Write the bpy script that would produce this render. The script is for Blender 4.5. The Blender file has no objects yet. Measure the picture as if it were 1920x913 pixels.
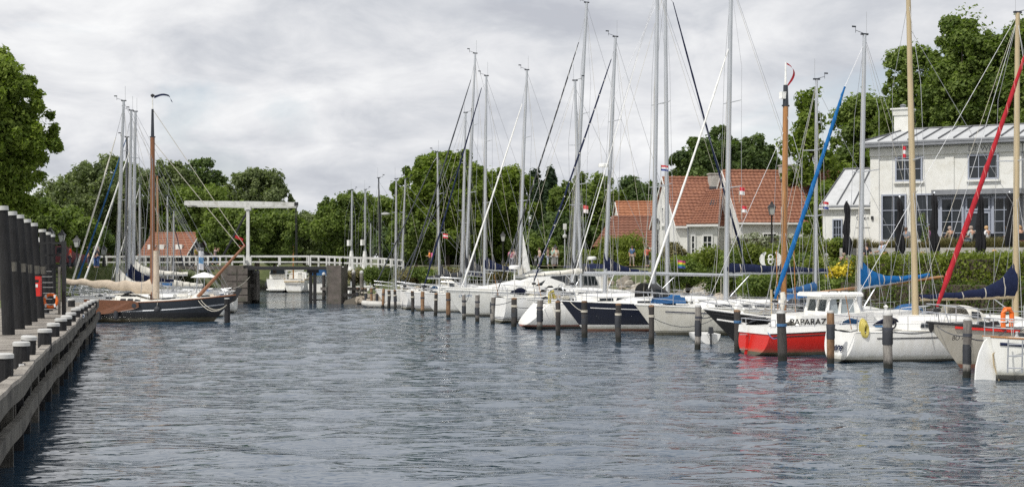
import bpy, math, random
import numpy as np
from mathutils import Vector, Matrix
R = math.radians
# ------------------------------------------------------------------ camera, sky, sun
sc = bpy.context.scene
COL = sc.collection
random.seed(7)
CAMZ, F, HY = 3.8, 2700.0, 486.0          # eye height over the water, focal length and horizon in photo pixels
cam = bpy.data.objects.new('camera', bpy.data.cameras.new('camera'))
COL.objects.link(cam); sc.camera = cam
cam.location = (0, 0, CAMZ); cam.rotation_euler = (R(90), 0, 0)
cam.data.sensor_width = 36; cam.data.lens = F/1920*36
cam.data.shift_y = (HY-456.5)/1920; cam.data.clip_start = .5; cam.data.clip_end = 6000
sc.view_settings.view_transform = 'Standard'; sc.view_settings.look = 'None'
sc.cycles.use_denoising = False
sc.view_settings.exposure = 0; sc.view_settings.gamma = 1
SUN_EL, SUN_AZ = 50, -138                   # degrees; azimuth clockwise from straight ahead
w = bpy.data.worlds.new('World'); sc.world = w; w.use_nodes = True
nt = w.node_tree; nt.nodes.clear(); N = nt.nodes.new; Lk = nt.links.new
def nmath(nt, op, a, b=None, c=None, clamp=False):
    n = nt.nodes.new('ShaderNodeMath'); n.operation = op; n.use_clamp = clamp
    for i, v in enumerate((a, b, c)):
        if v is None: continue
        if isinstance(v, (int, float)): n.inputs[i].default_value = v
        else: nt.links.new(v, n.inputs[i])
    return n.outputs[0]
sky = N('ShaderNodeTexSky'); sky.sky_type = 'NISHITA'; sky.sun_disc = False
sky.sun_elevation = R(SUN_EL); sky.sun_rotation = R(SUN_AZ); sky.altitude = 5
tc = N('ShaderNodeTexCoord'); sp = N('ShaderNodeSeparateXYZ'); Lk(tc.outputs['Generated'], sp.inputs[0])
zz = nmath(nt, 'ADD', nmath(nt, 'MAXIMUM', sp.outputs[2], 0.0), 0.34)
cx = nmath(nt, 'DIVIDE', sp.outputs[0], zz); cy = nmath(nt, 'DIVIDE', sp.outputs[1], zz)
cb = N('ShaderNodeCombineXYZ'); Lk(cx, cb.inputs[0]); Lk(cy, cb.inputs[1])
def noise(nt, vec, scale, detail=5, rough=.55, dist=0, loc=(0, 0, 0)):
    mp = nt.nodes.new('ShaderNodeMapping'); mp.inputs['Location'].default_value = loc; nt.links.new(vec, mp.inputs[0])
    n = nt.nodes.new('ShaderNodeTexNoise'); nt.links.new(mp.outputs[0], n.inputs['Vector'])
    n.inputs['Scale'].default_value = scale; n.inputs['Detail'].default_value = detail
    n.inputs['Roughness'].default_value = rough; n.inputs['Distortion'].default_value = dist
    return n.outputs['Fac']
def ramp(nt, fac, stops, interp='LINEAR'):
    n = nt.nodes.new('ShaderNodeValToRGB'); n.color_ramp.interpolation = interp
    e = n.color_ramp.elements
    while len(e) < len(stops): e.new(.5)
    for i, (p, c) in enumerate(stops):
        e[i].position = p; e[i].color = (*(c if len(c) == 3 else c[:3]), 1)
    nt.links.new(fac, n.inputs[0]); return n.outputs[0]
def mixc(nt, fac, a, b, mode='MIX'):
    n = nt.nodes.new('ShaderNodeMix'); n.data_type = 'RGBA'; n.blend_type = mode
    for s, v in ((0, fac), (6, a), (7, b)):
        if isinstance(v, (int, float)): n.inputs[s].default_value = v
        elif isinstance(v, (tuple, list)): n.inputs[s].default_value = (*v[:3], 1)
        else: nt.links.new(v, n.inputs[s])
    return n.outputs[2]
n1 = noise(nt, cb.outputs[0], 1.7, 8, .52, .25, (3.1, 7.7, 0))
n2 = noise(nt, cb.outputs[0], 6.0, 8, .58, .35, (11, 2, 0))
shade = nmath(nt, 'ADD', nmath(nt, 'MULTIPLY', n1, .60), nmath(nt, 'MULTIPLY', n2, .40))
cloud = ramp(nt, shade, [(.37, (.50, .52, .57)), (.44, (.60, .62, .66)), (.51, (.74, .75, .775)), (.60, (.90, .905, .91))])
gap = ramp(nt, noise(nt, cb.outputs[0], 1.9, 6, .55, .4, (-4, 13, 0)), [(.56, (0, 0, 0)), (.74, (.62, .62, .62))])
bg1 = N('ShaderNodeBackground'); Lk(cloud, bg1.inputs[0]); bg1.inputs[1].default_value = 1.07
bg2 = N('ShaderNodeBackground'); Lk(sky.outputs[0], bg2.inputs[0]); bg2.inputs[1].default_value = .12
mx = N('ShaderNodeMixShader'); Lk(gap, mx.inputs[0]); Lk(bg1.outputs[0], mx.inputs[1]); Lk(bg2.outputs[0], mx.inputs[2])
wo = N('ShaderNodeOutputWorld'); Lk(mx.outputs[0], wo.inputs[0])
sl = bpy.data.lights.new('sun', 'SUN'); sl.energy = 3.3; sl.angle = R(.6); sl.color = (1, .96, .89)
so = bpy.data.objects.new('sun', sl); COL.objects.link(so); so.location = (-40, 40, 80)
_d = Vector((math.sin(R(SUN_AZ))*math.cos(R(SUN_EL)), math.cos(R(SUN_AZ))*math.cos(R(SUN_EL)), math.sin(R(SUN_EL))))
so.rotation_euler = _d.to_track_quat('Z', 'Y').to_euler()
# ------------------------------------------------------------------ helpers
def X_(px, Y): return (px-960)/F*Y
def Z_(py, Y): return CAMZ-(py-HY)/F*Y
def YW(py): return F*CAMZ/(py-HY)          # depth of a point seen on the water surface
_mats = {}
def new_mat(name):
    m = bpy.data.materials.new(name); m.use_nodes = True
    return m, m.node_tree, m.node_tree.nodes['Principled BSDF']
def mat(name, col, rough=.5, var=.15, scale=4, bump=0, bscale=None, metal=0, stretch=(1, 1, 1), dirt=None, spec=.5, coat=0):
    """plain procedural material: base colour varied by object-space noise, optional second 'dirt' colour and bump"""
    if name in _mats: return _mats[name]
    m, t, b = new_mat(name)
    tcn = t.nodes.new('ShaderNodeTexCoord'); mp = t.nodes.new('ShaderNodeMapping'); mp.inputs['Scale'].default_value = stretch
    t.links.new(tcn.outputs['Object'], mp.inputs[0]); v = mp.outputs[0]
    nz = noise(t, v, scale, 6, .6)
    lo = tuple(c*(1-var) for c in col); hi = tuple(min(1, c*(1+var)) for c in col)
    c = ramp(t, nz, [(.3, lo), (.7, hi)])
    if dirt:
        f = ramp(t, noise(t, v, scale*.6, 8, .7, .5, (5, 5, 5)), [(.5, (0, 0, 0)), (.68, (1, 1, 1))])
        c = mixc(t, f, c, dirt)
    t.links.new(c, b.inputs['Base Color'])
    b.inputs['Roughness'].default_value = rough; b.inputs['Metallic'].default_value = metal
    b.inputs['Specular IOR Level'].default_value = spec
    if coat: b.inputs['Coat Weight'].default_value = coat
    if bump:
        bn = t.nodes.new('ShaderNodeBump'); bn.inputs['Strength'].default_value = bump; bn.inputs['Distance'].default_value = .05
        t.links.new(noise(t, v, bscale or scale*4, 6, .6), bn.inputs['Height']); t.links.new(bn.outputs[0], b.inputs['Normal'])
    _mats[name] = m; return m
def hull_mat(name, bands, rough=.3):
    """paint in bands by height over the waterline: [(z_from, colour), ...]"""
    if name in _mats: return _mats[name]
    m, t, b = new_mat(name)
    tcn = t.nodes.new('ShaderNodeTexCoord'); s = t.nodes.new('ShaderNodeSeparateXYZ'); t.links.new(tcn.outputs['Object'], s.inputs[0])
    fac = nmath(t, 'MULTIPLY_ADD', s.outputs[2], .4, .3)
    stops = [(max(0, (z*.4+.3)), c) for z, c in bands]
    c = ramp(t, fac, stops, 'CONSTANT')
    mp = t.nodes.new('ShaderNodeMapping'); mp.inputs['Scale'].default_value = (1.6, 1, .35); t.links.new(tcn.outputs['Object'], mp.inputs[0])
    g = ramp(t, noise(t, mp.outputs[0], 3, 8, .65), [(.35, (.90, .89, .86)), (.6, (1, 1, 1))])
    c = mixc(t, 1.0, c, g, 'MULTIPLY')
    sc_ = nmath(t, 'ADD', s.outputs[2], nmath(t, 'MULTIPLY', noise(t, tcn.outputs['Object'], 2.5, 6, .7), -.34))
    c = mixc(t, ramp(t, nmath(t, 'MULTIPLY_ADD', sc_, 1, .5), [(.50, (.55, .55, .55)), (.62, (0, 0, 0))]), c, (.16, .15, .09))
    t.links.new(c, b.inputs['Base Color']); b.inputs['Roughness'].default_value = rough
    _mats[name] = m; return m
def obj_from(name, verts, faces, m, parent=None, smooth=True, angle=38):
    me = bpy.data.meshes.new(name); me.from_pydata(verts, [], faces); me.update()
    if m: me.materials.append(m)
    if smooth:
        me.polygons.foreach_set('use_smooth', [True]*len(me.polygons)); me.set_sharp_from_angle(angle=R(angle))
    o = bpy.data.objects.new(name, me); COL.objects.link(o)
    if parent: o.parent = parent
    return o
def tag(o, label=None, cat=None, group=None, kind=None):
    for k, v in (('label', label), ('category', cat), ('group', group), ('kind', kind)):
        if v: o[k] = v
    return o
def empty(name, loc, rz=0, label=None, cat=None, group=None):
    o = bpy.data.objects.new(name, None); COL.objects.link(o); o.location = loc; o.rotation_euler = (0, 0, rz)
    o.empty_display_size = .2
    return tag(o, label, cat, group)
def copy_tree(o, parent=None):
    c = o.copy(); COL.objects.link(c); c.parent = parent
    for ch in list(o.children): copy_tree(ch, c)
    return c
class MB:
    def __init__(s): s.v = []; s.f = []
    def add(s, vs, fs):
        n = len(s.v); s.v += [tuple(v) for v in vs]; s.f += [tuple(i+n for i in f) for f in fs]; return s
    def box(s, c, d, rz=0, taper=1, rx=0):
        a, b, h = d[0]/2, d[1]/2, d[2]/2; M = Matrix.Translation(c) @ Matrix.Rotation(rz, 4, 'Z') @ Matrix.Rotation(rx, 4, 'X')
        vs = [M @ Vector((x*(taper if z > 0 else 1), y*(taper if z > 0 else 1), z)) for z in (-h, h) for x, y in ((-a, -b), (a, -b), (a, b), (-a, b))]
        return s.add(vs, [(3, 2, 1, 0), (4, 5, 6, 7), (0, 1, 5, 4), (1, 2, 6, 5), (2, 3, 7, 6), (3, 0, 4, 7)])
    def tube(s, pts, r, n=6, cap=True, flat=1.0):
        pts = [Vector(p) for p in pts]; k = len(pts)
        rr = r if isinstance(r, (list, tuple)) else [r]*k
        rings = []
        for i, p in enumerate(pts):
            t = (pts[min(i+1, k-1)]-pts[max(i-1, 0)])
            t = t.normalized() if t.length > 1e-9 else Vector((0, 0, 1))
            u = t.cross(Vector((0, 0, 1)) if abs(t.z) < .9 else Vector((0, 1, 0))).normalized(); v = t.cross(u)
            rings.append([p + (u*math.cos(2*math.pi*j/n)*flat + v*math.sin(2*math.pi*j/n))*rr[i] for j in range(n)])
        return s.loft(rings, cap, cap)
    def loft(s, rings, c0=True, c1=True, closed=True):
        n = len(rings[0]); vs = [p for r in rings for p in r]; fs = []
        for i in range(len(rings)-1):
            for j in range(n if closed else n-1):
                a = i*n+j; b = i*n+(j+1) % n; fs.append((a, b, b+n, a+n))
        if c0: fs.append(tuple(range(n))[::-1])
        if c1: fs.append(tuple((len(rings)-1)*n+j for j in range(n)))
        return s.add(vs, fs)
    def lathe(s, c, prof, n=12, ax='Z'):
        rings = []
        for r, z in prof:
            rg = []
            for j in range(n):
                a = 2*math.pi*j/n; x, y = r*math.cos(a), r*math.sin(a)
                rg.append((c[0]+x, c[1]+y, c[2]+z) if ax == 'Z' else (c[0]+x, c[1]+z, c[2]+y) if ax == 'Y' else (c[0]+z, c[1]+x, c[2]+y))
            rings.append(rg)
        return s.loft(rings)
    def prism(s, poly, z0, z1):
        n = len(poly); vs = [(x, y, z0) for x, y in poly]+[(x, y, z1) for x, y in poly]
        return s.add(vs, [tuple(range(n))[::-1], tuple(range(n, 2*n))]+[(i, (i+1) % n, n+(i+1) % n, n+i) for i in range(n)])
    def slab(s, poly, t):
        """3-D polygon given thickness vector t"""
        n = len(poly); t = Vector(t); vs = [Vector(p) for p in poly]+[Vector(p)+t for p in poly]
        return s.add(vs, [tuple(range(n))[::-1], tuple(range(n, 2*n))]+[(i, (i+1) % n, n+(i+1) % n, n+i) for i in range(n)])
    def torus(s, c, R0, r, ax='Y', n=20, m=8, sy=1.0):
        pts = []
        rings = []
        for i in range(n+1):
            a = 2*math.pi*i/n; rg = []
            for j in range(m):
                b = 2*math.pi*j/m; q = R0+r*math.cos(b); x, z, y = q*math.cos(a), q*math.sin(a)*sy, r*math.sin(b)
                rg.append((c[0]+x, c[1]+y, c[2]+z) if ax == 'Y' else (c[0]+y, c[1]+x, c[2]+z) if ax == 'X' else (c[0]+x, c[1]+z, c[2]+y))
            rings.append(rg)
        return s.loft(rings, False, False)
    def build(s, name, m, parent=None, smooth=True, angle=38, **kw):
        o = obj_from(name, s.v, s.f, m, parent, smooth, angle); tag(o, **kw); return o
def np_quads(name, V, m, parent=None, rnd=None, nv=None):
    nv = nv or V.shape[1]
    n = V.shape[0]; me = bpy.data.meshes.new(name)
    me.vertices.add(n*nv); me.vertices.foreach_set('co', V.astype(np.float32).ravel())
    me.loops.add(n*nv); me.loops.foreach_set('vertex_index', np.arange(n*nv, dtype=np.int32))
    me.polygons.add(n); me.polygons.foreach_set('loop_start', np.arange(0, n*nv, nv, dtype=np.int32))
    me.update(calc_edges=True)
    if rnd is not None:
        at = me.attributes.new('tone', 'FLOAT', 'FACE'); at.data.foreach_set('value', rnd.astype(np.float32))
    me.materials.append(m); o = bpy.data.objects.new(name, me); COL.objects.link(o)
    if parent: o.parent = parent
    return o
# ------------------------------------------------------------------ materials
M = {}
M['white'] = mat('white_gelcoat', (.82, .82, .80), .28, .05, 2, dirt=(.70, .68, .62))
M['deck'] = mat('pale_deck', (.70, .69, .64), .55, .08, 6)
M['teak'] = mat('teak_deck', (.36, .25, .15), .7, .2, 8, stretch=(1, 12, 1))
M['alu'] = mat('mast_alloy', (.52, .54, .57), .38, .10, 3, metal=.55, stretch=(1, 1, .2))
M['alud'] = mat('dark_mast', (.03, .035, .045), .4, .2, 3)
M['tan'] = mat('tan_mast', (.46, .37, .23), .5, .12, 3, stretch=(1, 1, .2))
M['varnish'] = mat('varnished_wood', (.36, .165, .05), .3, .3, 5, stretch=(4, 4, .4), coat=.4)
M['brown'] = mat('brown_stained_wood', (.15, .062, .032), .4, .3, 5, stretch=(1, 4, 4))
M['brown2'] = mat('dark_varnished_spar', (.22, .095, .045), .4, .3, 5, stretch=(4, 4, .4))
M['steel'] = mat('stainless', (.62, .63, .65), .28, .05, 3, metal=.8)
M['wire'] = mat('rigging_wire', (.33, .34, .36), .45, .1, 3, metal=.3)
M['rope'] = mat('pale_rope', (.50, .47, .40), .85, .2, 20)
M['roped'] = mat('dark_rope', (.05, .055, .07), .8, .2, 20)
M['ropeb'] = mat('blue_rope', (.05, .14, .28), .8, .2, 20)
M['glass'] = mat('dark_glass', (.02, .025, .03), .08, .1, 2)
M['black'] = mat('black_paint', (.018, .018, .02), .5, .25, 5)
M['rubber'] = mat('rubber', (.03, .033, .04), .65, .2, 5)
def cloth(name, col): return mat(name, col, .85, .18, 3, bump=.5, bscale=9, spec=.2)
M['navy'] = cloth('navy_canvas', (.012, .018, .052)); M['blue'] = cloth('bright_blue_canvas', (.010, .11, .31))
M['mid'] = cloth('mid_blue_canvas', (.03, .10, .24)); M['char'] = cloth('charcoal_canvas', (.045, .048, .055))
M['cream'] = cloth('cream_canvas', (.66, .64, .58)); M['beige'] = cloth('beige_canvas', (.52, .44, .35))
M['wrapb'] = cloth('light_blue_lashing', (.05, .19, .42)); M['wrapr'] = cloth('light_red_lashing', (.55, .16, .15))
M['redc'] = cloth('red_canvas', (.36, .02, .03)); M['sail'] = cloth('white_sail', (.80, .80, .78))
M['orange'] = mat('lifebuoy_orange', (.80, .16, .02), .5, .1, 5)
M['red'] = mat('signal_red', (.60, .025, .02), .4, .1, 4)
M['yellow'] = mat('yellow_plastic', (.50, .42, .10), .6, .15, 6)
def wood(name, c1, c2, wet=True):
    if name in _mats: return _mats[name]
    m, t, b = new_mat(name); g = t.nodes.new('ShaderNodeNewGeometry')
    mp = t.nodes.new('ShaderNodeMapping'); mp.inputs['Scale'].default_value = (9, 9, .9); t.links.new(g.outputs['Position'], mp.inputs[0])
    n = noise(t, mp.outputs[0], 2.2, 9, .7, .8)
    c = ramp(t, n, [(.3, c1), (.5, c2), (.72, tuple(x*1.35 for x in c2))])
    n2 = noise(t, g.outputs['Position'], 1.1, 4, .6)
    c = mixc(t, ramp(t, n2, [(.45, (0, 0, 0)), (.65, (.7, .7, .7))]), c, tuple(x*.8 for x in c1))
    if wet:
        s = t.nodes.new('ShaderNodeSeparateXYZ'); t.links.new(g.outputs['Position'], s.inputs[0])
        f = ramp(t, nmath(t, 'MULTIPLY_ADD', n, .25, s.outputs[2]), [(.30, (1, 1, 1)), (.48, (0, 0, 0))])
        c = mixc(t, f, c, (.012, .013, .01))
    t.links.new(c, b.inputs['Base Color']); b.inputs['Roughness'].default_value = .85
    bn = t.nodes.new('ShaderNodeBump'); bn.inputs['Strength'].default_value = .9; bn.inputs['Distance'].default_value = .04
    t.links.new(n, bn.inputs['Height']); t.links.new(bn.outputs[0], b.inputs['Normal'])
    _mats[name] = m; return m
M['pgrey'] = wood('weathered_grey_pile', (.09, .08, .075), (.24, .225, .205))
M['pdark'] = wood('tarred_pile', (.014, .013, .013), (.05, .045, .042))
M['pbrown'] = wood('brown_pile', (.09, .045, .02), (.26, .155, .085))
M['quay'] = wood('weathered_quay_timber', (.014, .013, .012), (.125, .118, .102), False)
M['planks'] = wood('sun_bleached_planks', (.13, .115, .10), (.36, .33, .29), False)
M['tar'] = wood('tarred_timber', (.006, .006, .007), (.016, .016, .018), False)
M['cap'] = mat('white_pile_cap', (.50, .50, .49), .6, .15, 5, dirt=(.42, .42, .38))
def leaf_mat(name, dark, light, trans=.45):
    if name in _mats: return _mats[name]
    m, t, b = new_mat(name); a = t.nodes.new('ShaderNodeAttribute'); a.attribute_name = 'tone'
    g = t.nodes.new('ShaderNodeNewGeometry')
    n = noise(t, g.outputs['Position'], .45, 4, .6)
    f = nmath(t, 'ADD', nmath(t, 'MULTIPLY', a.outputs['Fac'], .55), nmath(t, 'MULTIPLY', n, .45))
    c = ramp(t, f, [(.2, dark), (.8, light)])
    t.links.new(c, b.inputs['Base Color']); b.inputs['Roughness'].default_value = .62; b.inputs['Specular IOR Level'].default_value = .3
    tr = t.nodes.new('ShaderNodeBsdfTranslucent'); t.links.new(mixc(t, 1, c, (1.0, 1.15, .45), 'MULTIPLY'), tr.inputs[0])
    mx = t.nodes.new('ShaderNodeMixShader'); mx.inputs[0].default_value = trans
    out = t.nodes['Material Output']; t.links.new(b.outputs[0], mx.inputs[1]); t.links.new(tr.outputs[0], mx.inputs[2]); t.links.new(mx.outputs[0], out.inputs[0])
    _mats[name] = m; return m
LF = {'bright': leaf_mat('bright_leaves', (.075, .125, .018), (.25, .32, .055)),
      'mid': leaf_mat('mid_leaves', (.07, .115, .026), (.25, .32, .075)),
      'dark': leaf_mat('dark_leaves', (.05, .085, .03), (.18, .245, .08)),
      'willow': leaf_mat('willow_leaves', (.085, .115, .05), (.26, .31, .135)),
      'poplar': leaf_mat('poplar_leaves', (.024, .046, .026), (.07, .11, .055)),
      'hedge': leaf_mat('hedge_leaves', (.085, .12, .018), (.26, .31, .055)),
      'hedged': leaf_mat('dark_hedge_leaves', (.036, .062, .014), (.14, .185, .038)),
      'straw': leaf_mat('dry_grass', (.10, .10, .04), (.30, .26, .12), .2),
      'grass': leaf_mat('grass_blades', (.05, .08, .02), (.18, .22, .07), .2),
      'flower': leaf_mat('yellow_blossom', (.55, .42, .02), (.85, .70, .08), .2),
      'white_flower': leaf_mat('pale_blossom', (.14, .17, .08), (.42, .44, .33), .2)}
M['bark'] = mat('bark', (.07, .055, .04), .9, .3, 6, bump=.6)
RNG = np.random.default_rng(5)
def leaves(centers, radii, n, size, flat=1.0, shell=.55, up=.35):
    """leaf quads spread through overlapping clumps"""
    C = np.array(centers); Rr = np.array(radii)
    if Rr.ndim == 1: Rr = np.repeat(Rr[:, None], 3, 1)
    wgt = (Rr[:, 0]*Rr[:, 2]); idx = RNG.choice(len(C), n, p=wgt/wgt.sum())
    d = RNG.normal(size=(n, 3)); d /= np.linalg.norm(d, axis=1)[:, None]
    rad = shell+(1.0-shell)*RNG.random(n)**.8+np.minimum(np.abs(RNG.normal(size=n)), 1.6)*.26
    P = C[idx]+d*Rr[idx]*rad[:, None]
    nrm = d*.75+RNG.normal(size=(n, 3))*.55+np.array([0, 0, up]); nrm /= np.linalg.norm(nrm, axis=1)[:, None]
    a = np.cross(nrm, RNG.normal(size=(n, 3))); a /= np.linalg.norm(a, axis=1)[:, None]; b = np.cross(nrm, a)
    s = size*(.55+.9*RNG.random(n))[:, None]
    V = np.stack([P-a*s*.6-b*s*.38, P+a*s*.7, P-a*s*.25+b*s*.62], 1)
    tone = np.clip(.5+.22*RNG.normal(size=n)+.16*RNG.normal(size=len(C))[idx], 0, 1)
    return V, tone
def tree(name, label, X, Y, zb, rx, rz_top, kind='mid', n=16000, leaf=.3, trunk_h=None, ry=None, form='round', clumps=46, group=None, seed=0, cr=.26, low=0.0):
    """X,Y base; zb ground; rx crown half width; rz_top height of crown top over ground"""
    rg = np.random.default_rng(seed+17)
    root = empty(name, (X, Y, zb), 0, label, 'tree', group)
    H = rz_top; th = trunk_h if trunk_h is not None else H*.28; ry = ry or rx
    cz0 = th*(1-low); cc = (H+cz0)/2; rzz = (H-cz0)/2
    C = []; RR = []
    for i in range(clumps):
        for _ in range(50):
            d = rg.normal(size=3); d /= np.linalg.norm(d); q = rg.random()**.38*.86
            p = d*q
            if form == 'cone' and abs(p[0])+abs(p[1]) > .9*(1-.8*max(p[2], 0)): continue
            break
        C.append((p[0]*rx, p[1]*ry, cc+p[2]*rzz))
        r = cr*(rx*.6+rzz*.4)*(.45+.75*rg.random())
        if form == 'poplar': r = rx*.5*(.7+.5*rg.random()); RR.append((r, r, r*1.7))
        else: RR.append((r, r, r*.72))
    for i in range(clumps):                        # small outer sprigs break the outline
        d = rg.normal(size=3); d /= np.linalg.norm(d); d[2] = abs(d[2])*.9-.15
        q = .92+.14*rg.random(); C.append((d[0]*rx*q, d[1]*ry*q, cc+d[2]*rzz*q)); r = cr*.38*rx*(.6+.7*rg.random()); RR.append((r, r, r*1.2))
    C.append((0, 0, cc)); RR.append((rx*.62, ry*.62, rzz*.62)) if form != 'poplar' else RR.append((rx*.5, rx*.5, rzz*.6))
    V, tone = leaves(C, RR, int(n*2.0), leaf*.76, shell=.25)
    pc = V.mean(1); hi = np.percentile(pc[:, 2], 99.7); lo = np.percentile(pc[:, 2], .5); ex = np.percentile(np.abs(pc[:, 0]), 98.5)
    fz = (H-lo)/(hi-lo); fx = rx/ex
    V[:, :, 2] = lo+(V[:, :, 2]-lo)*1.0+((fz-1)*(pc[:, 2]-lo))[:, None]; V[:, :, 0] += ((fx-1)*pc[:, 0])[:, None]; C = [(c[0]*fx, c[1], lo+(c[2]-lo)*fz) for c in C]
    tk = MB(); top = Vector((0, 0, th+rzz*.7)); r0 = max(.12, H*.022)
    pts = [Vector((rg.normal()*.04*H*(k/5)*.6, rg.normal()*.02*H, th*1.5*k/5)) if k else Vector((0, 0, -.4)) for k in range(6)]
    pts.append(top); tk.tube(pts, [r0*1.5, r0*1.05, r0*.9, r0*.8, r0*.65, r0*.5, r0*.15], 8)
    for k in range(min(14, clumps)):
        e = Vector(C[(k*3) % clumps]); s = Vector(pts[2+(k % 4)]); mid = s.lerp(e, .5)+Vector((0, 0, H*.03))
        tk.tube([s, mid, e], [r0*.45, r0*.28, r0*.08], 5)
    tk.build('trunk', M['bark'], root)
    np_quads('crown', V, LF[kind], root, tone)
    return root
def person(loc, rz, label, shirt, trousers, hair=(.12, .08, .05), pose='stand', group=None, skin=(.55, .32, .22), arm='down', h=1.72, hat=None, bag=None):
    """one continuous skinned body; shirt, trousers and hair as children. Local +x is the way the person faces."""
    root = empty('person', loc, rz, label, 'person', group); k = h/1.72; root.scale = (k, k, k)
    sit = pose == 'sit'; hz = .50 if sit else .92; ln = .04 if pose != 'lean' else .22
    J = {'hip': (0, 0, hz), 'wst': (ln*.3-(.04 if sit else 0), 0, hz+.20), 'chs': (ln*.7-(.05 if sit else 0), 0, hz+.40), 'nck': (ln-.02, 0, hz+.56), 'chn': (ln+.02, 0, hz+.63), 'hd': (ln+.035, 0, hz+.71), 'top': (ln+.02, 0, hz+.79)}
    for s, n in ((1, 'l'), (-1, 'r')):
        J['sh'+n] = (ln*.8-(.04 if sit else 0), s*.19, hz+.50)
        if sit: J['kn'+n] = (.43, s*.13, .50); J['an'+n] = (.50+.05*s, s*.12, .09); J['to'+n] = (.66+.05*s, s*.13, .04); J['th'+n] = (.05, s*.10, hz)
        elif pose == 'walk': J['kn'+n] = (.16*s+.04, s*.09, .49); J['an'+n] = (.26*s-.06, s*.09, .08+(.05 if s < 0 else 0)); J['to'+n] = (.26*s+.12, s*.10, .03); J['th'+n] = (.03*s, s*.10, hz-.06)
        else: J['kn'+n] = (.02, s*.10, .49); J['an'+n] = (-.02, s*.11, .08); J['to'+n] = (.14, s*.13, .03); J['th'+n] = (0, s*.10, hz-.06)
        ax = arm if not isinstance(arm, tuple) else arm[0 if s > 0 else 1]
        sx, sy, sz = J['sh'+n]
        if ax == 'down': J['el'+n] = (sx-.04, s*.25, sz-.27); J['wr'+n] = (sx+.05, s*.25, sz-.50); J['ha'+n] = (sx+.09, s*.24, sz-.62)
        elif ax == 'fwd': J['el'+n] = (sx+.06, s*.25, sz-.25); J['wr'+n] = (sx+.28, s*.20, sz-.30); J['ha'+n] = (sx+.38, s*.17, sz-.29)
        elif ax == 'up': J['el'+n] = (sx+.22, s*.24, sz-.08); J['wr'+n] = (sx+.34, s*.16, sz+.14); J['ha'+n] = (sx+.36, s*.10, sz+.23)
        elif ax == 'out': J['el'+n] = (sx+.02, s*.42, sz+.10); J['wr'+n] = (sx+.04, s*.60, sz+.26); J['ha'+n] = (sx+.05, s*.68, sz+.33)
    def skinned(name, chains, rad, m):
        ids = {}; vs = []; es = []; rs = []
        for ch in chains:
            pr = None
            for j in ch:
                if j not in ids: ids[j] = len(vs); vs.append(J[j]); rs.append(rad[j[:2] if j[:-1] in ('sh', 'el', 'wr', 'ha', 'kn', 'an', 'to', 'th') else j])
                if pr is not None: es.append((ids[pr], ids[j]))
                pr = j
        me = bpy.data.meshes.new(name); me.from_pydata(vs, es, []); o = bpy.data.objects.new(name, me); COL.objects.link(o); o.parent = root
        me.materials.append(m); mo = o.modifiers.new('skin', 'SKIN')
        for i, r in enumerate(rs): me.skin_vertices[0].data[i].radius = r if isinstance(r, tuple) else (r, r); me.skin_vertices[0].data[i].use_root = (i == 0)
        mo.use_smooth_shade = True; o.modifiers.new('sub', 'SUBSURF').levels = 1; o.modifiers['sub'].render_levels = 1
        return o
    legs = [['hip', 'th'+n, 'kn'+n, 'an'+n, 'to'+n] for n in 'lr']; arms = [['chs', 'sh'+n, 'el'+n, 'wr'+n, 'ha'+n] for n in 'lr']
    rad = dict(hip=(.14, .11), wst=(.12, .09), chs=(.15, .10), nck=.055, chn=.07, hd=(.088, .10), top=.06, sh=.062, el=.043, wr=.03, ha=.035, th=.085, kn=.058, an=.04, to=.035)
    sk = mat('skin_%d' % int(skin[0]*100), skin, .55, .06, 6)
    skinned('body', [['hip', 'wst', 'chs', 'nck', 'chn', 'hd', 'top']]+legs+arms, rad, sk)
    big = {a: (tuple(x+.022 for x in b) if isinstance(b, tuple) else b+.02) for a, b in rad.items()}
    ms = mat('shirt_%02d%02d%02d' % tuple(int(c*99) for c in shirt), shirt, .85, .15, 8); mt = mat('trousers_%02d%02d%02d' % tuple(int(c*99) for c in trousers), trousers, .85, .15, 8)
    skinned('shirt', [['hip', 'wst', 'chs']]+[['chs', 'sh'+n, 'el'+n] for n in 'lr'], big, ms)
    skinned('trousers', [['hip', 'th'+n, 'kn'+n, 'an'+n] for n in 'lr'], dict(big, hip=(.155, .125)), mt)
    hx, _, hzv = J['hd']; hb = MB(); hb.lathe((hx-.025, 0, hzv-.03), [(.085, -.06), (.115, .02), (.105, .08), (.06, .125), (.01, .135)], 10)
    hb.build('hair', mat('hair_%02d' % int(hair[0]*99), hair, .8, .2, 20), root)
    if hat: b = MB(); b.lathe((hx, 0, hzv+.05), [(.16, 0), (.11, .02), (.10, .09), (.02, .11)], 12); b.build('hat', mat('hat_%02d' % int(hat[0]*99), hat, .8), root)
    if bag: b = MB(); b.box((-.20, 0, hz+.32), (.16, .30, .42), taper=.85); b.build('backpack', mat('bag_%02d' % int(bag[0]*99), bag, .7), root)
    return root
def text_mesh(name, s, size, m, parent, M4, bold=0.0, ext=.004, shear=0, sx=1):
    cu = bpy.data.curves.new(name, 'FONT'); cu.body = s; cu.size = size; cu.extrude = ext; cu.offset = bold; cu.shear = shear
    t = bpy.data.objects.new(name, cu); COL.objects.link(t)
    dg = bpy.context.evaluated_depsgraph_get(); me = bpy.data.meshes.new_from_object(t.evaluated_get(dg))
    bpy.data.objects.remove(t); me.transform(Matrix.Diagonal((sx, 1, 1, 1))); me.transform(M4)
    me.materials.clear(); me.materials.append(m); o = bpy.data.objects.new(name, me); COL.objects.link(o); o.parent = parent; return o
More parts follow.
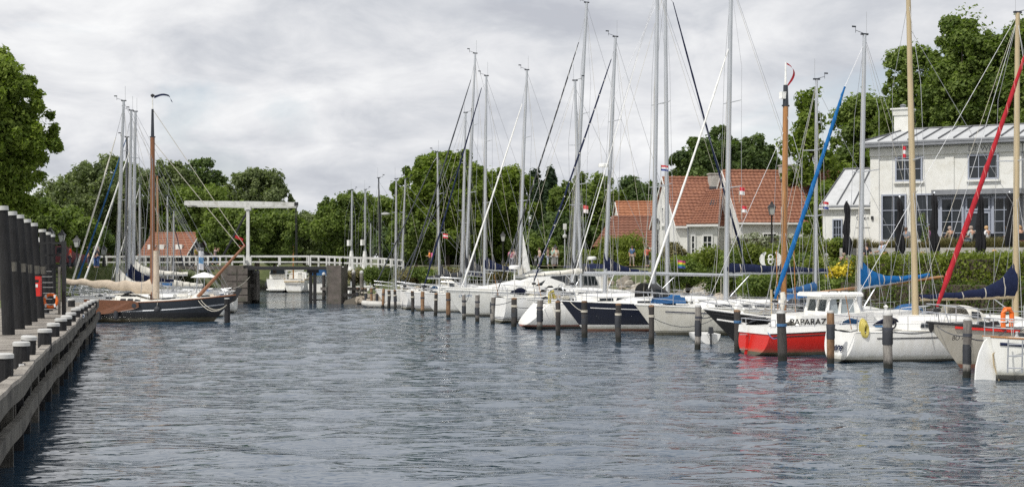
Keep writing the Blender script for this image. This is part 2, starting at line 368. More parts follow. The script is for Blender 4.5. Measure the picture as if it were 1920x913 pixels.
# ------------------------------------------------------------------ water and ground
def struct(o): o['kind'] = 'structure'; return o
def water():
    rg = np.random.default_rng(4)
    xs = np.concatenate([[-2500, -400, -120, -70], np.arange(-46, 34.01, .21), [60, 120, 400, 2500]]); ys = np.concatenate([[-200, -20, 2], np.arange(5, 112, .21), [116, 122, 130, 150, 180, 260, 600, 3500]])
    gx, gy = np.meshgrid(xs, ys); z = np.zeros_like(gx)
    for i in range(46):                                 # wind ripples: sum of short crested waves
        lam = .8*(1.038**i); th = R(90+rg.normal()*34); kx, ky = 6.283/lam*math.cos(th), 6.283/lam*math.sin(th)
        q = kx*gx+ky*gy+rg.random()*6.28; z += .0038*lam**.72*(np.sin(q+.35*np.sin(q)))
    gust = .72+.28*np.sin(gx*.09+gy*.05+1)*np.sin(gy*.11-gx*.04)
    z *= gust*((gx > -46) & (gx < 34) & (gy > 5) & (gy < 111.5))
    n = len(xs); idx = np.arange(gx.size).reshape(len(ys), n); fs = np.stack([idx[:-1, :-1], idx[:-1, 1:], idx[1:, 1:], idx[1:, :-1]], -1).reshape(-1, 4)
    m, t, b = new_mat('harbour_water')
    g = t.nodes.new('ShaderNodeNewGeometry')
    def nz(scale, rz, st, det, rough, dist=0):
        mp = t.nodes.new('ShaderNodeMapping'); mp.inputs['Rotation'].default_value = (0, 0, R(rz)); mp.inputs['Scale'].default_value = st
        t.links.new(g.outputs['Position'], mp.inputs[0]); q = t.nodes.new('ShaderNodeTexNoise'); t.links.new(mp.outputs[0], q.inputs['Vector'])
        q.inputs['Scale'].default_value = scale; q.inputs['Detail'].default_value = det; q.inputs['Roughness'].default_value = rough; q.inputs['Distortion'].default_value = dist
        return q.outputs['Fac']
    a = nz(1.7, 5, (.55, 1.3, 1), 2, .45, .6); a2 = nz(3.3, -14, (.6, 1.3, 1), 1, .5, .3); d = nz(6.5, 9, (.6, 1.2, 1), 2, .6)
    h = nmath(t, 'ADD', nmath(t, 'ADD', nmath(t, 'MULTIPLY', a, WB1), nmath(t, 'MULTIPLY', a2, .022)), nmath(t, 'MULTIPLY', d, WB2))
    bp = t.nodes.new('ShaderNodeBump'); bp.inputs['Strength'].default_value = 1; bp.inputs['Distance'].default_value = 1.0
    t.links.new(h, bp.inputs['Height']); t.links.new(bp.outputs[0], b.inputs['Normal'])
    b.inputs['Base Color'].default_value = (.020, .045, .075, 1); b.inputs['Roughness'].default_value = .05; b.inputs['IOR'].default_value = 4.0
    me = bpy.data.meshes.new('water'); me.vertices.add(gx.size); me.vertices.foreach_set('co', np.stack([gx, gy, z], -1).astype(np.float32).ravel())
    me.loops.add(fs.size); me.loops.foreach_set('vertex_index', fs.astype(np.int32).ravel()); me.polygons.add(len(fs)); me.polygons.foreach_set('loop_start', np.arange(0, fs.size, 4, dtype=np.int32)); me.update(calc_edges=True)
    me.polygons.foreach_set('use_smooth', np.ones(len(fs), bool)); me.materials.append(m); o = bpy.data.objects.new('water', me); COL.objects.link(o); return struct(o)
WB1, WB2 = .078, .002
water()
def XE(Y): return -2.36-.257*Y                     # left dock edge
POLY = [(-.8, -25), (XE(0)-3.6, 0), (XE(40)-3.6, 40), (XE(84)-3.6, 84), (-36, 89), (-38, 112), (-27, 121), (-24.2, 126), (-25, 138), (-33, 158), (-38, 178), (-22, 182), (-17.5, 160),
        (-14.9, 135), (-14.4, 122), (-9, 119), (0, 113.5), (5.5, 104), (11, 88), (19, 70), (27.5, 52), (38, 30), (50, 0), (56, -25)]
def sdist(P):
    A = np.array(POLY, float); Bp = np.roll(A, -1, 0); best = np.full(len(P), 1e9); ins = np.zeros(len(P), bool)
    for a, b in zip(A, Bp):
        e = b-a; tt = np.clip(((P-a) @ e)/(e @ e), 0, 1); q = P-(a+tt[:, None]*e); best = np.minimum(best, np.hypot(q[:, 0], q[:, 1]))
        c = (a[1] > P[:, 1]) != (b[1] > P[:, 1]); xi = a[0]+(P[:, 1]-a[1])/(e[1] if abs(e[1]) > 1e-9 else 1e-9)*e[0]; ins ^= c & (P[:, 0] < xi)
    return np.where(ins, -best, best)
def ground_z(P):
    P = np.atleast_2d(np.array(P, float)); d = sdist(P); x, y = P[:, 0], P[:, 1]
    left = (x < XE(y)+2) & (y < 128); near = left & (y < 92)
    top = np.where(near, 1.38, 3.1); wd = np.where(near, .35, np.where(left, np.where(y > 113, 5.0, 1.2), 6.5))
    r = np.clip(d/wd, 0, 1); r = r*r*(3-2*r)*.6+r*.4
    z = -1.6+(top+1.6)*r
    z = np.where(d <= 0, -1.6, z)
    return np.where(~left & (d > 0), np.minimum(top, .25+(top-.25)*r+0*z), z)
def ground():
    xs = np.concatenate([[-2500, -600, -200, -120, -90], np.arange(-70, 70, .9), [80, 100, 140, 220, 600, 2500]])
    ys = np.concatenate([[-300, -60], np.arange(-26, 200, .9), [210, 230, 260, 320, 450, 900, 3600]])
    gx, gy = np.meshgrid(xs, ys); P = np.stack([gx.ravel(), gy.ravel()], 1); z = ground_z(P); z += np.where(z > 0, .10*np.sin(P[:, 0]*.7)*np.cos(P[:, 1]*.5)*(P[:, 1] > 95), 0)
    n = len(xs); idx = np.arange(len(P)).reshape(len(ys), n)
    fs = np.stack([idx[:-1, :-1], idx[:-1, 1:], idx[1:, 1:], idx[1:, :-1]], -1).reshape(-1, 4)
    m, t, b = new_mat('ground_soil_grass'); g = t.nodes.new('ShaderNodeNewGeometry')
    c = ramp(t, noise(t, g.outputs['Position'], .5, 8, .65), [(.32, (.05, .065, .022)), (.5, (.085, .105, .035)), (.68, (.17, .16, .075))])
    s = t.nodes.new('ShaderNodeSeparateXYZ'); t.links.new(g.outputs['Position'], s.inputs[0])
    c = mixc(t, ramp(t, s.outputs[2], [(.45, (1, 1, 1)), (.85, (0, 0, 0))]), c, (.09, .08, .065))
    t.links.new(c, b.inputs['Base Color']); b.inputs['Roughness'].default_value = .95
    o = obj_from('ground', np.column_stack([P, z]).tolist(), fs.tolist(), m); struct(o)
ground()
def gz(x, y): return float(ground_z([(x, y)])[0])
# pavement on the left quay and the promenade on the right
M['pave'] = mat('brick_paving', (.30, .25, .22), .85, .15, 3, bump=.3)
M['stone'] = mat('grey_stone', (.27, .255, .235), .9, .3, 2, bump=.7, bscale=3, dirt=(.10, .10, .07))
M['brickd'] = mat('dark_abutment_brick', (.11, .095, .085), .9, .3, 2, bump=.5, dirt=(.05, .06, .035))
struct(MB().add([(-60, 90.5, 3.19), (-39.8, 90.5, 3.19), (-40.2, 113, 3.19), (-60, 123.6, 3.19), (-60, 123.7, 3.19)], [(0, 1, 2, 3, 4)]).build('left_quay_pavement', M['pave'], smooth=False))
struct(MB().add([(-9, 126.2, 3.24), (-4, 124, 3.24), (7, 117, 3.24), (15, 103, 3.24), (21, 92, 3.24), (23, 94.5, 3.24), (17, 106, 3.24), (9.5, 120, 3.24), (-2, 128, 3.24), (-9, 129.4, 3.24)], [tuple(range(10))]).build('promenade', M['pave'], smooth=False))
# ------------------------------------------------------------------ the left dock
def left_dock():
    root = empty('timber_dock', (0, 0, 0), 0, 'long weathered timber dock with wavy edge beams running away along the left of the water', 'dock')
    ed = Vector((-.257, 1, 0)).normalized(); nv = Vector((ed.y, -ed.x, 0))
    rz = math.atan2(ed.y, ed.x); rg = random.Random(3)
    def ep(s, off=0, z=0): wv = .04*math.sin(s*.30)+.015*math.sin(s*.9+1); return Vector((XE(0), 0, z))+ed*s+nv*(off+wv)
    s = 3.0; k = 0; meshes = []
    for q in range(6):
        mb = MB(); mb.box((0, 0, 0), (.235-.004*q, 4.1, .07)); meshes.append(mb)
    me = []
    for mb in meshes: o = mb.build('plank', M['planks'], root, False); me.append(o.data); bpy.data.objects.remove(o)
    while s < 80.5:
        if k < 300:
            o = bpy.data.objects.new('plank', me[k % 6]); COL.objects.link(o); o.parent = root
            p = ep(s, -2.2+rg.uniform(-.03, .03), 1.455+rg.uniform(-.008, .008)); o.location = p; o.rotation_euler = (0, 0, rz+rg.uniform(-.006, .006))
        k += 1; s += .26
    for off, z, hh, th in ((.0, 1.40, .34, .16), (.02, .72, .30, .15)):
        for i in range(13):
            a = 3+i*6.0; b = min(a+5.99, 80.6); n = 5; mb = MB(); rings = []
            for j in range(n+1):
                ss = a+(b-a)*j/n; c = ep(ss, off, z+.018*math.sin(ss*1.3)); rings.append([c-nv*th/2+Vector((0, 0, -hh/2)), c+nv*th/2+Vector((0, 0, -hh/2)), c+nv*th/2+Vector((0, 0, hh/2)), c-nv*th/2+Vector((0, 0, hh/2))])
            mb.loft(rings); mb.build('edge_beam' if off == 0 else 'lower_beam', M['quay'], root, False)
    for i in range(13):                                # top rail a hand higher, split in lengths
        a = 3+i*6.0; b = min(a+5.97, 80.6); mb = MB(); rings = []
        for j in range(6):
            ss = a+(b-a)*j/5; c = ep(ss, -.02, 1.605+.015*math.sin(ss*2)); rings.append([c-nv*.11+Vector((0, 0, -.04)), c+nv*.11+Vector((0, 0, -.04)), c+nv*.11+Vector((0, 0, .04)), c-nv*.11+Vector((0, 0, .04))])
        mb.loft(rings); mb.build('kerb_rail', M['planks'], root, False)
    s = 4.2; j = 0
    while s < 80:
        p = ep(s, -.14, .05); mb = MB(); mb.box(p, (.24, .22, 3.0), rz+rg.uniform(-.05, .05)); mb.build('support_post', M['tar' if j % 3 else 'quay'], root, False)
        if j % 2: q = ep(s+.7, -.12, .95); MB().box(q, (.14, .14, 1.0), rz).build('short_post', M['quay'], root, False)
        s += 2.55; j += 1
    mb = MB()
    for i in range(14): c = ep(6+i*5.6, -2, 1.25); mb.box(c, (.2, 4, .22), rz)
    mb.build('joist', M['tar'], root, False)
left_dock()
def bollard(px, yt, yb, label, tilt=0, deckz=1.49):
    Y = F*(CAMZ-deckz)/(yb-HY); h = (yb-yt)/F*Y; x = X_(px, Y); r = .165
    b = empty('dock_bollard', (x, Y, deckz), 0, label, 'bollard', 'white capped bollards along the left dock'); b.rotation_euler = (tilt, tilt*.6, random.random())
    MB().lathe((0, 0, 0), [(r*1.02, -.04), (r*1.04, h*.45), (r, h-.07)], 9).build('post', M['tar'], b)
    MB().lathe((0, 0, 0), [(r*1.03, h-.085), (r*1.10, h-.08), (r*1.10, h-.01), (r*.9, h+.012)], 14).build('cap', M['cap'], b)
BL = [(7, 663, 720), (40, 641, 691), (52, 630, 677), (84, 617, 657), (100, 606, 642), (114, 597, 630), (124, 592, 620), (133, 586, 611), (142, 578, 602), (149, 575, 595), (157, 571, 590), (164, 567, 584), (170, 564, 579), (175, 562, 575), (134, 560, 575)]
BT = ['nearest white capped bollard, cut by the left edge of the photo', 'front of the close pair of capped bollards on the near dock', 'rear leaning one of the close pair of capped bollards', 'broad capped bollard standing behind the second blue and white box', 'fifth capped bollard from the near end of the dock', 'sixth capped bollard from the near end of the dock', 'seventh capped bollard from the near end of the dock', 'eighth capped bollard, halfway along the dock edge', 'ninth capped bollard from the near end of the dock', 'tenth capped bollard from the near end of the dock', 'capped bollard four from the far end of the dock edge', 'capped bollard three from the far end of the dock edge', 'capped bollard last but one at the far dock corner', 'farthest capped bollard at the corner of the dock', 'lone capped bollard inland by the orange lifebuoy']
for i, (a, l) in enumerate(zip(BL, BT)): bollard(*a, l, tilt=(.06 if i in (2, 6) else 0))
M['bluel'] = mat('blue_label', (.02, .12, .35), .4); M['wl'] = mat('white_label', (.75, .75, .75), .5)
for i, (px, yb, l) in enumerate([(41, 697, 'small blue and white service box beside the front bollard pair'), (79, 668, 'small blue and white service box beside the broad fourth bollard'), (124, 626, 'small service box by the seventh bollard'), (134, 613, 'small service box by the eighth bollard'), (156, 597, 'small service box by the tenth bollard')]):
    Y = F*(CAMZ-1.49)/(yb-HY); e = empty('service_box', (X_(px, Y), Y, 1.49), .2, l, 'box', 'small blue labelled boxes on the dock edge')
    MB().box((0, 0, .08), (.13, .10, .19)).build('housing', M['black'], e, False)
    MB().box((0, -.054, .09), (.105, .006, .15)).build('label_plate', M['wl'], e, False); MB().box((0, -.060, .10), (.06, .005, .07)).build('blue_mark', M['bluel'], e, False)
# tall leaning mooring piles behind the dock
BP = [((1.5, 391), (17, 628), .185, 'frontmost tall tarred pile at the left edge of the photo'), ((19, 401), (37, 617), .185, 'second tall leaning tarred pile from the left edge'), ((33, 407), (51, 610), .18, 'third tall leaning tarred pile from the left edge'), ((47, 415), (62, 603), .18, 'fourth tall leaning tarred pile from the left edge'), ((60, 422), (76, 597), .18, 'fifth tall leaning pile carrying the red box'),
      ((78, 433), (86, 588), .15, 'tall pile with a white notice just left of the black gate'), ((89, 438), (94, 583), .12, 'slim dark pile directly behind the gate'), ((97, 442), (100, 580), .12, 'slim dark pile behind the right of the gate')]
def pileat(a, b, r, l):
    Y = F*(CAMZ-1.49)/(b[1]-HY); x0 = X_(b[0], Y); x1 = X_(a[0], Y); z1 = Z_(a[1], Y)
    p = empty('leaning_pile', (x0, Y, 1.2), 0, l, 'pile', 'tall tarred piles behind the left dock')
    d = Vector((x1-x0, .1, z1-1.2)); MB().tube([(0, 0, -1.5), (0, 0, 0), d*.5+Vector((.02, 0, 0)), d], [r*1.08, r*1.06, r, r*.95], 10).build('shaft', M['tar'], p)
    MB().tube([d*.985, d*1.018], [r*1.08, r*1.03], 14).build('cap', M['cap'], p)
    return p, Y
PP = [pileat(*a) for a in BP]
for (pxa, pxb, y, Y, l) in [(-8, 10, 500, 46.2, 'first'), (21, 31, 502, 50, 'second'), (37, 42, 504, 51.6, 'third'), (52, 57, 506, 54, 'fourth'), (65, 70, 507, 56, 'last')]:
    MB().box(((X_(pxa, Y)+X_(pxb, Y))/2, Y+.25, Z_(y, Y)), (X_(pxb, Y)-X_(pxa, Y)+.5, .14, .30)).build('fender_rail', M['quay'], None, False, label=f'{l} short grey timber rail bolted between the tall leaning piles', cat='rail', group='rails between the tall piles')
def gate():
    Y = 57; g = empty('metal_gate', (X_(100, Y), Y, 1.49), 0, 'black barred gate frame with rungs and a leaning board on the dock', 'gate')
    sc_ = Y/F; f = MB(); x = lambda p: (p-100)*sc_; z = lambda y: Z_(y, Y)-1.49
    f.box((x(120), 0, (z(452)+z(590))/2), (.14, .14, z(452)-z(590))); f.box((x(95), 0, z(456)), (1.05, .08, .09)); f.box((x(95), 0, z(478)), (1.05, .08, .09)); f.box((x(98), 0, z(499)), (.95, .12, .15))
    f.build('frame', M['black'], g, False)
    for y in (509, 519, 530, 539, 550, 561, 571, 580, 588): MB().tube([(x(75), .02, z(y)), (x(111), .02, z(y))], .022, 6).build('rung', M['alud'], g)
    MB().box((x(112), -.05, (z(500)+z(590))/2), (.09, .05, z(500)-z(590)), rx=0).build('leaning_board', M['planks'], g, False)
    Y2 = 56.6; b = empty('lifebuoy', (X_(95, Y2), Y2, Z_(564, Y2)), 0, 'round orange lifebuoy hanging behind the black gate rungs', 'lifebuoy')
    MB().torus((0, 0, 0), .25, .058, 'Y').build('ring', M['orange'], b)
    for a in (45, 135, 225, 315): MB().box((.25*math.cos(R(a)), 0, .25*math.sin(R(a))), (.07, .13, .13)).build('band', M['wl'], b, False)
    Y3 = 55.3; e = empty('extinguisher_box', (X_(71.5, Y3), Y3-.1, Z_(555, Y3)), 0, 'red box mounted on the fifth leaning pile', 'box')
    MB().box((0, 0, .38), (.28, .2, .76)).build('case', M['red'], e, False); MB().box((0, -.105, .40), (.11, .012, .12)).build('white_label', M['wl'], e, False); MB().box((0, -.103, .58), (.17, .012, .10)).build('window', M['glass'], e, False)
    MB().box((X_(79, 62), 62, Z_(450, 62)), (.30, .03, .22)).build('notice', M['wl'], None, False, label='blank white notice plate fixed near the pile top left of the gate', cat='notice')
gate()
# ------------------------------------------------------------------ piles in front of the moored boats
PR = [(1810, 600, 707, 'g', .155, 'grey pile with black wrap nearest the camera, before the cream hull'), (1665, 590, 692, 'g', .18, 'grey pile with black band standing before the white ketch'), (1557, 585, 682, 'b', .17, 'brown pile at the right end of the red hull'), (1470, 586, 676, 'd', .165, 'dark pile in front of the painted name on the red boat'), (1383, 583, 660, 'd', .16, 'dark pile before the black hull'),
      (1307, 574, 654, 'g', .145, 'grey pile left of the black bow'), (1221, 574, 645, 'd', .155, 'dark pile at the bow of the cream sloop'), (1159, 571, 641, 'd', .155, 'dark pile in front of the navy hull'), (1097, 566, 633, 'd', .155, 'dark pile near the navy bow'), (1047, 566, 629, 'd', .155, 'tarred pile before the white stern with the red line'),
      (1010, 562, 619, 'g', .165, 'grey pile with yellow crane cover behind it'), (964, 560, 613, 'd', .16, 'dark pile just left of the sloping white stern'), (922, 557, 608, 'g', .16, 'broad grey pile before the white motor yacht'), (895, 553, 603, 'g', .14, 'grey pile with dark rope coils'), (869, 552, 600, 'g', .14, 'grey pile with black wrapped head'),
      (841, 550, 596, 'b', .15, 'brown pile below the pointed yacht bow'), (816, 551, 592, 'd', .15, 'dark pile before the far white hull'), (792, 548, 588, 'b', .14, 'brown pile before the lettered white stern'), (775, 547, 585, 'd', .13, 'dark pile on the white stern panel'), (742, 545, 580, 'd', .13, 'dark pile right of the grey dinghy'), (729, 545, 578, 'd', .13, 'dark pile behind the dinghy stern'),
      (717, 543, 577, 'b', .13, 'brown pile before the grey dinghy'), (707, 541, 573, 'd', .13, 'dark pile left of the dinghy'), (696, 541, 573, 'b', .12, 'brown pile on the far row'), (686, 541, 571, 'd', .12, 'dark pile beside the brown far pile'), (678, 541, 570, 'd', .12, 'slim dark far pile'), (670, 541, 569, 'd', .12, 'dark pile before the capped grey trio')]
PILES = {}
for px, yt, yb, t, r, l in PR:
    Y = YW(yb); p = empty('mooring_pile', (X_(px, Y), Y, 0), random.random()*6, l, 'pile', 'mooring piles along the row of boats')
    h = Z_(yt, Y); rg = random.Random(px); r *= .93; r *= rg.uniform(.88, 1.12); lean = Vector((rg.uniform(-.10, .10), rg.uniform(-.10, .10), 0))
    pr = [Vector((rg.uniform(-.02, .02), rg.uniform(-.02, .02), 0))+lean*(k/5) for k in range(6)]
    MB().tube([pr[k]+Vector((0, 0, -1+(h+1)*k/5)) for k in range(6)], [r*rg.uniform(.93, 1.06) for k in range(6)], 10).build('shaft', M[{'g': 'pgrey', 'd': 'pdark', 'b': 'pbrown'}[t]], p)
    cz = pr[5]+Vector((0, 0, h)); MB().lathe(cz, [(r*.99, -.03), (r*1.03, .0), (r*.9, .05), (r*.2, .065)], 10).build('cap', M['cap' if t == 'g' or px in (1557, 1470) else 'pbrown'], p)
    if (t != 'b' and px % 3) or px in (1557, 1665, 1810):
        zc = h*rg.uniform(.42, .68); MB().lathe(pr[3]+Vector((0, 0, 0)), [(r*1.05, zc-.35), (r*1.12, zc-.3), (r*1.08, zc), (r*1.14, zc+.08), (r*1.04, zc+rg.uniform(.1, .35))], 10).build('wrap', M['rubber'], p)
    rr = MB()
    for q in range(3): rr.torus(pr[4]+Vector((0, 0, h*.72+q*.035)), r*1.06, .018, 'Z', 12, 5)
    rr.build('rope_turns', M['roped' if t != 'd' else 'rope'] if px not in (1383, 1470) else M['ropeb'], p)
    PILES[px] = (X_(px, Y), Y, h*.72, r)
for px, yt, yb, l in [(648, 507, 566, 'leftmost grey pile of the round capped trio by the right abutment'), (663, 507, 566, 'middle grey pile of the round capped trio by the right abutment'), (678, 508, 567, 'right grey pile of the round capped trio by the right abutment'), (607, 511, 561, 'left slim white capped pile under the bridge'), (616, 511, 561, 'right slim white capped pile under the bridge'),
                      (470, 507, 566, 'left pile of the grey timber cluster at the left abutment'), (476.5, 507, 567, 'middle pile of the grey timber cluster at the left abutment'), (483, 507, 568, 'right pile of the grey timber cluster at the left abutment')]:
    Y = YW(yb); p = empty('capped_pile', (X_(px, Y), Y, 0), 0, l, 'pile', 'white capped guide piles at the bridge'); r = .16 if px > 600 and px < 620 else .17
    h = Z_(yt+4, Y); MB().tube([(0, 0, -1), (.02, 0, h*.5), (0, 0, h)], [r*1.1, r*1.05, r], 9).build('shaft', M['pdark' if px in (607, 616) else 'pgrey'], p)
    MB().lathe((0, 0, h), [(r*1.05, -.02), (r*1.05, .1), (r*.7, .2), (r*.1, .25)], 10).build('cap', M['cap'], p)
for (x0, x1, y, Y, l) in [(465, 488, 535, 126.2, 'grey timber cross rail on the left capped pile cluster'), (644, 684, 541, 127.4, 'grey timber cross rail on the right capped trio'), (602, 622, 541, 137, 'dark cross rail on the slim piles under the bridge'), (644, 720, 553, 124.5, 'long dark waling along the far right piles')]:
    MB().box(((X_(x0, Y)+X_(x1, Y))/2, Y-.4, Z_(y, Y)), (X_(x1, Y)-X_(x0, Y), .2, .28)).build('cross_rail', M['pgrey'], None, False, label=l, cat='rail')
for px, yt, yb, r, l in [(425.5, 560, 606, .17, 'dark pile holding the line from the black bow'), (417, 556, 592, .14, 'lower grey pile beside the dark pile at the black bow')]:
    Y = YW(yb); p = empty('mooring_pile', (X_(px, Y), Y, 0), 0, l, 'pile', 'mooring piles by the old black ship'); h = Z_(yt, Y)
    MB().tube([(0, 0, -1), (.02, 0, h*.5), (0, 0, h)], [r*1.05, r, r], 9).build('shaft', M['tar' if px > 420 else 'pgrey'], p); MB().lathe((0, 0, h), [(r*1.02, 0), (r*.8, .04)], 9).build('cap', M['cap'], p)
# ------------------------------------------------------------------ drawbridge
M['bwhite'] = mat('bridge_white_paint', (.58, .58, .56), .6, .10, 3, dirt=(.36, .36, .32))
def bridge():
    B0 = empty('drawbridge', (X_(465, 125), 125, 3.3), 0, 'white wooden drawbridge with a long counterweight beam on one tall post', 'bridge')
    L = lambda px, py, dy=0: Vector((X_(px, 125)-X_(465, 125)-.183*dy, dy, Z_(py, 125)-3.3))
    for dy in (-1.6, 1.6):
        r = [[L(350, 378, dy)+Vector((0, -.17, 0)), L(350, 378, dy)+Vector((0, .17, 0)), L(350, 386.5, dy)+Vector((0, .17, 0)), L(350, 386.5, dy)+Vector((0, -.17, 0))],
             [L(465, 379, dy)+Vector((0, -.2, 0)), L(465, 379, dy)+Vector((0, .2, 0)), L(465, 389, dy)+Vector((0, .2, 0)), L(465, 389, dy)+Vector((0, -.2, 0))],
             [L(557, 381, dy)+Vector((0, -.16, 0)), L(557, 381, dy)+Vector((0, .16, 0)), L(557, 389, dy)+Vector((0, .16, 0)), L(557, 389, dy)+Vector((0, -.16, 0))]]
        MB().loft(r).build('balance_beam', M['bwhite'], B0, False)
        c = MB(); b = L(465, 498, dy); t = L(465, 389, dy)
        c.box((b+t)/2, (.25, .25, (t-b).z)); c.box(b+Vector((0, 0, .5)), (.5, .42, .9), taper=.55); c.box(t+Vector((0, 0, -.12)), (.52, .5, .22)); c.build('post', M['bwhite'], B0, False)
        MB().tube([L(462, 400, dy), L(418, 480, dy)], .07, 5).build('strut', M['black'], B0)
        MB().tube([L(555, 388, dy), L(556, 498, dy)], .035, 5).build('lifting_chain', M['black'], B0)
        MB().box(L(555, 384, dy)+Vector((0, -.19 if dy < 0 else .19, 0)), (.35, .05, .3)).build('bracket', M['black'], B0, False)
    MB().box(L(356, 382), (.3, 3.0, .35)).build('cross_beam', M['bwhite'], B0, False)
    MB().box((L(465, 500)+L(640, 500))/2+Vector((0, 0, -.12)), (X_(640, 125)-X_(465, 125), 4.4, .28)).build('deck_beam', M['black'], B0, False)
    MB().box((L(180, 500)+L(465, 500))/2+Vector((0, 0, -.1)), (X_(465, 125)-X_(180, 125)-.01, 4.4, .26)).build('approach_beam', M['brickd'], B0, False)
    # railing sections
    def rail(px0, px1, ya, yb, step, dy, bottom, name='railing'):
        r = empty(name, (0, 0, 0)); r.parent = B0; n = max(1, round((px1-px0)/step))
        pt = lambda u, y0: L(px0+(px1-px0)*u, 0, dy)*1 + Vector((0, 0, 0))
        for nm, off, hh in (('top_rail', 0, .13), ('middle_rail', 10.5, .10)):
            a = L(px0, ya+off, dy); b = L(px1, yb+off, dy); d = b-a
            MB().slab([a+Vector((0, -.05, -hh/2)), b+Vector((0, -.05, -hh/2)), b+Vector((0, -.05, hh/2)), a+Vector((0, -.05, hh/2))], (0, .10, 0)).build(nm, M['bwhite'], r, False)
        for i in range(n+1):
            u = i/n; a = L(px0+(px1-px0)*u, ya+(yb-ya)*u+1, dy); b = L(px0+(px1-px0)*u, ya+(yb-ya)*u+bottom, dy)
            MB().box((a+b)/2+Vector((0, .012 if i % 2 else -.012, 0)), (.13, .15, (a-b).z)).build('baluster', M['bwhite'], r, False)
    rail(180, 325, 481, 481, 25, -2.1, 17); rail(325, 458, 481, 480, 22, -2.1, 17); rail(470, 578, 480.5, 480.5, 54, -2.1, 16); rail(580, 640, 480, 482, 16, -2.1, 19); rail(640, 705, 482, 484, 12, -2.1, 17); rail(705, 751, 484, 488, 11, -2.1, 15)
    rail(180, 458, 481.5, 481, 34, 2.1, 16); rail(470, 578, 481, 481, 54, 2.1, 16); rail(580, 740, 481, 486, 20, 2.1, 16)
    a = MB(); a.box(((L(425, 500)+L(466, 500))/2)+Vector((0, 0, -2.0)), (X_(466, 125)-X_(425, 125), 5, 4.2)); a.build('left_abutment', M['brickd'], B0, False)
    for i in range(5):
        for j in range(2): MB().box(L(435+20*j, 508+12.5*i, -2.53), (.85, .06, .5)).build('stone_block', M['brickd'], B0, False)
    MB().box(L(634, 500)+Vector((0, 0, -2.0)), (1.1, 5, 4.2)).build('right_abutment', M['brickd'], B0, False)
    MB().box(L(622, 500)+Vector((-.05, -2.2, -1.9)), (.22, .4, 4.1)).build('timber_facing', M['quay'], B0, False)
    for x in (581, 588.5): MB().box(L(x, 500, -1.8)+Vector((0, 0, -2.1)), (.26, .3, 4.0)).build('pier_post', M['tar'], B0, False)
    MB().box(L(585, 508, -1.8)+Vector((0, -.02, 0)), (.95, .45, .3)).build('pier_cap', M['tar'], B0, False)
    MB().box(L(600, 561, -1.8), (1.6, .12, .12)).build('low_brace', M['tar'], B0, False)
bridge()
# left quay wall
struct(MB().add([(-36.4, 88.6, -1), (-38.4, 112.3, -1), (-27.2, 121.4, -1), (-24.8, 122.9, -1), (-36.4, 88.6, 3.2), (-38.4, 112.3, 3.2), (-27.2, 121.4, 3.2), (-24.8, 122.9, 3.2), (-37, 88.6, 3.2), (-39, 112.6, 3.2), (-27.4, 122, 3.2), (-25, 123.4, 3.2)],
     [(0, 1, 5, 4), (4, 5, 9, 8)]).build('left_quay_wall', M['brickd'], smooth=False))
struct(MB().add([(-27, 84.6, -1), (-37, 88.5, -1), (-37, 88.5, 3.2), (-27, 84.6, 3.2), (-27, 86, 3.2), (-37, 90, 3.2)], [(0, 1, 2, 3), (3, 2, 5, 4)]).build('corner_quay_wall', M['brickd'], smooth=False))
# ------------------------------------------------------------------ buildings
M['stucco'] = mat('white_stucco', (.70, .70, .67), .85, .04, 3, bump=.15, bscale=30, dirt=(.60, .59, .54))
M['zinc'] = mat('pale_zinc_roof', (.50, .51, .52), .5, .08, 2, dirt=(.40, .41, .41))
M['seam'] = mat('dark_roof_seam', (.07, .075, .085), .5)
M['frame'] = mat('blue_grey_frame', (.32, .35, .42), .5, .05, 4); M['wframe'] = mat('white_window_frame', (.75, .75, .73), .5, .05, 4)
M['trim'] = mat('grey_trim', (.20, .21, .23), .6); M['stonec'] = mat('cement_chimney', (.40, .39, .36), .9, .2, 4, bump=.4)
M['room'] = mat('dim_interior', (.03, .028, .025), .9)
def tile_mat(name, a, b, c):
    m, t, bs = new_mat(name); g = t.nodes.new('ShaderNodeTexCoord'); n = noise(t, g.outputs['Object'], 2.2, 8, .75)
    n2 = noise(t, g.outputs['Object'], 9, 3, .6, 0, (4, 4, 4))
    cc = mixc(t, ramp(t, n2, [(.42, (0, 0, 0)), (.6, (.8, .8, .8))]), ramp(t, n, [(.35, a), (.6, b)]), c)
    t.links.new(cc, bs.inputs['Base Color']); bs.inputs['Roughness'].default_value = .8; return m
M['tile'] = tile_mat('orange_roof_tiles', (.18, .070, .042), (.32, .14, .08), (.20, .085, .055))
M['tileo'] = tile_mat('bright_orange_tiles', (.23, .09, .045), (.37, .16, .085), (.28, .115, .055)); M['tiled'] = tile_mat('old_brown_tiles', (.13, .055, .035), (.24, .10, .06), (.17, .075, .05))
def tile_roof(A, B, C, D, parent, m, tw=.30, tr=.36, name='roof_tiles'):
    """pantiles on the quad A (eave left) B (eave right) C (ridge right) D (ridge left): overlapping, wavy rows"""
    A, B, C, D = map(Vector, (A, B, C, D)); nrm = (B-A).cross(D-A).normalized(); mb = MB()
    nr = max(2, round(((D-A).length+(C-B).length)/2/tr)); nc = max(2, round((B-A).length/tw)); sub = 4
    for r in range(nr):
        v0, v1 = r/nr, (r+1)/nr+.02
        rows = []
        for k, (v, lift) in enumerate(((v0, -.02), (v0, .075), (v1, .012))):
            a = A.lerp(D, min(v, 1)); b = B.lerp(C, min(v, 1)); n = max(1, round((b-a).length/tw)) if False else nc
            rows.append([a.lerp(b, i/(nc*sub)) + nrm*(lift+(.05*abs(math.sin(math.pi*i/sub)) if k else 0)) for i in range(nc*sub+1)])
        mb.loft(rows, False, False, closed=False)
    o = mb.build(name, m, parent, True, 60); o['kind'] = 'stuff'; return o
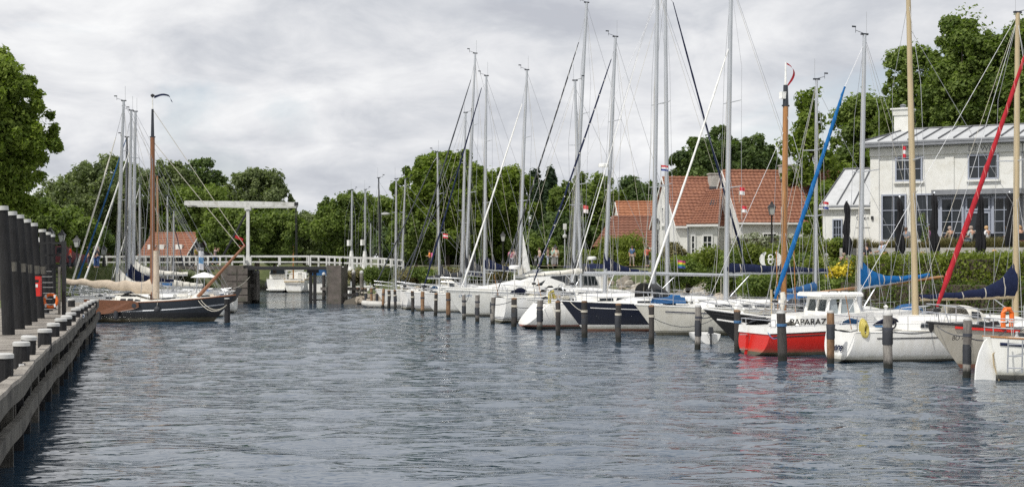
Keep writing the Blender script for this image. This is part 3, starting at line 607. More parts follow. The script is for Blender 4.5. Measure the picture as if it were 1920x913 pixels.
def window(parent, c, w_, h_, cols=2, rows=2, fm='frame', th=.1, sill=True, bar=.04, border=.09, dirx=Vector((1, 0, 0)), n=Vector((0, -1, 0))):
    """frame with muntins, a pane as its child, sill; c centre on the wall, local to the building"""
    c = Vector(c); u = dirx; z = Vector((0, 0, 1)); mb = MB()
    def bx(a0, a1, b0, b1, d0, d1, mbb): mbb.slab([c+u*a0+z*b0+n*d0, c+u*a1+z*b0+n*d0, c+u*a1+z*b1+n*d0, c+u*a0+z*b1+n*d0], n*(d1-d0))
    W, H = w_/2, h_/2; q = border
    bx(-W, W, H-q, H, -.02, th, mb); bx(-W, W, -H, -H+q, -.02, th, mb); bx(-W, -W+q, -H+q, H-q, -.02, th, mb); bx(W-q, W, -H+q, H-q, -.02, th, mb)
    for i in range(1, cols): x = -W+q+(w_-2*q)*i/cols; bx(x-bar/2, x+bar/2, -H+q, H-q, .012, th*.6, mb)
    for j in range(1, rows): y = -H+q+(h_-2*q)*j/rows; bx(-W+q, W-q, y-bar/2, y+bar/2, .013, th*.55, mb)
    f = mb.build('window', M[fm], parent, False)
    p = MB(); bx(-W+q, W-q, -H+q, H-q, .004, .010, p); p.build('pane', M['glass'], f, False)
    if sill: s = MB(); bx(-W-.08, W+.08, -H-.12, -H-.005, -.02, th+.07, s); s.build('sill', M['stucco' if fm == 'frame' else 'wframe'], f, False)
    return f
CR = R(-30); CX, CY = 20.9, 84.0
def cafe():
    B = empty('cafe_building', (CX, CY, 0), CR, 'white two storey waterside building with pale metal roof and grey blue windows', 'building')
    def t(px): k = (px-960)/F; return (k*CY-CX)/(.866+.5*k)
    def z(py, x): return Z_(py, CY-.5*x)
    W, D = 15.0, 8.0; zt = 10.35; z0 = 3.0
    MB().slab([(0, 0, z0), (W, 0, z0), (W, 0, zt), (0, 0, zt)], (0, D, 0)).build('wall', M['stucco'], B, False)
    for x in (.28, 4.55, 8.95, 12.4): MB().box((x, -.035, 7.0), (.50, .075, 5.2)).build('pilaster', M['stucco'], B, False)
    MB().box((W/2, -.05, 9.98), (W+.02, .12, .42)).build('frieze', M['stucco'], B, False)
    MB().box((W/2-.05, -.30, 10.36), (W+.7, .68, .16)).build('cornice', M['trim'], B, False); MB().box((W/2-.05, -.42, 10.49), (W+.8, .50, .10)).build('gutter', M['trim'], B, False)
    e0, rz_, ry = 10.52, 11.55, 4.2
    P = [(-.35, -.5, e0), (W+.3, -.5, e0), (W-1, ry, rz_), (1.0, ry, rz_)]
    r = MB(); r.slab(P, (0, 0, .08)); r.slab([(-.35, -.5, e0), (1.0, ry, rz_), (1.0, ry+.1, rz_), (-.35, D+.5, e0)], (0, 0, .078)); r.slab([(-.35, D+.5, e0), (1.0, ry+.1, rz_), (W-1, ry+.1, rz_), (W+.3, D+.5, e0)], (0, 0, .076)); r.build('roof', M['zinc'], B, False)
    dx = .86; n = int((W+.6)/dx)
    for i in range(n):
        xa = -.3+i*dx
        v = 1 if xa > 1.0 else max(.15, (xa+.35)/1.35); a = Vector((xa, -.5, e0+.09)); b = Vector((xa, -.5+(ry+.5)*v, e0+.09+(rz_-e0)*v))
        MB().slab([a, a+Vector((.06, 0, 0)), b+Vector((.06, 0, 0)), b], (0, 0, .07)).build('standing_seam', M['seam'], B, False)
    MB().tube([(-.35, -.5, e0+.1), (1.0, ry, rz_+.1), (W-1, ry, rz_+.1)], .07, 6).build('ridge_cap', M['seam'], B)
    c = MB(); c.box((.85, 4.0, 11.9), (.86, .86, 1.9)); c.box((.85, 4.0, 12.62), (1.0, 1.0, .34), taper=1.08); c.box((.85, 4.0, 12.84), (1.24, 1.24, .09)); ch = c.build('chimney', M['stucco'], B, False)
    MB().lathe((.85, 4.0, 12.88), [(.16, 0), (.16, .18), (.22, .2), (.05, .28)], 10).build('chimney_pot', M['trim'], ch)
    for a, b in ((1679, 1730), (1815, 1873)):
        xa, xb = t(a), t(b); window(B, ((xa+xb)/2, 0, 8.98), xb-xa, 1.42, 3, 2)
    for a, b in ((1653, 1700), (1717, 1761)):
        xa, xb = t(a), t(b); window(B, ((xa+xb)/2, 0, 6.2), xb-xa, 2.7, 2, 3)
    xa, xb = t(1764), t(1764)+4.35; by = -.55        # glazed bay
    MB().slab([(xa, by, 4.2), (xb, by, 4.2), (xb, by, 7.4), (xa, by, 7.4)], (0, .545, 0)).build('bay_wall', M['frame'], B, False)
    MB().box(((xa+xb)/2, by-.05, 7.55), (xb-xa+.5, 1.2, .28)).build('bay_cornice', M['trim'], B, False)
    for i, (wa, wb) in enumerate(((.1, 1.42), (1.52, 2.84), (2.94, 4.25))):
        if i != 1: window(B, (xa+(wa+wb)/2, by, 5.9), wb-wa, 2.75, 2, 4, sill=False, border=.12)
        else: window(B, (xa+(wa+wb)/2, by, 6.9), wb-wa, .75, 2, 1, sill=False); window(B, (xa+(wa+wb)/2, by, 5.35), wb-wa, 2.2, 2, 1, sill=False, bar=.10)
    window(B, (xb+1.6, 0, 6.2), 1.5, 2.7, 2, 3); window(B, (xb+2.0, 0, 8.98), 1.7, 1.42, 3, 2); window(B, (xb+4.2, 0, 6.2), 1.5, 2.7, 2, 3)
    MB().tube([(xb+.12, -.07, 10.3), (xb+.12, -.07, 4.3)], .05, 8).build('downpipe', M['trim'], B)
    for x in (.15, 4.25): MB().box((x, -.1, 6.2 if x < 1 else 6.4), (.12, .18, .2)).build('wall_lamp', M['black'], B, False)
    # lower wing to the left
    A = MB(); A.slab([(-2.95, .35, 3.0), (-.01, .35, 3.0), (-.01, .35, 6.75), (-2.95, .35, 6.75)], (0, 5, 0)); A.build('wing_wall', M['stucco'], B, False)
    MB().box((-1.5, .2, 6.80), (3.2, .35, .12)).build('wing_cornice', M['stucco'], B, False); MB().box((-1.5, .06, 6.9), (3.2, .12, .09)).build('wing_gutter', M['trim'], B, False)
    Q = [Vector((-3.1, .1, 6.93)), Vector((-.02, .1, 6.93)), Vector((-.02, 3.1, 9.2)), Vector((-3.1+.55, 3.1, 9.2))]
    MB().slab(Q, (0, 0, .07)).build('wing_roof', M['zinc'], B, False)
    MB().slab([(-3.1, .1, 6.9), (-2.55, 3.1, 9.2), (-3.1, 5.4, 6.9)], (.05, 0, 0)).build('wing_gable', M['stucco'], B, False)
    for k in range(4):
        u = .02+.32*k; a = Q[0].lerp(Q[1], u); b = Q[3].lerp(Q[2], u); up = Vector((0, 0, .075))
        MB().slab([a+up, a+up+Vector((.07, 0, 0)), b+up+Vector((.07, 0, 0)), b+up], (0, 0, .07)).build('standing_seam', M['seam'], B, False)
    MB().tube([Q[3]+Vector((0, 0, .1)), Q[2]+Vector((0, 0, .1))], .06, 6).build('ridge_cap', M['seam'], B)
    window(B, (-2.05, .35, 5.25), .60, 1.85, 3, 4, bar=.03, border=.07)
    text_mesh('wall_lettering', 'DE WEI', .44, M['trim'], B, Matrix.Translation((t(1816), -.115, 9.86)) @ Matrix.Rotation(R(90), 4, 'X'), ext=.008)
    s = MB(); s.box((-.5, .32, 6.15), (.85, .05, .95)); sg = s.build('sign_board', M['stucco'], B, False)
    text_mesh('sign_lettering', 'Open', .34, M['black'], sg, Matrix.Translation((-.92, .288, 6.1)) @ Matrix.Rotation(R(90), 4, 'X'), ext=.005)
    # terrace: raised paved strip with low wall and planter
    T = MB(); T.slab([(-.5, -4.2, 3.0), (W+3, -4.2, 3.0), (W+3, -4.2, 4.25), (-.5, -4.2, 4.25)], (0, 4.19, 0)); T.build('terrace', M['pave'], B, False)
    for i in range(30): MB().box((-.2+i*.6, -4.28, 3.55+.02*(i % 2)), (.585, .14, .6)).build('wall_block', M['stonec'], B, False)
    for i in range(30): MB().box((-.2+i*.6, -4.26, 4.16), (.59, .12, .52)).build('wall_block', M['stonec'], B, False)
    MB().box((-1.9, -.6, 3.35), (2.6, 1.8, .6)).build('entrance_step', M['stonec'], B, False)
    return B
CAFE = cafe()
def cw(x, y, z=0): return Matrix.Translation((CX, CY, 0)) @ Matrix.Rotation(CR, 4, 'Z') @ Vector((x, y, z))
def gable_house(name, label, px, Y, rot, W, D, eave, ridge, wallm, tilem, zb=3.0, hip=0, chimneys=(), overhang=.25, tw=.30, tr=.36):
    """front left corner at (px, Y); local x along the ridge, y away"""
    B = empty(name, (X_(px, Y), Y, 0), R(rot), label, 'house')
    MB().slab([(0, 0, zb), (0, D, zb), (0, D, eave), (0, D/2, ridge-.12), (0, 0, eave)], (W, 0, 0)).build('wall', M[wallm], B, False)
    o = overhang; zo = eave-o*(ridge-eave)/(D/2)
    for s in (0, 1):
        y0, y1 = (-o, D/2) if s == 0 else (D+o, D/2)
        MB().slab([(-.12, y0, zo), (W+.12, y0, zo), (W+.12-hip, y1, ridge), (-.12, y1, ridge)], (0, 0, -.08)).build('roof', M[tilem], B, False)
    tile_roof((-.14, -o, zo+.01), (W+.14, -o, zo+.01), (W+.14-hip, D/2, ridge+.01), (-.14, D/2, ridge+.01), B, M[tilem], tw, tr)
    rg = MB()
    n = int(W/.42)
    for i in range(n): rg.tube([(-.1+i*(W+.2-hip)/n, D/2, ridge+.05), (-.1+(i+1.12)*(W+.2-hip)/n, D/2, ridge+.075)], [.13, .15], 8)
    q = rg.build('ridge_tiles', M[tilem], B); q['kind'] = 'stuff'
    MB().box((W/2, -o-.05, zo-.03), (W+.3, .13, .13)).build('gutter', M['wframe'], B, False)
    if wallm != 'black':
        for (ya, yb) in ((-o, D/2), (D+o, D/2)): MB().slab([(-.17, ya, zo-.10), (-.17, yb, ridge-.06), (-.17, yb, ridge+.09), (-.17, ya, zo+.05)], (.05, 0, 0)).build('verge_board', M['wframe'], B, False)
    for (x, y, w_, h_) in chimneys:
        z = ridge-abs(y-D/2)*(ridge-eave)/(D/2); c = MB(); c.box((x, y, z+h_/2-.4), (w_, .8, h_+.8)); ch = c.build('chimney', M['stonec'], B, False)
        MB().box((x, y, z+h_+.04), (w_+.12, .92, .09)).build('chimney_slab', M['stonec'], ch, False); MB().box((x, y-.05, z-.05), (w_+.14, .95, .16)).build('lead_flashing', M['seam'], ch, False)
    return B
H1 = gable_house('white_house', 'white house with one chimney on its orange roof, left of the joined pair', 1268, 103, 8, 5.2, 7.4, 6.35, 9.75, 'stucco', 'tile', chimneys=((3.9, 3.0, 1.25, .95),))
H2 = gable_house('white_house', 'white gabled house with long orange tiled roof, right of the joined pair', 1386, 100.5, 8, 9.5, 7.6, 6.55, 10.1, 'stucco', 'tile', chimneys=((4.6, 3.2, 1.1, 1.0),))
window(H1, (0, 3.7, 7.0), .75, 1.3, 2, 3, 'wframe', dirx=Vector((0, -1, 0)), n=Vector((-1, 0, 0)), bar=.04)
window(H2, (0, 5.2, 4.9), .9, 1.6, 2, 3, 'wframe', dirx=Vector((0, -1, 0)), n=Vector((-1, 0, 0)), bar=.04)
for x in (2.2, 5.0, 7.5): window(H2, (x, 0, 5.0), 1.1, 1.3, 3, 2, 'wframe', bar=.04)
wg = empty('wing', (0, 0, 0)); wg.parent = H1
_i = Matrix.Translation((X_(1268, 103), 103, 0)) @ Matrix.Rotation(R(8), 4, 'Z'); _i = _i.inverted()
def h1(px, Y, z): return _i @ Vector((X_(px, Y), Y, z))
MB().slab([h1(1291, 100.6, 3), h1(1345, 100.9, 3), h1(1345, 100.9, 6.2), h1(1291, 100.6, 6.2)], h1(1291, 103.6, 3)-h1(1291, 100.6, 3)).build('wing_wall', M['stucco'], wg, False)
A, B_, C, D = h1(1287, 100.3, 6.22), h1(1347, 100.6, 6.25), h1(1356, 104.6, 8.9), h1(1324, 104.4, 8.75)
MB().slab([A, B_, C, D], (0, 0, -.08)).build('wing_roof', M['tile'], wg, False); tile_roof(A+Vector((0, 0, .012)), B_+Vector((0, 0, .012)), C+Vector((0, 0, .012)), D+Vector((0, 0, .012)), wg, M['tile'], .26)
MB().slab([A+Vector((0, -.06, -.16)), B_+Vector((0, -.06, -.16)), B_+Vector((0, -.06, 0)), A+Vector((0, -.06, 0))], (0, .05, 0)).build('wing_gutter', M['wframe'], wg, False)
u_ = (h1(1345, 100.9, 4)-h1(1291, 100.6, 4)).normalized(); n_ = Vector((u_.y, -u_.x, 0))
window(wg, h1(1326, 100.8, 4.75), .75, 1.5, 2, 3, 'wframe', dirx=u_, n=n_, bar=.05); window(wg, h1(1299, 100.65, 4.75), .35, 1.5, 1, 3, 'wframe', dirx=u_, n=n_, bar=.05)
MB().slab([D.lerp(A, .5)+u_*.9+Vector((0, 0, .12)), D.lerp(A, .5)+u_*1.5+Vector((0, 0, .12)), D.lerp(A, .32)+u_*1.5+Vector((0, 0, .12)), D.lerp(A, .32)+u_*.9+Vector((0, 0, .12))], (0, 0, .05)).build('skylight', M['glass'], wg, False)
MB().tube([h1(1290, 100.45, 6.2), h1(1290, 100.45, 3.1)], .05, 8).build('downpipe', M['trim'], wg)
H3 = gable_house('tiled_house', 'far house with bright orange tiled roof behind the round clipped trees', 1166, 132, 4, 9, 7, 6.6, 9.1, 'stucco', 'tileo', tw=.4, tr=.45)
H4 = gable_house('tiled_house', 'low far house with old brown tiles and sloping end, below the bright orange roof', 1150, 122, -3, 9, 8, 4.9, 7.4, 'brickd', 'tiled', tw=.4, tr=.45)
def hip_end(B, W, D, eave, ridge, m, side=-1):
    x = -.14 if side < 0 else W+.14
    MB().slab([(x, D+.25, eave-.1), (x-1.6, -.25, eave-.1), (x, D/2, ridge)], (0, 0, -.08)).build('hip', m, B, False)
tile_roof((-1.8, -.3, 4.8), (-.14, -.3, 4.8), (-.1, 4, 7.4), (-.14, 4, 7.4), H4, M['tiled'], .4, .45)
BARN = gable_house('black_barn', 'black boarded barn with orange tiled roof left of the bridge', 262, 152, -14, 5.4, 5.5, 4.3, 6.5, 'black', 'tile', tw=.4, tr=.45)
for y in (1.9, 3.3): window(BARN, (5.42, y, 4.55), .8, .9, 2, 2, 'wframe', dirx=Vector((0, 1, 0)), n=Vector((1, 0, 0)), sill=False)
for x in (1.0, 2.1, 4.2): MB().box((x, .75, 5.0), (.75, .4, .7)).build('dormer', M['wframe'], BARN, False)
for (ya, yb) in ((-.2, 2.75), (5.7, 2.75)): MB().slab([(5.56, ya, 4.15), (5.56, yb, 6.38), (5.56, yb, 6.53), (5.56, ya, 4.3)], (.05, 0, 0)).build('verge_board', M['wframe'], BARN, False)
H5 = gable_house('brick_house', 'long low red brick house with tiled roof half hidden behind the bridge', 505, 205, 2, 14, 7, 4.0, 5.6, 'brickd', 'tile', zb=2.5, tw=.5, tr=.5)
# ------------------------------------------------------------------ boats
class Boat:
    def __init__(s, name, label, cat, px, Y, bow_left, L, B, hull, fs=.95, fb=1.3, ws=.75, rb=1.0, rs=0, zk0=-.25, theta=20, dip=.12, full=2.2, sm=.42, deck='deck', transom=None, group='moored yachts', rail='white', railr=.03, bm=.45):
        h = R(theta+(180 if bow_left else 0)); s.h = Vector((math.cos(h), math.sin(h))); P = Vector((X_(px, Y), Y))
        s.o = P-s.h*L if bow_left else P; s.L, s.B, s.fs, s.fb, s.ws, s.dip, s.full, s.sm, s.rb, s.rs = L, B, fs, fb, ws, dip, full, sm, rb, rs
        s.root = empty(name, (s.o.x, s.o.y, 0), h, label, cat, group); s.zk0 = zk0; s.side = 1 if bow_left else -1     # local y sign facing the camera
        rings = []; NS, NC = 22, 8
        for i in range(NS+1):
            u = i/NS; b, zs = s.hb(u), s.sheer(u); zk = -.5+(zk0+.5)*max(0, 1-u/.3)**1.5+.35*max(0, (u-.8)/.2)**2
            e = bm+.5*u**3; half = []
            for j in range(NC+1):
                a = j/NC; z = zs+(zk-zs)*a; y = b*(1-a**(2.6-1.4*u**3))**e if a < 1 else 0
                half.append((s.xr(u, z), y, z))
            rings.append([(x, -y, z) for x, y, z in half]+[(x, y, z) for x, y, z in half[-2::-1]])
        mb = MB(); mb.loft(rings, False, False, closed=False); s.hull = mb.build('hull', hull, s.root)
        t = MB(); t.add([(x-.004, y, z) for x, y, z in rings[0]], [tuple(range(len(rings[0])))[::-1]]); s.transom = t.build('transom', transom or hull, s.root, False)
        d = []
        for i in range(NS+1):
            u = i/NS; b, zs = s.hb(u)*.985, s.sheer(u)-.015; x = s.xr(u, zs); d.append([(x, -b, zs), (x, -b*.5, zs+.05*b), (x, 0, zs+.07*b), (x, b*.5, zs+.05*b), (x, b, zs)])
        MB().loft(d, False, False, closed=False).build('deck', M[deck], s.root)
        if rail:
            for sd in (-1, 1): MB().tube([(s.xr(i/NS, s.sheer(i/NS)), sd*s.hb(i/NS), s.sheer(i/NS)+.01) for i in range(NS+1)], railr, 6).build('toe_rail', M[rail], s.root)
    def hb(s, u):
        if u < s.sm: f = s.ws+(1-s.ws)*math.sin(math.pi/2*u/s.sm)
        else: f = 1-((u-s.sm)/(1-s.sm))**s.full
        return max(.012, s.B/2*f)
    def sheer(s, u): return s.fs*(1-u)+s.fb*u-s.dip*4*u*(1-u)
    def xr(s, u, z):
        x = s.L*u-s.rb*u**4*(1-min(1, max(-.3, z/s.fb)))
        if s.rs: x += (s.rs*(min(1, max(0, z/s.fs))) if s.rs > 0 else -s.rs*(1-max(-.2, z/s.fs)))*(1-u)**6
        return x
    def lx(s, px):
        k = (px-960)/F; return (k*s.o.y-s.o.x)/(s.h.x-k*s.h.y)
    def dz(s, lx, py): return Z_(py, s.o.y+s.h.y*lx)
    def u(s, x): return min(1, max(0, x/s.L))
    def dk(s, x): return s.sheer(s.u(x))
    def part(s, mb, name, m, parent=None, smooth=True): return mb.build(name, M[m] if isinstance(m, str) else m, parent or s.root, smooth)
    def stripe(s, dz, r, m, u0=0.02, u1=.985):
        for sd in (-1, 1):
            pts = []
            for i in range(15):
                u = u0+(u1-u0)*i/14; zs = s.sheer(u); z = zs-dz; zk = -.45; a = (z-zs)/(zk-zs); e = .45+.5*u**3
                pts.append((s.xr(u, z), sd*(s.hb(u)*(1-a**(2.6-1.4*u**3))**e+r*.25), z))
            s.part(MB().tube(pts, r, 5), 'stripe', m)
    def cabin(s, x0, x1, h, w=.62, m='white', win=True, front=.8, aft=.1, name='cabin', wz=(.35, .75), wn=3):
        base0, base1 = s.dk(x0), s.dk(x1); rings = []
        prof = [(x0, 0), (x0+aft, h), (x0+(x1-x0)*.5, h*.96), (x1-front, h*.62), (x1, 0.02)]
        wd = lambda x: s.hb(s.u(x))*w
        for x, hz in prof:
            b = s.dk(x)-.03; W = wd(x); t = b+.03+hz
            rings.append([(x, -W, b), (x, -W*.93, b+(t-b)*.8), (x, -W*.78, t), (x, 0, t+.06*(hz > .1)), (x, W*.78, t), (x, W*.93, b+(t-b)*.8), (x, W, b)])
        c = s.part(MB().loft(rings, True, True), name, m)
        if win:
            xa, xb = x0+aft+.25, x1-front*.9; n = wn
            for sd in (-1, 1):
                for i in range(n):
                    a = xa+(xb-xa)*(i+.08)/n; b = xa+(xb-xa)*(i+.92)/n
                    def p(x, q):
                        f = (x-x0)/(x1-x0); hz = np.interp(x, [q_[0] for q_ in prof], [q_[1] for q_ in prof]); bz = s.dk(x)-.03; t = bz+.03+hz; zz_ = bz+(t-bz)*.8*q
                        return Vector((x, sd*(wd(x)*(1-.07*q)+.012), zz_))
                    s.part(MB().slab([p(a, wz[0]), p(b, wz[0]), p(b, wz[1]), p(a+.06, wz[1])], (0, sd*.012, 0)), 'cabin_window', 'glass', c, False)
        return c
    def mast(s, pxb, pxt, yt, r=.12, m='alu', z0=None, spreaders=(.45, .72), gear=True, rt=None, below=True, zt=None):
        xb, xt = s.lx(pxb), s.lx(pxt); z0 = z0 if z0 is not None else s.dk(xb)+.1; z1 = zt if zt else s.dz(xt, yt)
        s.mb_, s.mt = Vector((xb, 0, z0)), Vector((xt, 0, z1)); r *= .88; rt = rt or r*.72
        o = s.part(MB().tube([s.mb_, s.mb_.lerp(s.mt, .6), s.mt], [r, r*.95, rt], 10, flat=1), 'mast', m); s.mast_o = o
        for q in spreaders:
            c = s.mb_.lerp(s.mt, q); wdt = min(s.B*.42, 1.15)*(1.05-.35*q)
            for sd in (-1, 1): s.part(MB().tube([c, c+Vector((-.18, sd*wdt, .05))], [.035, .02], 6, flat=.5), 'spreader', 'alu', o)
        s.part(MB().box(s.mt+Vector((0, 0, .03)), (.34, .10, .07)), 'masthead', 'alud', o, False)
        if gear:
            g = MB(); t = s.mt+Vector((0, 0, .05)); f = s.h.x
            g.tube([t, t+Vector((.45, .02, .12))], .012, 4); g.tube([t+Vector((.45, 0, .02)), t+Vector((.45, 0, .30))], .012, 4); g.box(t+Vector((.53, 0, .28)), (.2, .015, .07)); s.part(g, 'wind_vane', 'alud', o, False)
            s.part(MB().tube([t+Vector((-.1, 0, 0)), t+Vector((-.1, 0, .95))], .009, 4), 'antenna', 'wire', o)
        return o
    def pt(s, q): return s.mb_.lerp(s.mt, q)
    def wire(s, a, b, r=.009, name='stay', m='wire', parent=None): return s.part(MB().tube([a, b], r, 4, cap=False), name, m, parent)
    def rig(s, fore=.97, back=True, shrouds=True, r=.010, bowx=None):
        bx = bowx if bowx is not None else s.L*.985
        if back: s.wire(s.pt(.995), (.15, 0, s.dk(0)+.1), r, 'backstay')
        if fore: s.wire(s.pt(fore), (bx, 0, s.dk(bx)+.15), r, 'forestay')
        if shrouds:
            xm = s.mb_.x; bw = s.hb(s.u(xm))*.92
            for sd in (-1, 1):
                c1, c2 = s.pt(.45), s.pt(.72); w1 = min(s.B*.42, 1.15)*(1.05-.35*.45); w2 = min(s.B*.42, 1.15)*(1.05-.35*.72)
                a = Vector((xm-.15, sd*bw, s.dk(xm)))
                s.part(MB().tube([a, c1+Vector((-.18, sd*w1, .05)), c2+Vector((-.18, sd*w2, .05)), s.pt(.98)], r, 4, cap=False), 'shroud', 'wire')
                s.wire(a+Vector((.35, 0, 0)), s.pt(.44), r, 'lower_shroud'); s.wire(a-Vector((.45, 0, 0)), s.pt(.43), r, 'lower_shroud')
            s.wire(s.mb_+Vector((.18, .05, .3)), s.pt(.97)+Vector((.06, .03, 0)), .008, 'halyard', 'rope'); s.wire(s.mb_+Vector((-.2, -.05, .3)), s.pt(.9)+Vector((-.06, -.03, 0)), .008, 'halyard', 'rope')
    def furled(s, pxb, yb, pxt, yt, r, m, spiral=None, parent=None, top=None):
        r *= .80
        xb, xt = s.lx(pxb), s.lx(pxt); a = Vector((xb, 0, s.dz(xb, yb))); b = Vector((xt, 0, s.dz(xt, yt)))
        rg = random.Random(int(pxb)); n = 26; pts = []; rr = []
        for i in range(n+1):
            u = i/n; p = a.lerp(b, u); p += Vector((0, 0, -.25*math.sin(math.pi*u)))*((b-a).length/12)*.5; pts.append(p)
            e = min(1, u*9, (1-u)*5+.25); rr.append(r*(.45+.55*e)*(1-.35*u)*(1+.10*math.sin(i*2.4)+rg.uniform(-.05, .05)))
        o = s.part(MB().tube(pts, rr, 9), 'furled_sail', m)
        s.part(MB().lathe(a+Vector((0, 0, -.12)), [(.05, -.06), (.13, -.05), (.13, .05), (.05, .07)], 10), 'furling_drum', 'black', o)
        s.wire(b, top if top is not None else s.pt(.97), .012, 'forestay'); s.wire(a, a+Vector((.02, 0, -.35)), .02, 'tack_wire')
        if spiral:
            sp_ = MB(); q = []; turns = int((b-a).length*1.3)
            d = (b-a).normalized(); uu = d.cross(Vector((0, 1, 0))).normalized(); vv = Vector((0, 1, 0))
            for i in range(turns*6+1):
                u = i/(turns*6); k = u*n; j = min(n-1, int(k)); p = pts[j].lerp(pts[j+1], k-j); rad = rr[j]*1.0; th = i*math.pi/3
                q.append(p+uu*math.cos(th)*rad+vv*math.sin(th)*rad)
            s.part(sp_.tube(q, r*.17, 4), 'sheet_turns', spiral, o)
        return o
    def boom(s, pxe, y0, y1, m='alu', r=.075, cover=None, wing=.9, ch=.30, pxs=None):
        """boom from the mast to px pxe; y0, y1 picture heights at mast and end; cover material draped over it"""
        x0 = s.mb_.x if pxs is None else s.lx(pxs); x1 = s.lx(pxe); a = Vector((x0, 0, s.dz(x0, y0))); b = Vector((x1, 0, s.dz(x1, y1)))
        o = s.part(MB().tube([a, b], r, 8), 'boom', m)
        if cover:
            n = 30; rings = []; rg = random.Random(int(pxe*3)); L_ = (b-a).length; sg = 1 if x1 > x0 else -1
            for i in range(n+1):
                u = i/n; p = a.lerp(b, u); hgt = ch*(1.05-.55*u)+wing*math.exp(-(u*L_/.75)**1.25); hgt *= 1+.03*math.sin(i*.9)+rg.uniform(-.02, .02)
                W = .13*(1.1-.4*u)*(1+rg.uniform(-.03, .03)); W = max(W, .16) if i == 0 else W
                z0_ = p.z-.06-.012*math.sin(i*.8)
                rings.append([(p.x, math.cos(t_)*W*(1 if math.sin(t_) < .3 else .62 if hgt > .5 else .8)+.01*math.sin(i*2+j), z0_+(math.sin(t_)*.5+.5)*hgt) for j, t_ in enumerate([2*math.pi*k/12 for k in range(12)])])
            c = s.part(MB().loft(rings), 'sail_cover', cover, o, True)
            for u in (.16, .36, .58, .8): i = int(u*n); tp = MB().loft([[(q[0]-.02, q[1]*1.05, q[2]) for q in rings[i]], [(q[0]+.03, q[1]*1.05, q[2]) for q in rings[i]]], False, False); s.part(tp, 'cover_tie', 'rope' if cover not in ('cream', 'beige', 'sail') else 'char', c)
        s.wire(b, s.pt(.985), .009, 'topping_lift', 'rope'); q = a.lerp(b, .72); s.wire(q, Vector((q.x, 0, s.dk(q.x)+.2)), .02, 'mainsheet', 'rope'); s.wire(a.lerp(b, .25), s.mb_+Vector((0, 0, .25)), .025, 'boom_vang', 'alu')
        return o
    def rails(s, x0=None, x1=None, h=.58, m='steel', pulpit=True, pushpit=True, wires=(.5, 1.0)):
        x0 = .5 if x0 is None else x0; x1 = s.L*.86 if x1 is None else x1; P = lambda x, sd, z: Vector((s.xr(s.u(x), s.dk(x)), sd*s.hb(s.u(x))*.95, s.dk(x)+z))
        n = max(2, int((x1-x0)/1.5))
        for sd in (-1, 1):
            g = MB()
            for i in range(n+1): x = x0+(x1-x0)*i/n; g.tube([P(x, sd, 0), P(x, sd, h)], .014, 5)
            for q in wires: g.tube([P(x0+(x1-x0)*i/(n*2), sd, h*q) for i in range(n*2+1)], .007, 4)
            s.part(g, 'guard_rail', m)
        if pulpit:
            g = MB(); xb = s.L*.99
            for hh in (h*1.05, h*.55):
                g.tube([P(x1, -1, hh), P(x1+(xb-x1)*.6, -1.1, hh+.03), Vector((xb+.12, 0, s.dk(xb)+hh+.05)), P(x1+(xb-x1)*.6, 1.1, hh+.03), P(x1, 1, hh)], .019, 6)
            for sd in (-1, 1): g.tube([P(x1, sd, 0), P(x1, sd, h*1.05)], .02, 6); g.tube([P(x1+(xb-x1)*.62, sd, 0), P(x1+(xb-x1)*.72, sd*.9, h*1.05)], .02, 6)
            s.part(g, 'pulpit', m)
        if pushpit:
            g = MB()
            for hh in (h, h*.5): g.tube([P(x0, -1, hh), P(.05, -1, hh), P(.05, 0, hh), P(.05, 1, hh), P(x0, 1, hh)], .018, 6)
            for sd in (-1, 1): g.tube([P(.08, sd, 0), P(.08, sd, h)], .018, 6)
            s.part(g, 'pushpit', m)
    def hood(s, x, m='navy', h=.62, l=.95, w=.6, sg=1):
        """folding sprayhood: arches with cloth; sg=+1 opens aft"""
        W = s.hb(s.u(x))*w; z = s.dk(x)+.28; rings = []
        for q, (dx, k, hh) in enumerate(((0, 1.0, h), (l*.45, .98, h*.93), (l*.8, .92, h*.55), (l, .85, .03))):
            rings.append([(x+dx*sg, math.cos(math.pi*j/10)*W*k, z+abs(math.sin(math.pi*j/10))**.6*hh) for j in range(11)])
        o = s.part(MB().loft(rings, False, False, closed=False), 'sprayhood', m)
        for sd in (-1, 1): s.part(MB().slab([(x+l*.5*sg, sd*(W*.99), z+.12), (x+l*.1*sg, sd*(W*1.01), z+.12), (x+l*.1*sg, sd*W*.97, z+h*.62), (x+l*.45*sg, sd*W*.95, z+h*.55)], (0, sd*.01, 0)), 'hood_window', 'glass', o, False)
        return o
    def fender(s, x, drop=.45, m='rubber', r=.12, sd=None):
        sd = sd or s.side; b = s.hb(s.u(x)); z = s.dk(x)
        o = s.part(MB().lathe((x, sd*(b+r*.9), z-drop-.25), [(.03, -.27), (r, -.2), (r*1.04, 0), (r, .2), (.03, .28)], 10), 'fender', m)
        s.wire((x, sd*(b+.02), z+.3), (x, sd*(b+r*.9), z-drop), .014, 'fender_line', 'rope', o)
    def line(s, a, b, sag=.3, r=.016, m='rope', inv=None):
        """mooring rope from local point a to world pile point b"""
        M4 = Matrix.Translation((s.o.x, s.o.y, 0)) @ Matrix.Rotation(math.atan2(s.h.y, s.h.x), 4, 'Z'); b = M4.inverted() @ Vector(b); a = Vector(a)
        s.part(MB().tube([a.lerp(b, i/8)+Vector((0, 0, -sag*4*(i/8)*(1-i/8))) for i in range(9)], r, 4), 'mooring_rope', m)
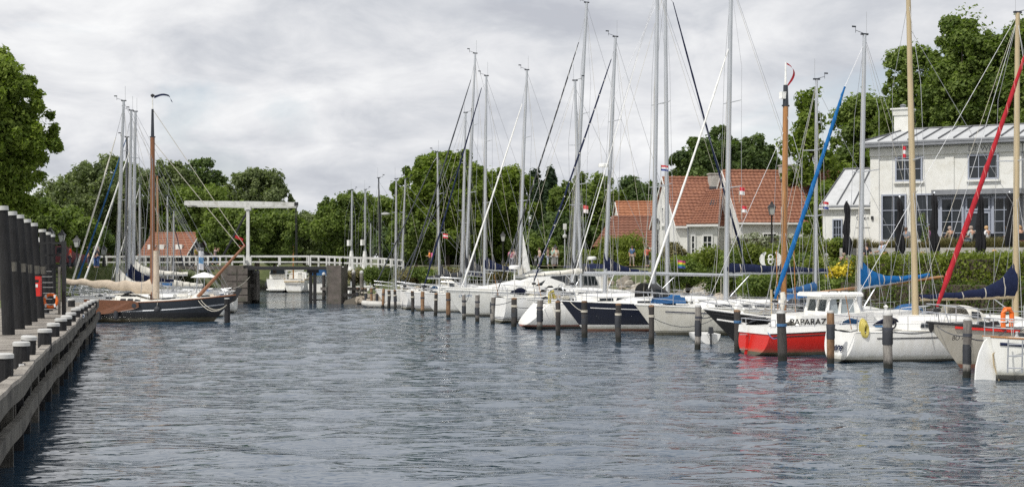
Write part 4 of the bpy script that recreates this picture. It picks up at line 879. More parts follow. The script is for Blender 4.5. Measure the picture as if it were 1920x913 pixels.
    def deckbits(s, seed=1, x0=None, x1=None):
        rg = random.Random(seed); 
        for _ in range(8):
            x = rg.uniform(s.L*.12, s.L*.85); y = rg.uniform(-.5, .5)*s.hb(s.u(x)); z = s.dk(x)
            k = rg.random()
            if k < .5: s.part(MB().lathe((x, y, z+.05), [(.06, 0), (.07, .02), (.045, .08), (.06, .16), (.02, .17)], 8), 'winch', 'steel')
            elif k < .8: s.part(MB().box((x, y, z+.12), (.5, .5, .12), taper=.9), 'hatch', 'glass', None, False)
            else: s.part(MB().lathe((x, y, z+.1), [(.07, 0), (.06, .12), (.13, .2), (.02, .3)], 8), 'vent', 'white')
        for _ in range(3):
            x = rg.uniform(s.L*.05, s.L*.32); y = rg.uniform(-.7, .7)*s.hb(s.u(x)); z = s.dk(x)+.1; a = rg.uniform(.18, .4); r_ = []
            for i in range(6): q = i/5; r_.append([(x+(q-.5)*a*2.6, y+math.cos(t)*a*(.6+.4*math.sin(math.pi*q))*rg.uniform(.8, 1.1), z+.12+abs(math.sin(t/2))*a*(.5+.5*math.sin(math.pi*q))*rg.uniform(.8, 1.2)) for t in [2*math.pi*j/8 for j in range(8)]])
            s.part(MB().loft(r_), 'canvas_bundle', rg.choice(['navy', 'mid', 'cream', 'beige', 'char', 'cream', 'char']))
        xm = s.L*.55
        if hasattr(s, 'mb_'):
            for q in range(3): s.wire(s.mb_+Vector((rg.uniform(-.5, .5), rg.uniform(-.4, .4), .1)), s.pt(rg.uniform(.6, .99)), .008, 'halyard', rg.choice(['rope', 'wire', 'roped']))
        # a heap of coiled rope and canvas near the cockpit
        x = s.L*.2; g = MB()
        for q in range(4): g.torus((x+rg.uniform(-.3, .3), rg.uniform(-.4, .4), s.dk(x)+.12+.03*q), .16, .025, 'Z', 10, 4)
        s.part(g, 'rope_coil', rg.choice(['rope', 'roped', 'ropeb']))
    def text(s, t, x, z, size, m='black', sd=None, bold=0, shear=0, sx=1, y=None, up=0):
        sd = sd or s.side; yy = y if y is not None else s.hb(s.u(x))+.02
        # side facing the camera: reading direction is left to right in the picture
        rot = Matrix.Rotation(R(90), 4, 'X') if sd < 0 else Matrix.Rotation(R(180), 4, 'Z') @ Matrix.Rotation(R(90), 4, 'X')
        return text_mesh('lettering', t, size, M[m], s.root, Matrix.Translation((x, sd*yy, z)) @ rot, bold, .004, shear, sx)
HM = {
 'white': hull_mat('white_hull', [(-.7, (.02, .03, .07)), (.10, (.80, .80, .78))]),
 'cream': hull_mat('cream_hull', [(-.7, (.02, .02, .03)), (.10, (.02, .03, .06)), (.16, (.62, .60, .52)), (.19, (.02, .03, .06)), (.22, (.66, .64, .57))]),
 'navy': hull_mat('navy_hull', [(-.7, (.25, .03, .03)), (.10, (.75, .75, .72)), (.33, (.007, .010, .024))]),
 'tap': hull_mat('white_red_line_hull', [(-.7, (.015, .03, .09)), (.12, (.35, .03, .04)), (.20, (.78, .78, .76))]),
 'black': hull_mat('black_hull', [(-.7, (.012, .012, .013))], .35),
 'bot': hull_mat('old_black_ship_hull', [(-.7, (.05, .015, .012)), (.12, (.012, .013, .016)), (.55, (.022, .028, .038))], .4),
 'red': hull_mat('red_hull', [(-.7, (.012, .012, .02)), (.14, (.55, .022, .016))]),
 'grey': hull_mat('warm_grey_hull', [(-.7, (.30, .03, .03)), (.16, (.46, .43, .37))]),
 'w2': hull_mat('white_two_stripe_hull', [(-.7, (.02, .02, .03)), (.13, (.8, .8, .8)), (.20, (.02, .03, .07)), (.26, (.8, .8, .8)), (.31, (.02, .03, .07)), (.35, (.80, .80, .79))]),
 'w3': hull_mat('white_blue_boot_hull', [(-.7, (.01, .02, .07)), (.14, (.80, .80, .76))]),
 'green': hull_mat('green_hull', [(-.7, (.02, .02, .02)), (.1, (.03, .10, .07))]),
}
def pile(px): return PILES[px][:3]
# G: nearest, cut by the right edge
b = Boat('sailing_yacht', 'white double ended yacht with stern ladder and rudder, cut by the right edge', 'sailing boat', 1850, 45.6, False, 10.5, 3.2, HM['w3'], fs=1.35, fb=1.6, ws=.12, rb=1.2, rs=-.35, zk0=-.1, theta=17, dip=.25, sm=.36, full=2.4, rail='varnish', bm=.40)
b.stripe(.20, .05, 'navy'); b.cabin(3.2, 7.8, .55); b.rails(.6, 8.8, .6)
b.part(MB().slab([(-.46, -.03, -.4), (.30, -.03, -.4), (.34, -.03, .9), (.25, -.03, 1.30), (.08, -.03, 1.34), (-.10, -.03, 1.20), (-.28, -.03, .85), (-.40, -.03, .42)], (0, .06, 0)), 'rudder', 'white', None, False)
lx_ = .32; g = MB()
for dx in (0, .42): g.tube([(lx_+dx, -.62-.35*dx, .25), (lx_+dx, -.66-.35*dx, 1.28)], .026, 6)
for z in (.40, .78, 1.14): g.tube([(lx_, -.64, z), (lx_+.42, -.80, z)], .022, 6)
b.part(g, 'boarding_ladder', 'steel'); b.part(MB().tube([(.35, -.3, 1.2), (.12, -.16, .8), (.18, -.12, .45), (.45, -.05, -.1)], .03, 6), 'tiller_linkage', 'tan')
b.part(MB().box((1.9, -.2, 1.62), (1.1, .9, .06)), 'cockpit_table', 'steel', None, False); b.hood(3.3, 'char', .55, .8); b.deckbits(3)
# F: grey hull BO 767, bow left
f = Boat('sailing_yacht', 'warm grey yacht with black bow cap, red band and big red furled sail', 'sailing boat', 1738, 49.6, True, 11, 3.3, HM['grey'], fs=1.3, fb=1.62, rb=1.35, theta=17, dip=.15, full=1.9, rail='black', railr=.05)
f.stripe(.10, .055, 'red', .02, .93)
f.part(MB().lathe((f.L*.985, 0, 1.5), [(.03, -.22), (.09, -.1), (.11, .1), (.06, .14)], 8), 'bow_cap', 'black')
f.mast(1990, 1992, 0, .13, zt=15.5); f.rig(fore=None, back=False)
f.furled(1757, 575, 1925, 95, .125, 'redc', 'wrapr'); f.rails(); f.cabin(3.0, 7.6, .5); f.deckbits(4)
f.text('BO 767', f.lx(1767), f.dz(f.lx(1767), 636), .22, 'black', y=1.02*f.hb(f.u(f.lx(1785)))+.09, shear=.2)
for px in (1810,): f.line((f.lx(1860), f.hb(.8), f.dk(f.L*.7)), pile(px), .25, .02, 'roped')
f.line((f.L*.97, .1, 1.5), pile(1810), .1, .016, 'roped')
_x = f.lx(1856); o = empty('horseshoe_lifebuoy', f.root.matrix_world @ Vector((0, 0, 0)), 0)
bpy.context.view_layer.update()
p = f.root.matrix_world @ Vector((_x, f.hb(f.u(_x))*.97, f.dz(_x, 594)))
o.location = p; o.rotation_euler = (0, 0, R(17)); tag(o, 'orange horseshoe lifebuoy hung on the rail of the grey and red yacht', 'lifebuoy')
hs = MB(); hs.tube([(.16, 0, -.36), (.18, 0, -.1), (.17, 0, .16), (.09, 0, .30), (-.09, 0, .30), (-.17, 0, .16), (-.18, 0, -.1), (-.16, 0, -.36)], .085, 9); hs.build('foam', M['orange'], o)
for x in (-.17, .17): MB().box((x, 0, -.12), (.18, .18, .05)).build('strap', M['wl'], o, False)
# E: white ketch "Veere", stern left
e = Boat('sailing_yacht', 'white ketch with tan masts, navy boom cover and a name on its squared stern', 'sailing boat', 1566, 53.6, False, 11.2, 3.3, HM['white'], fs=1.12, fb=1.45, ws=.62, rb=1.3, rs=.25, zk0=-.05, theta=19, dip=.10)
e.stripe(.22, .022, 'char', .08, .97); e.cabin(2.6, 8.6, .5, wn=4)
e.mast(1904, 1908, 25, .135, 'tan', spreaders=(.52,)); main_t = e.mt.copy()
for (px, col) in ((1873, 'tan'),): pass
e.rig(fore=.97, r=.011); e.boom(1724, 556, 560, 'tan', .085, 'navy', wing=1.0, ch=.40)
e.wire(e.pt(.98), (e.lx(1775), 0, e.dz(e.lx(1775), 480)), .012, 'running_backstay')
mb0, mt0 = e.mb_, e.mt; e.mast(1717, 1703, -12, .135, 'tan', spreaders=(.50,)); e.rig(fore=.9, back=False)
e.rails(.4, 9.2); e.deckbits(8); e.hood(5.2, 'cream', .62, 1.1)
text_mesh('lettering', 'Veere', .42, M['navy'], e.root, Matrix.Translation((.02, .62, .42)) @ Matrix.Rotation(R(12.5), 4, 'Y') @ Matrix.Rotation(R(-90), 4, 'Z') @ Matrix.Rotation(R(90), 4, 'X'), .010, .004, .25)
g = MB()
for q in range(6): g.torus((.55+.03*(q%3)-.03, -1.02-.03*q, 1.30-.02*q), .13-.006*q, .03, 'Y', 12, 6, sy=2.2)
e.part(g, 'hose_coil', 'yellow'); e.line((.3, -1.0, 1.2), pile(1557), .12, .016, 'roped'); e.line((3.2, -1.5, 1.15), pile(1665), .12, .016, 'roped'); e.line((f.L*.6, -1.4, 1.2), pile(1665), .08, .014, 'rope')
e.part(MB().torus((1.6, -1.28, 1.42), .17, .035, 'Y', 12, 6), 'rope_ring', 'black')
# C: red hull with wheelhouse, stern left
c = Boat('motor_sailer', 'red and white motor sailer with a white wheelhouse and a large painted name', 'boat', 1407, 57.3, False, 8.4, 2.9, HM['red'], fs=.86, fb=1.25, ws=.86, rb=.9, rs=.18, zk0=-.05, theta=19, dip=.05, rail='black', railr=.025)
c.stripe(.10, .022, 'black', .02, .97)
def cz(px, py): x = c.lx(px); return c.dz(x, py)
def bul(x0, x1, z0, z1, w0, w1):                   # white bulwark strake, inclined inward
    r = []
    for i in range(9):
        x = x0+(x1-x0)*i/8; b = c.hb(c.u(x)); zs = c.dk(x)
        r.append([(x, -b*w0, zs+z0), (x+.0, -b*w1, zs+z1), (x, b*w1, zs+z1), (x, b*w0, zs+z0)])
    return MB().loft(r)
c.part(bul(.12, 8.2, .0, .30, 1.0, .94), 'white_topside', 'white', None, False)
c.part(bul(2.0, 7.2, .29, .54, .80, .76), 'coachroof_side', 'white', None, False)
c.text('PAPARAZ', c.lx(1474)-.58, c.dz(c.lx(1500), 606), .35, 'black', y=1.30, bold=.005, sx=1.10)
c.part(bul(1.62, 4.9, .28, .66, .90, .885), 'name_board', 'white', None, False)
wx0, wx1 = c.lx(1526), c.lx(1590); zb_ = 1.28; zt_ = c.dz(c.lx(1550), 555)
prof = [(wx0, zb_), (wx0+.22, zt_), (wx1-.25, zt_), (wx1+.12, zb_)]
W = .92; mb = MB()
for sd in (-1, 1):                                  # wheelhouse sides with real openings
    def P3(x, z): return Vector((x, sd*(W-.10*(z-zb_)), z))
    zl, zh = zb_+.34, zt_-.10; post = [(wx0+.0, wx0+.14), (wx0+.52, wx0+.68), (wx1-.28, wx1+.05)]
    mb.slab([P3(wx0, zb_), P3(wx1+.12, zb_), P3(wx1+.02, zl), P3(wx0+.08, zl)], (0, -sd*.05, 0)); mb.slab([P3(wx0+.20, zh), P3(wx1-.2, zh), P3(wx1-.25, zt_), P3(wx0+.22, zt_)], (0, -sd*.05, 0))
    for a, b2 in post: mb.slab([P3(a+.06, zl), P3(b2+.02, zl), P3(min(b2+.10, wx1-.18), zh), P3(a+.20 if a < wx1-1 else a+.0, zh)], (0, -sd*.05, 0))
for (xa, xb) in ((wx0, wx0+.22), (wx1+.12, wx1-.25)):
    for (y0, y1, q0, q1) in ((-W, W, 0, .42), (-W, W, .88, 1), (-W, -W+.2, .42, .88), (W-.2, W, .42, .88), (-.06, .06, .42, .88)):
        mb.slab([(xa+(xb-xa)*q0, y0, zb_+(zt_-zb_)*q0), (xa+(xb-xa)*q0, y1, zb_+(zt_-zb_)*q0), (xa+(xb-xa)*q1, y1*.93, zb_+(zt_-zb_)*q1), (xa+(xb-xa)*q1, y0*.93, zb_+(zt_-zb_)*q1)], (.04, 0, 0))
wh = c.part(mb, 'wheelhouse', 'white', None, False)
for sd in (-1, 1):
    for (a, b2) in ((wx0+.2, wx0+.54), (wx0+.70, wx1-.15)): c.part(MB().slab([(a, sd*(W-.07), zb_+.34), (b2+.1, sd*(W-.07), zb_+.34), (b2, sd*(W-.13), zt_-.1), (a+.06, sd*(W-.13), zt_-.1)], (0, .008, 0)), 'side_pane', mat('clear_pane', (.30, .34, .36), .05, .1, 2), wh, False)
c.part(MB().loft([[(wx0-.22+dx*.0, -W*1.0*k, zt_+z), (wx1+.12, -W*k, zt_+z), (wx1+.12, W*k, zt_+z), (wx0-.22, W*k, zt_+z)] for k, z, dx in ((1.02, 0, 0), (1.02, .10, 0), (.85, .17, .1))]), 'roof', 'white', wh, False)
c.part(MB().tube([(wx0+.3, -.6, zt_+.16), (wx0+.37, -.6, zt_+.23), (wx0+.68, -.6, zt_+.23), (wx0+.74, -.6, zt_+.16)], .02, 6).tube([(wx0+.85, -.6, zt_+.16), (wx0+.92, -.6, zt_+.23), (wx0+1.2, -.6, zt_+.23), (wx0+1.27, -.6, zt_+.16)], .02, 6), 'grab_rail', 'black', wh)
c.part(MB().lathe((wx0+1.05, -.3, zb_+.55), [(.02, -.2), (.2, -.18), (.22, .1), (.12, .22), (.02, .24)], 10), 'helm_seat', 'black', wh)
c.rails(.3, 7.4, .55); c.line((.2, -.9, 1.1), pile(1470), .45, .02, 'ropeb'); c.line((.4, -.9, 1.2), pile(1383), .30, .02, 'roped')
for z in (.22, .80): c.part(MB().box((-.14, .3, z), (.30, .10, .04)), 'rudder_fitting', 'steel', None, False)
c.part(MB().slab([(-.12, .28, -.2), (.02, .28, -.2), (.1, .28, .85), (-.02, .28, .85)], (0, .05, 0)), 'rudder', 'red', None, False); c.deckbits(6)
# D: yacht with bright blue cover, bow left, behind the red boat
d = Boat('sailing_yacht', 'white yacht behind the red boat with bright blue furled sail and blue boom cover', 'sailing boat', 1438, 60.4, True, 9.6, 2.9, HM['white'], fs=1.0, fb=1.35, theta=20, rb=1.1)
d.mast(1611, 1621, 66, .125, 'alu', spreaders=(.52,)); d.rig(fore=None); d.furled(1453, 560, 1584, 163, .135, 'blue', 'wrapb'); d.boom(1742, 540, 517, 'alu', .08, 'blue', wing=.95, ch=.34)
d.cabin(2.6, 6.8, .5); d.rails(); d.hood(2.4, 'mid', .6, .9, sg=1); d.deckbits(9)
# B: black tjalk-like bow left, wooden mast
k = Boat('old_sailing_ship', 'black hulled traditional boat with white rail line and a tall varnished mast', 'sailing boat', 1318, 60.6, True, 10.6, 2.9, HM['black'], fs=1.0, fb=1.72, ws=.7, rb=1.9, theta=25, dip=.30, full=3.0, rail='white', railr=.045)
k.stripe(.42, .045, 'white', .4, .985); k.stripe(.16, .03, 'black', .3, .985)
k.mast(1469, 1473, 200, .15, 'varnish', spreaders=(), gear=False, rt=.12)
tp = k.mt.copy(); x2 = k.lx(1473); z2 = k.dz(x2, 160); z3 = k.dz(x2, 117)
k.part(MB().tube([tp, Vector((x2, 0, z2))], [.13, .10], 9), 'topmast', 'alud'); k.part(MB().tube([Vector((x2, 0, z2)), Vector((x2, 0, z3))], [.06, .03], 6), 'mast_pole', 'sail'); k.part(MB().box(Vector((x2+.12, 0, z2-.45)), (.3, .2, .3)), 'masthead_box', 'sail', None, False)
n_ = []; 
for i in range(10): a = i/9; n_.append([(x2-.05-.35*math.sin(a*3.0), .03*math.sin(a*6), z3-.02-.95*a**1.3), (x2-.05-.5*math.sin(a*3.0)*.9, .03*math.sin(a*6+.4), z3-.10-.95*a**1.3)])
k.part(MB().loft(n_, False, False, closed=False), 'pennant', 'redc'); k.rig(fore=.9, back=False, r=.012); k.mt = tp
k.part(MB().tube([(k.lx(1535), 0, k.dz(k.lx(1535), 549)), (k.lx(1768), 0, k.dz(k.lx(1768), 519))], .075, 8), 'gaff', 'varnish')
for px in (1454, 1487): k.wire((k.lx(px), .2, k.dk(k.lx(px))), (k.lx(px)+.1, .2, k.dz(k.lx(px), 470)), .025, 'backstay_tackle', 'varnish')
k.cabin(3.0, 6.0, .55); k.rails(2, 8.0, .5, pushpit=False); k.line((9.8, .3, 1.6), pile(1307), .1, .02, 'roped'); k.line((8.0, 1.2, 1.3), pile(1383), .35, .02, 'ropeb')
k.part(MB().lathe((8.9, .1, 1.75), [(.16, -.1), (.2, 0), (.16, .12), (.03, .14)], 10, 'Y'), 'anchor_winch', 'white'); k.part(MB().tube([(7.3, .3, 1.3), (7.35, .3, 2.5)], .05, 6), 'samson_post', 'tan'); k.part(MB().tube([(7.2, .9, 2.4), (7.18, .95, 2.1), (7.3, .95, 1.6)], [.10, .13, .1], 8), 'canvas_bundle', 'cream')
k.deckbits(12)
# A: cream sloop, bow left
a_ = Boat('sailing_yacht', 'cream hulled sloop with dark waterline stripes and a white furled sail', 'sailing boat', 1190, 71.5, True, 12.2, 3.5, HM['cream'], fs=1.15, fb=1.55, theta=20, rb=1.25, dip=.06)
a_.stripe(.28, .026, 'navy', .05, .9); a_.mast(1361, 1371, -40, .15, 'alu', spreaders=(.36, .62)); a_.rig(fore=None); a_.furled(1216, 540, 1366, 92, .082, 'sail', None)
a_.boom(1552, 511, 511, 'alu', .09, 'navy', wing=.02, ch=.52); a_.cabin(3.6, 9.0, .45, wn=4); a_.rails(); a_.hood(2.9, 'mid', .62, 1.0); a_.deckbits(15)
a_.line((11.6, .3, 1.5), pile(1221), .1, .018, 'roped'); a_.line((8, 1.5, 1.2), pile(1221), .6, .016, 'roped'); a_.line((9, 1.4, 1.3), pile(1307), .25, .016, 'roped')
a_.part(MB().loft([[(9.6+.5*i, -.5+.15*math.sin(i), 1.6), (9.6+.5*i, .5, 1.6), (9.6+.5*i, .35, 1.9+.06*math.sin(i*2)), (9.6+.5*i, -.3, 1.88)] for i in range(4)]), 'folded_sail', 'mid')
# H: navy sloop, bow left
h_ = Boat('sailing_yacht', 'navy blue sloop with white waterline band and black sprayhood', 'sailing boat', 1052, 76, True, 12.4, 3.5, HM['navy'], fs=1.3, fb=1.6, theta=20, rb=1.3, dip=.08)
h_.stripe(.30, .022, 'white', .03, .9); h_.mast(1225, 1233, -30, .14, 'alu', spreaders=(.36, .62)); h_.rig(fore=.99); h_.furled(1073, 528, 1200, 90, .035, 'sail', None); h_.boom(1400, 513, 517, 'alu', .09, None)
h_.cabin(3.6, 9.2, .42, wn=4); h_.rails(); h_.hood(7.6, 'black', .85, 1.3, .75, -1); h_.deckbits(16); h_.line((12, .2, 1.6), pile(1097), .1, .018, 'rope'); h_.line((9.6, 1.2, 1.3), pile(1159), .45, .018, 'roped')
h_.part(MB().lathe((6.4, 1.0, 1.75), [(.0, -.5), (.13, -.45), (.16, 0), (.1, .4), (.0, .48)], 8, 'X'), 'rolled_mat', 'blue')
# L: white scoop stern with red line, stern left
l_ = Boat('sailing_yacht', 'white sloop with long sloping stern and thin red waterline stripe', 'sailing boat', 972, 79.3, False, 12.8, 3.6, HM['tap'], fs=1.35, fb=1.6, ws=.72, rs=1.35, zk0=.10, theta=19, rb=1.1, dip=.06)
l_.mast(1252, 1247, -30, .14, 'alu', spreaders=(.36, .62)); l_.rig(fore=None); l_.furled(1398, 500, 1262, 5, .085, 'navy', None); l_.boom(1095, 513, 512, 'alu', .09, None); l_.cabin(3.8, 9.4, .45, wn=4); l_.rails(1.2, 11); l_.deckbits(18)
l_.text('TAP', l_.lx(1056), .88, .30, 'black', y=l_.hb(.2)+.05, bold=.004); l_.line((1.6, -1.2, 1.3), pile(1047), .5, .02, 'rope'); l_.line((1.2, -1.0, 1.3), pile(1010), .1, .02, 'rope')
l_.part(MB().tube([(1.5, -.9, 1.4), (1.5, -.9, 1.95), (1.7, -.8, 2.05), (1.85, -.75, 1.6)], .09, 8), 'yellow_sling', 'yellow'); l_.part(MB().torus((2.4, -.2, 1.95), .45, .025, 'X', 18, 5), 'steering_wheel', 'steel')
# J: bow left, navy spotted forestay
j_ = Boat('sailing_yacht', 'white sloop with spotted navy furled sail and dark blue boom cover', 'sailing boat', 988, 83.5, True, 11.2, 3.3, HM['white'], fs=1.1, fb=1.5, theta=20, rb=1.1)
j_.mast(1133, 1154, 70, .135, 'alu', spreaders=(.42, .68)); j_.rig(fore=None); fs_ = j_.furled(1001, 528, 1146, 112, .085, 'navy', None); j_.boom(1215, 508, 512, 'alu', .09, 'navy', wing=.75, ch=.36); j_.cabin(3.6, 8.6, .5); j_.rails(); j_.hood(3.0, 'cream', .6, 1.0); j_.deckbits(20)
xa, xb = j_.lx(1001), j_.lx(1146); za, zb2 = j_.dz(xa, 528), j_.dz(xb, 112); g = MB()
for i in range(14): u = .06+i*.065; g.lathe((xa+(xb-xa)*u, .085, za+(zb2-za)*u-.10*math.sin(math.pi*u)), [(.0, -.045), (.04, -.02), (.045, .02), (0, .045)], 6)
j_.part(g, 'sail_clips', 'cream', fs_)
j_.part(MB().lathe((j_.lx(1127), .35, j_.dz(j_.lx(1130), 311)), [(.1, -.12), (.30, -.1), (.30, .06), (.18, .12)], 14), 'radar_dome', 'white'); 
# M: white, stern left, two stripes
m_ = Boat('sailing_yacht', 'white yacht with twin dark waterline stripes and pale cover along its boom', 'sailing boat', 933, 86.6, False, 11.5, 3.4, HM['w2'], fs=1.5, fb=1.6, ws=.85, rs=.08, zk0=-.1, theta=19, rb=1.0, dip=.02)
m_.mast(1090, 1078, 152, .125, 'alu', spreaders=(.42, .7)); m_.rig(fore=.97); m_.boom(966, 512, 519, 'alu', .09, 'cream', wing=.1, ch=.30); m_.cabin(3.2, 8.8, .5, wn=4); m_.rails(); m_.deckbits(22); m_.line((.6, -1.4, 1.4), pile(922), .1, .02, 'roped'); m_.line((2.8, -1.5, 1.4), pile(964), .25, .018, 'roped')
m_.part(MB().tube([(1.0, -.2, 1.5), (1.0, -.2, 3.2)], .05, 8).lathe((1.0, -.2, 3.3), [(.10, -.1), (.34, -.08), (.34, .08), (.2, .14)], 14), 'radar_mast', 'white')
# I: tall mast with thin spiral forestay, bow left
i_ = Boat('sailing_yacht', 'tall masted white yacht with grey striped furled sail and charcoal boom cover', 'sailing boat', 926, 90.4, True, 12.8, 3.6, HM['white'], fs=1.2, fb=1.6, theta=20, rb=1.2)
i_.mast(1072, 1100, 6, .145, 'alu', spreaders=(.38, .62)); i_.rig(fore=None); i_.furled(932, 548, 1085, 80, .075, 'char', 'sail'); i_.boom(1150, 513, 517, 'alu', .09, 'char', wing=.9, ch=.42); i_.cabin(3.6, 9.4, .5); i_.rails(); i_.deckbits(24)
# motor yacht behind, bow left
y_ = Boat('motor_yacht', 'white motor yacht with raked cabin, dark wedge windows and blue canopy', 'motor boat', 827, 95, True, 12.6, 3.9, HM['w3'], fs=1.35, fb=1.95, ws=.85, theta=20, rb=1.6, dip=.0, full=2.6)
y_.stripe(.12, .05, 'white'); rings = []
for x, h0, wv in ((1.2, 1.35, .80), (3.2, 1.6, .82), (5.6, 1.35, .80), (7.6, .65, .72), (10.2, .10, .45)):
    zb3 = y_.dk(x)-.05; Wd = y_.hb(y_.u(x))*wv; t = zb3+h0; rings.append([(x, -Wd, zb3), (x, -Wd*.86, t-.08), (x, -Wd*.6, t), (x, 0, t+.04), (x, Wd*.6, t), (x, Wd*.86, t-.08), (x, Wd, zb3)])
cab = y_.part(MB().loft(rings), 'cabin', 'white')
for sd in (-1, 1): y_.part(MB().slab([(2.0, sd*1.52, 2.05), (6.5, sd*1.40, 2.05), (5.2, sd*1.36, 2.70), (2.2, sd*1.46, 2.78)], (0, sd*.02, 0)), 'cabin_window', 'glass', cab, False)
y_.part(MB().slab([(5.75, -1.0, 3.08), (5.75, 1.0, 3.08), (7.35, .8, 2.43), (7.35, -.8, 2.43)], (0, 0, .03)), 'windscreen', 'glass', cab, False)
y_.part(MB().loft([[(x, -w_, z), (x, -w_*.8, z+h2), (x, w_*.8, z+h2), (x, w_, z)] for x, w_, z, h2 in ((.2, 1.4, 3.2, .12), (1.8, 1.45, 3.15, .35), (3.4, 1.4, 3.2, .12))]), 'canopy', 'navy', cab)
y_.part(MB().slab([(.8, -1.4, 1.5), (1.5, -1.4, 1.5), (3.0, -1.2, 3.3), (2.4, -1.2, 3.3)], (0, .12, 0)).slab([(.8, 1.3, 1.5), (1.5, 1.3, 1.5), (3.0, 1.1, 3.3), (2.4, 1.1, 3.3)], (0, .12, 0)), 'radar_arch', 'white', cab, False)
y_.part(MB().tube([(1.8, 0, 3.4), (1.8, 0, 3.75)], .06, 8).lathe((1.8, 0, 3.85), [(.1, -.1), (.32, -.08), (.32, .08), (.2, .14)], 14), 'radar_dome', 'white', cab)
y_.rails(3, 11.5, .6, pushpit=False); y_.line((12.2, 0, 1.8), pile(841), .1, .018, 'roped'); y_.line((11, 1.2, 1.7), pile(869), .3, .018, 'roped')
y_.text('OCEAN', y_.lx(846), 1.33, .26, 'mid', y=1.55, shear=.3)
# further sloops
def sloop(px, Y, L, mastb, mastt, yt, stay, stm, cov, boom_px, by, label, fr=.07, hull='white', seed=1, bow_left=True, r=.12, wing=.8, ch=.32, spr=(.42, .7), theta=20, mm='alu', group='moored yachts', hood=None, B=3.2, name='sailing_yacht', fs=1.05, fb=1.4):
    q = Boat(name, label, 'sailing boat', px, Y, bow_left, L, B, HM[hull], fs=fs, fb=fb, theta=theta, rb=1.0, group=group)
    q.mast(mastb, mastt, yt, r, mm, spreaders=spr); q.rig(fore=None if stay else .97)
    if stay: q.furled(*stay, fr, stm)
    if boom_px: q.boom(boom_px, by, by+3, 'alu', .08, cov, wing=wing, ch=ch)
    q.cabin(L*.3, L*.72, .48); q.rails(); q.deckbits(seed)
    if hood: q.hood(L*.26, hood, .6, .9)
    return q
sl1 = sloop(850, 99, 11.5, 972, 988, 132, (864, 545, 979, 195), 'sail', 'cream', 1030, 520, 'white sloop with stout pale furled sail and a small hoisted white sail', .085, seed=31)
sl1.part(MB().add([(sl1.mb_.x-.25, 0, 2.3), (sl1.mb_.x-1.0, .05, 2.3), (sl1.mb_.x-.32, .02, 5.6), (sl1.mb_.x-.25, .03, 2.3), (sl1.mb_.x-1.0, .08, 2.3), (sl1.mb_.x-.32, .05, 5.6)], [(0, 1, 2), (5, 4, 3), (0, 3, 4, 1), (1, 4, 5, 2), (2, 5, 3, 0)]), 'small_sail', 'sail', None, False)
sl2 = sloop(790, 102.5, 11, 908, 912, 143, (795, 537, 903, 165), 'navy', 'navy', 968, 505, 'sloop with navy furled sail and navy cover beside the grey covered one', .085, seed=32, wing=.55, ch=.5)
sl3 = sloop(757, 106, 11, 872, 891, 101, (759, 533, 883, 150), 'alud', 'char', 925, 508, 'sloop with near black furled sail and tall charcoal wing cover', .085, seed=33, wing=1.3, ch=.4, hull='w2')
sl4 = Boat('sailing_yacht', 'white yacht with broad lettered stern and twin dark stripes at the far row', 'sailing boat', 757, 109.3, False, 10, 3.3, HM['w2'], fs=1.35, fb=1.5, ws=.9, rs=.05, zk0=-.1, theta=16)
sl4.mast(866, 873, 212, .12, 'alu'); sl4.rig(); sl4.boom(800, 520, 521, 'alu', .1, 'char', wing=.1, ch=.4); sl4.cabin(3, 7.6, .5); sl4.rails(); sl4.deckbits(34); sl4.hood(3.2, 'cream', .7, 1.1)
sl4.text('CAM', sl4.lx(783), .80, .34, 'alud', y=sl4.hb(.1)+.05, sx=1.2)
sl5 = sloop(702, 116.5, 9.5, 824, 820, 286, (702, 538, 812, 305), 'alud', 'char', 880, 519, 'small far yacht with black furled sail right of the inflatable dinghy', .075, seed=35, r=.10)
sl6 = sloop(745, 112.6, 9, 868, 870, 290, (746, 528, 866, 300), 'alud', 'navy', 905, 515, 'far yacht with thin black forestay hidden between taller neighbours', .06, seed=36, r=.07, spr=(.5,))
sp1 = sloop(735, 120.5, 8.5, 742, 743, 336, None, None, None, None, 0, 'far small yacht with a pale mast standing left of the big green tree', 0, seed=37, r=.10, bow_left=False, theta=15)
sp2 = sloop(752, 123, 8, 752, 760, 336, None, None, 'mid', 800, 530, 'far small yacht with slim leaning pale mast next to the bridge end', 0, seed=38, r=.085, bow_left=False, theta=15, wing=.2, ch=.2)
# hidden small yacht carrying the mast behind the wheelhouse
hd = sloop(1425, 67.8, 9.5, 1529, 1531, 150, None, None, 'mid', 1452, 546, 'white yacht with slim grey mast seen between the wooden mast and blue covered one', 0, seed=39, r=.10, bow_left=False, theta=20, wing=.2, ch=.32)
# inflatable dinghy
dg_ = empty('inflatable_dinghy', (X_(723, 113.5), 113.5, 0), R(6), 'pale grey inflatable dinghy tied up behind the far piles', 'dinghy')
g = MB(); g.tube([(1.5, .55, .28), (.2, .6, .25), (-1.2, .5, .3), (-1.75, .15, .38), (-1.75, -.15, .38), (-1.2, -.5, .3), (.2, -.6, .25), (1.5, -.55, .28)], [.12, .22, .22, .2, .2, .22, .22, .12], 10); g.build('tube', mat('grey_rubber', (.50, .49, .46), .6), dg_)
MB().box((.1, 0, .16), (2.6, .8, .06)).build('floor', M['rubber'], dg_, False); MB().box((1.45, 0, .42), (.08, .8, .4)).build('transom', M['black'], dg_, False); MB().box((.2, 0, .42), (.3, .95, .05)).build('seat', M['teak'], dg_, False)
e2 = MB(); e2.box((1.65, 0, .75), (.35, .3, .45), taper=.8); e2.tube([(1.6, 0, .6), (1.65, 0, -.1)], .05, 6); e2.build('outboard_motor', M['black'], dg_)
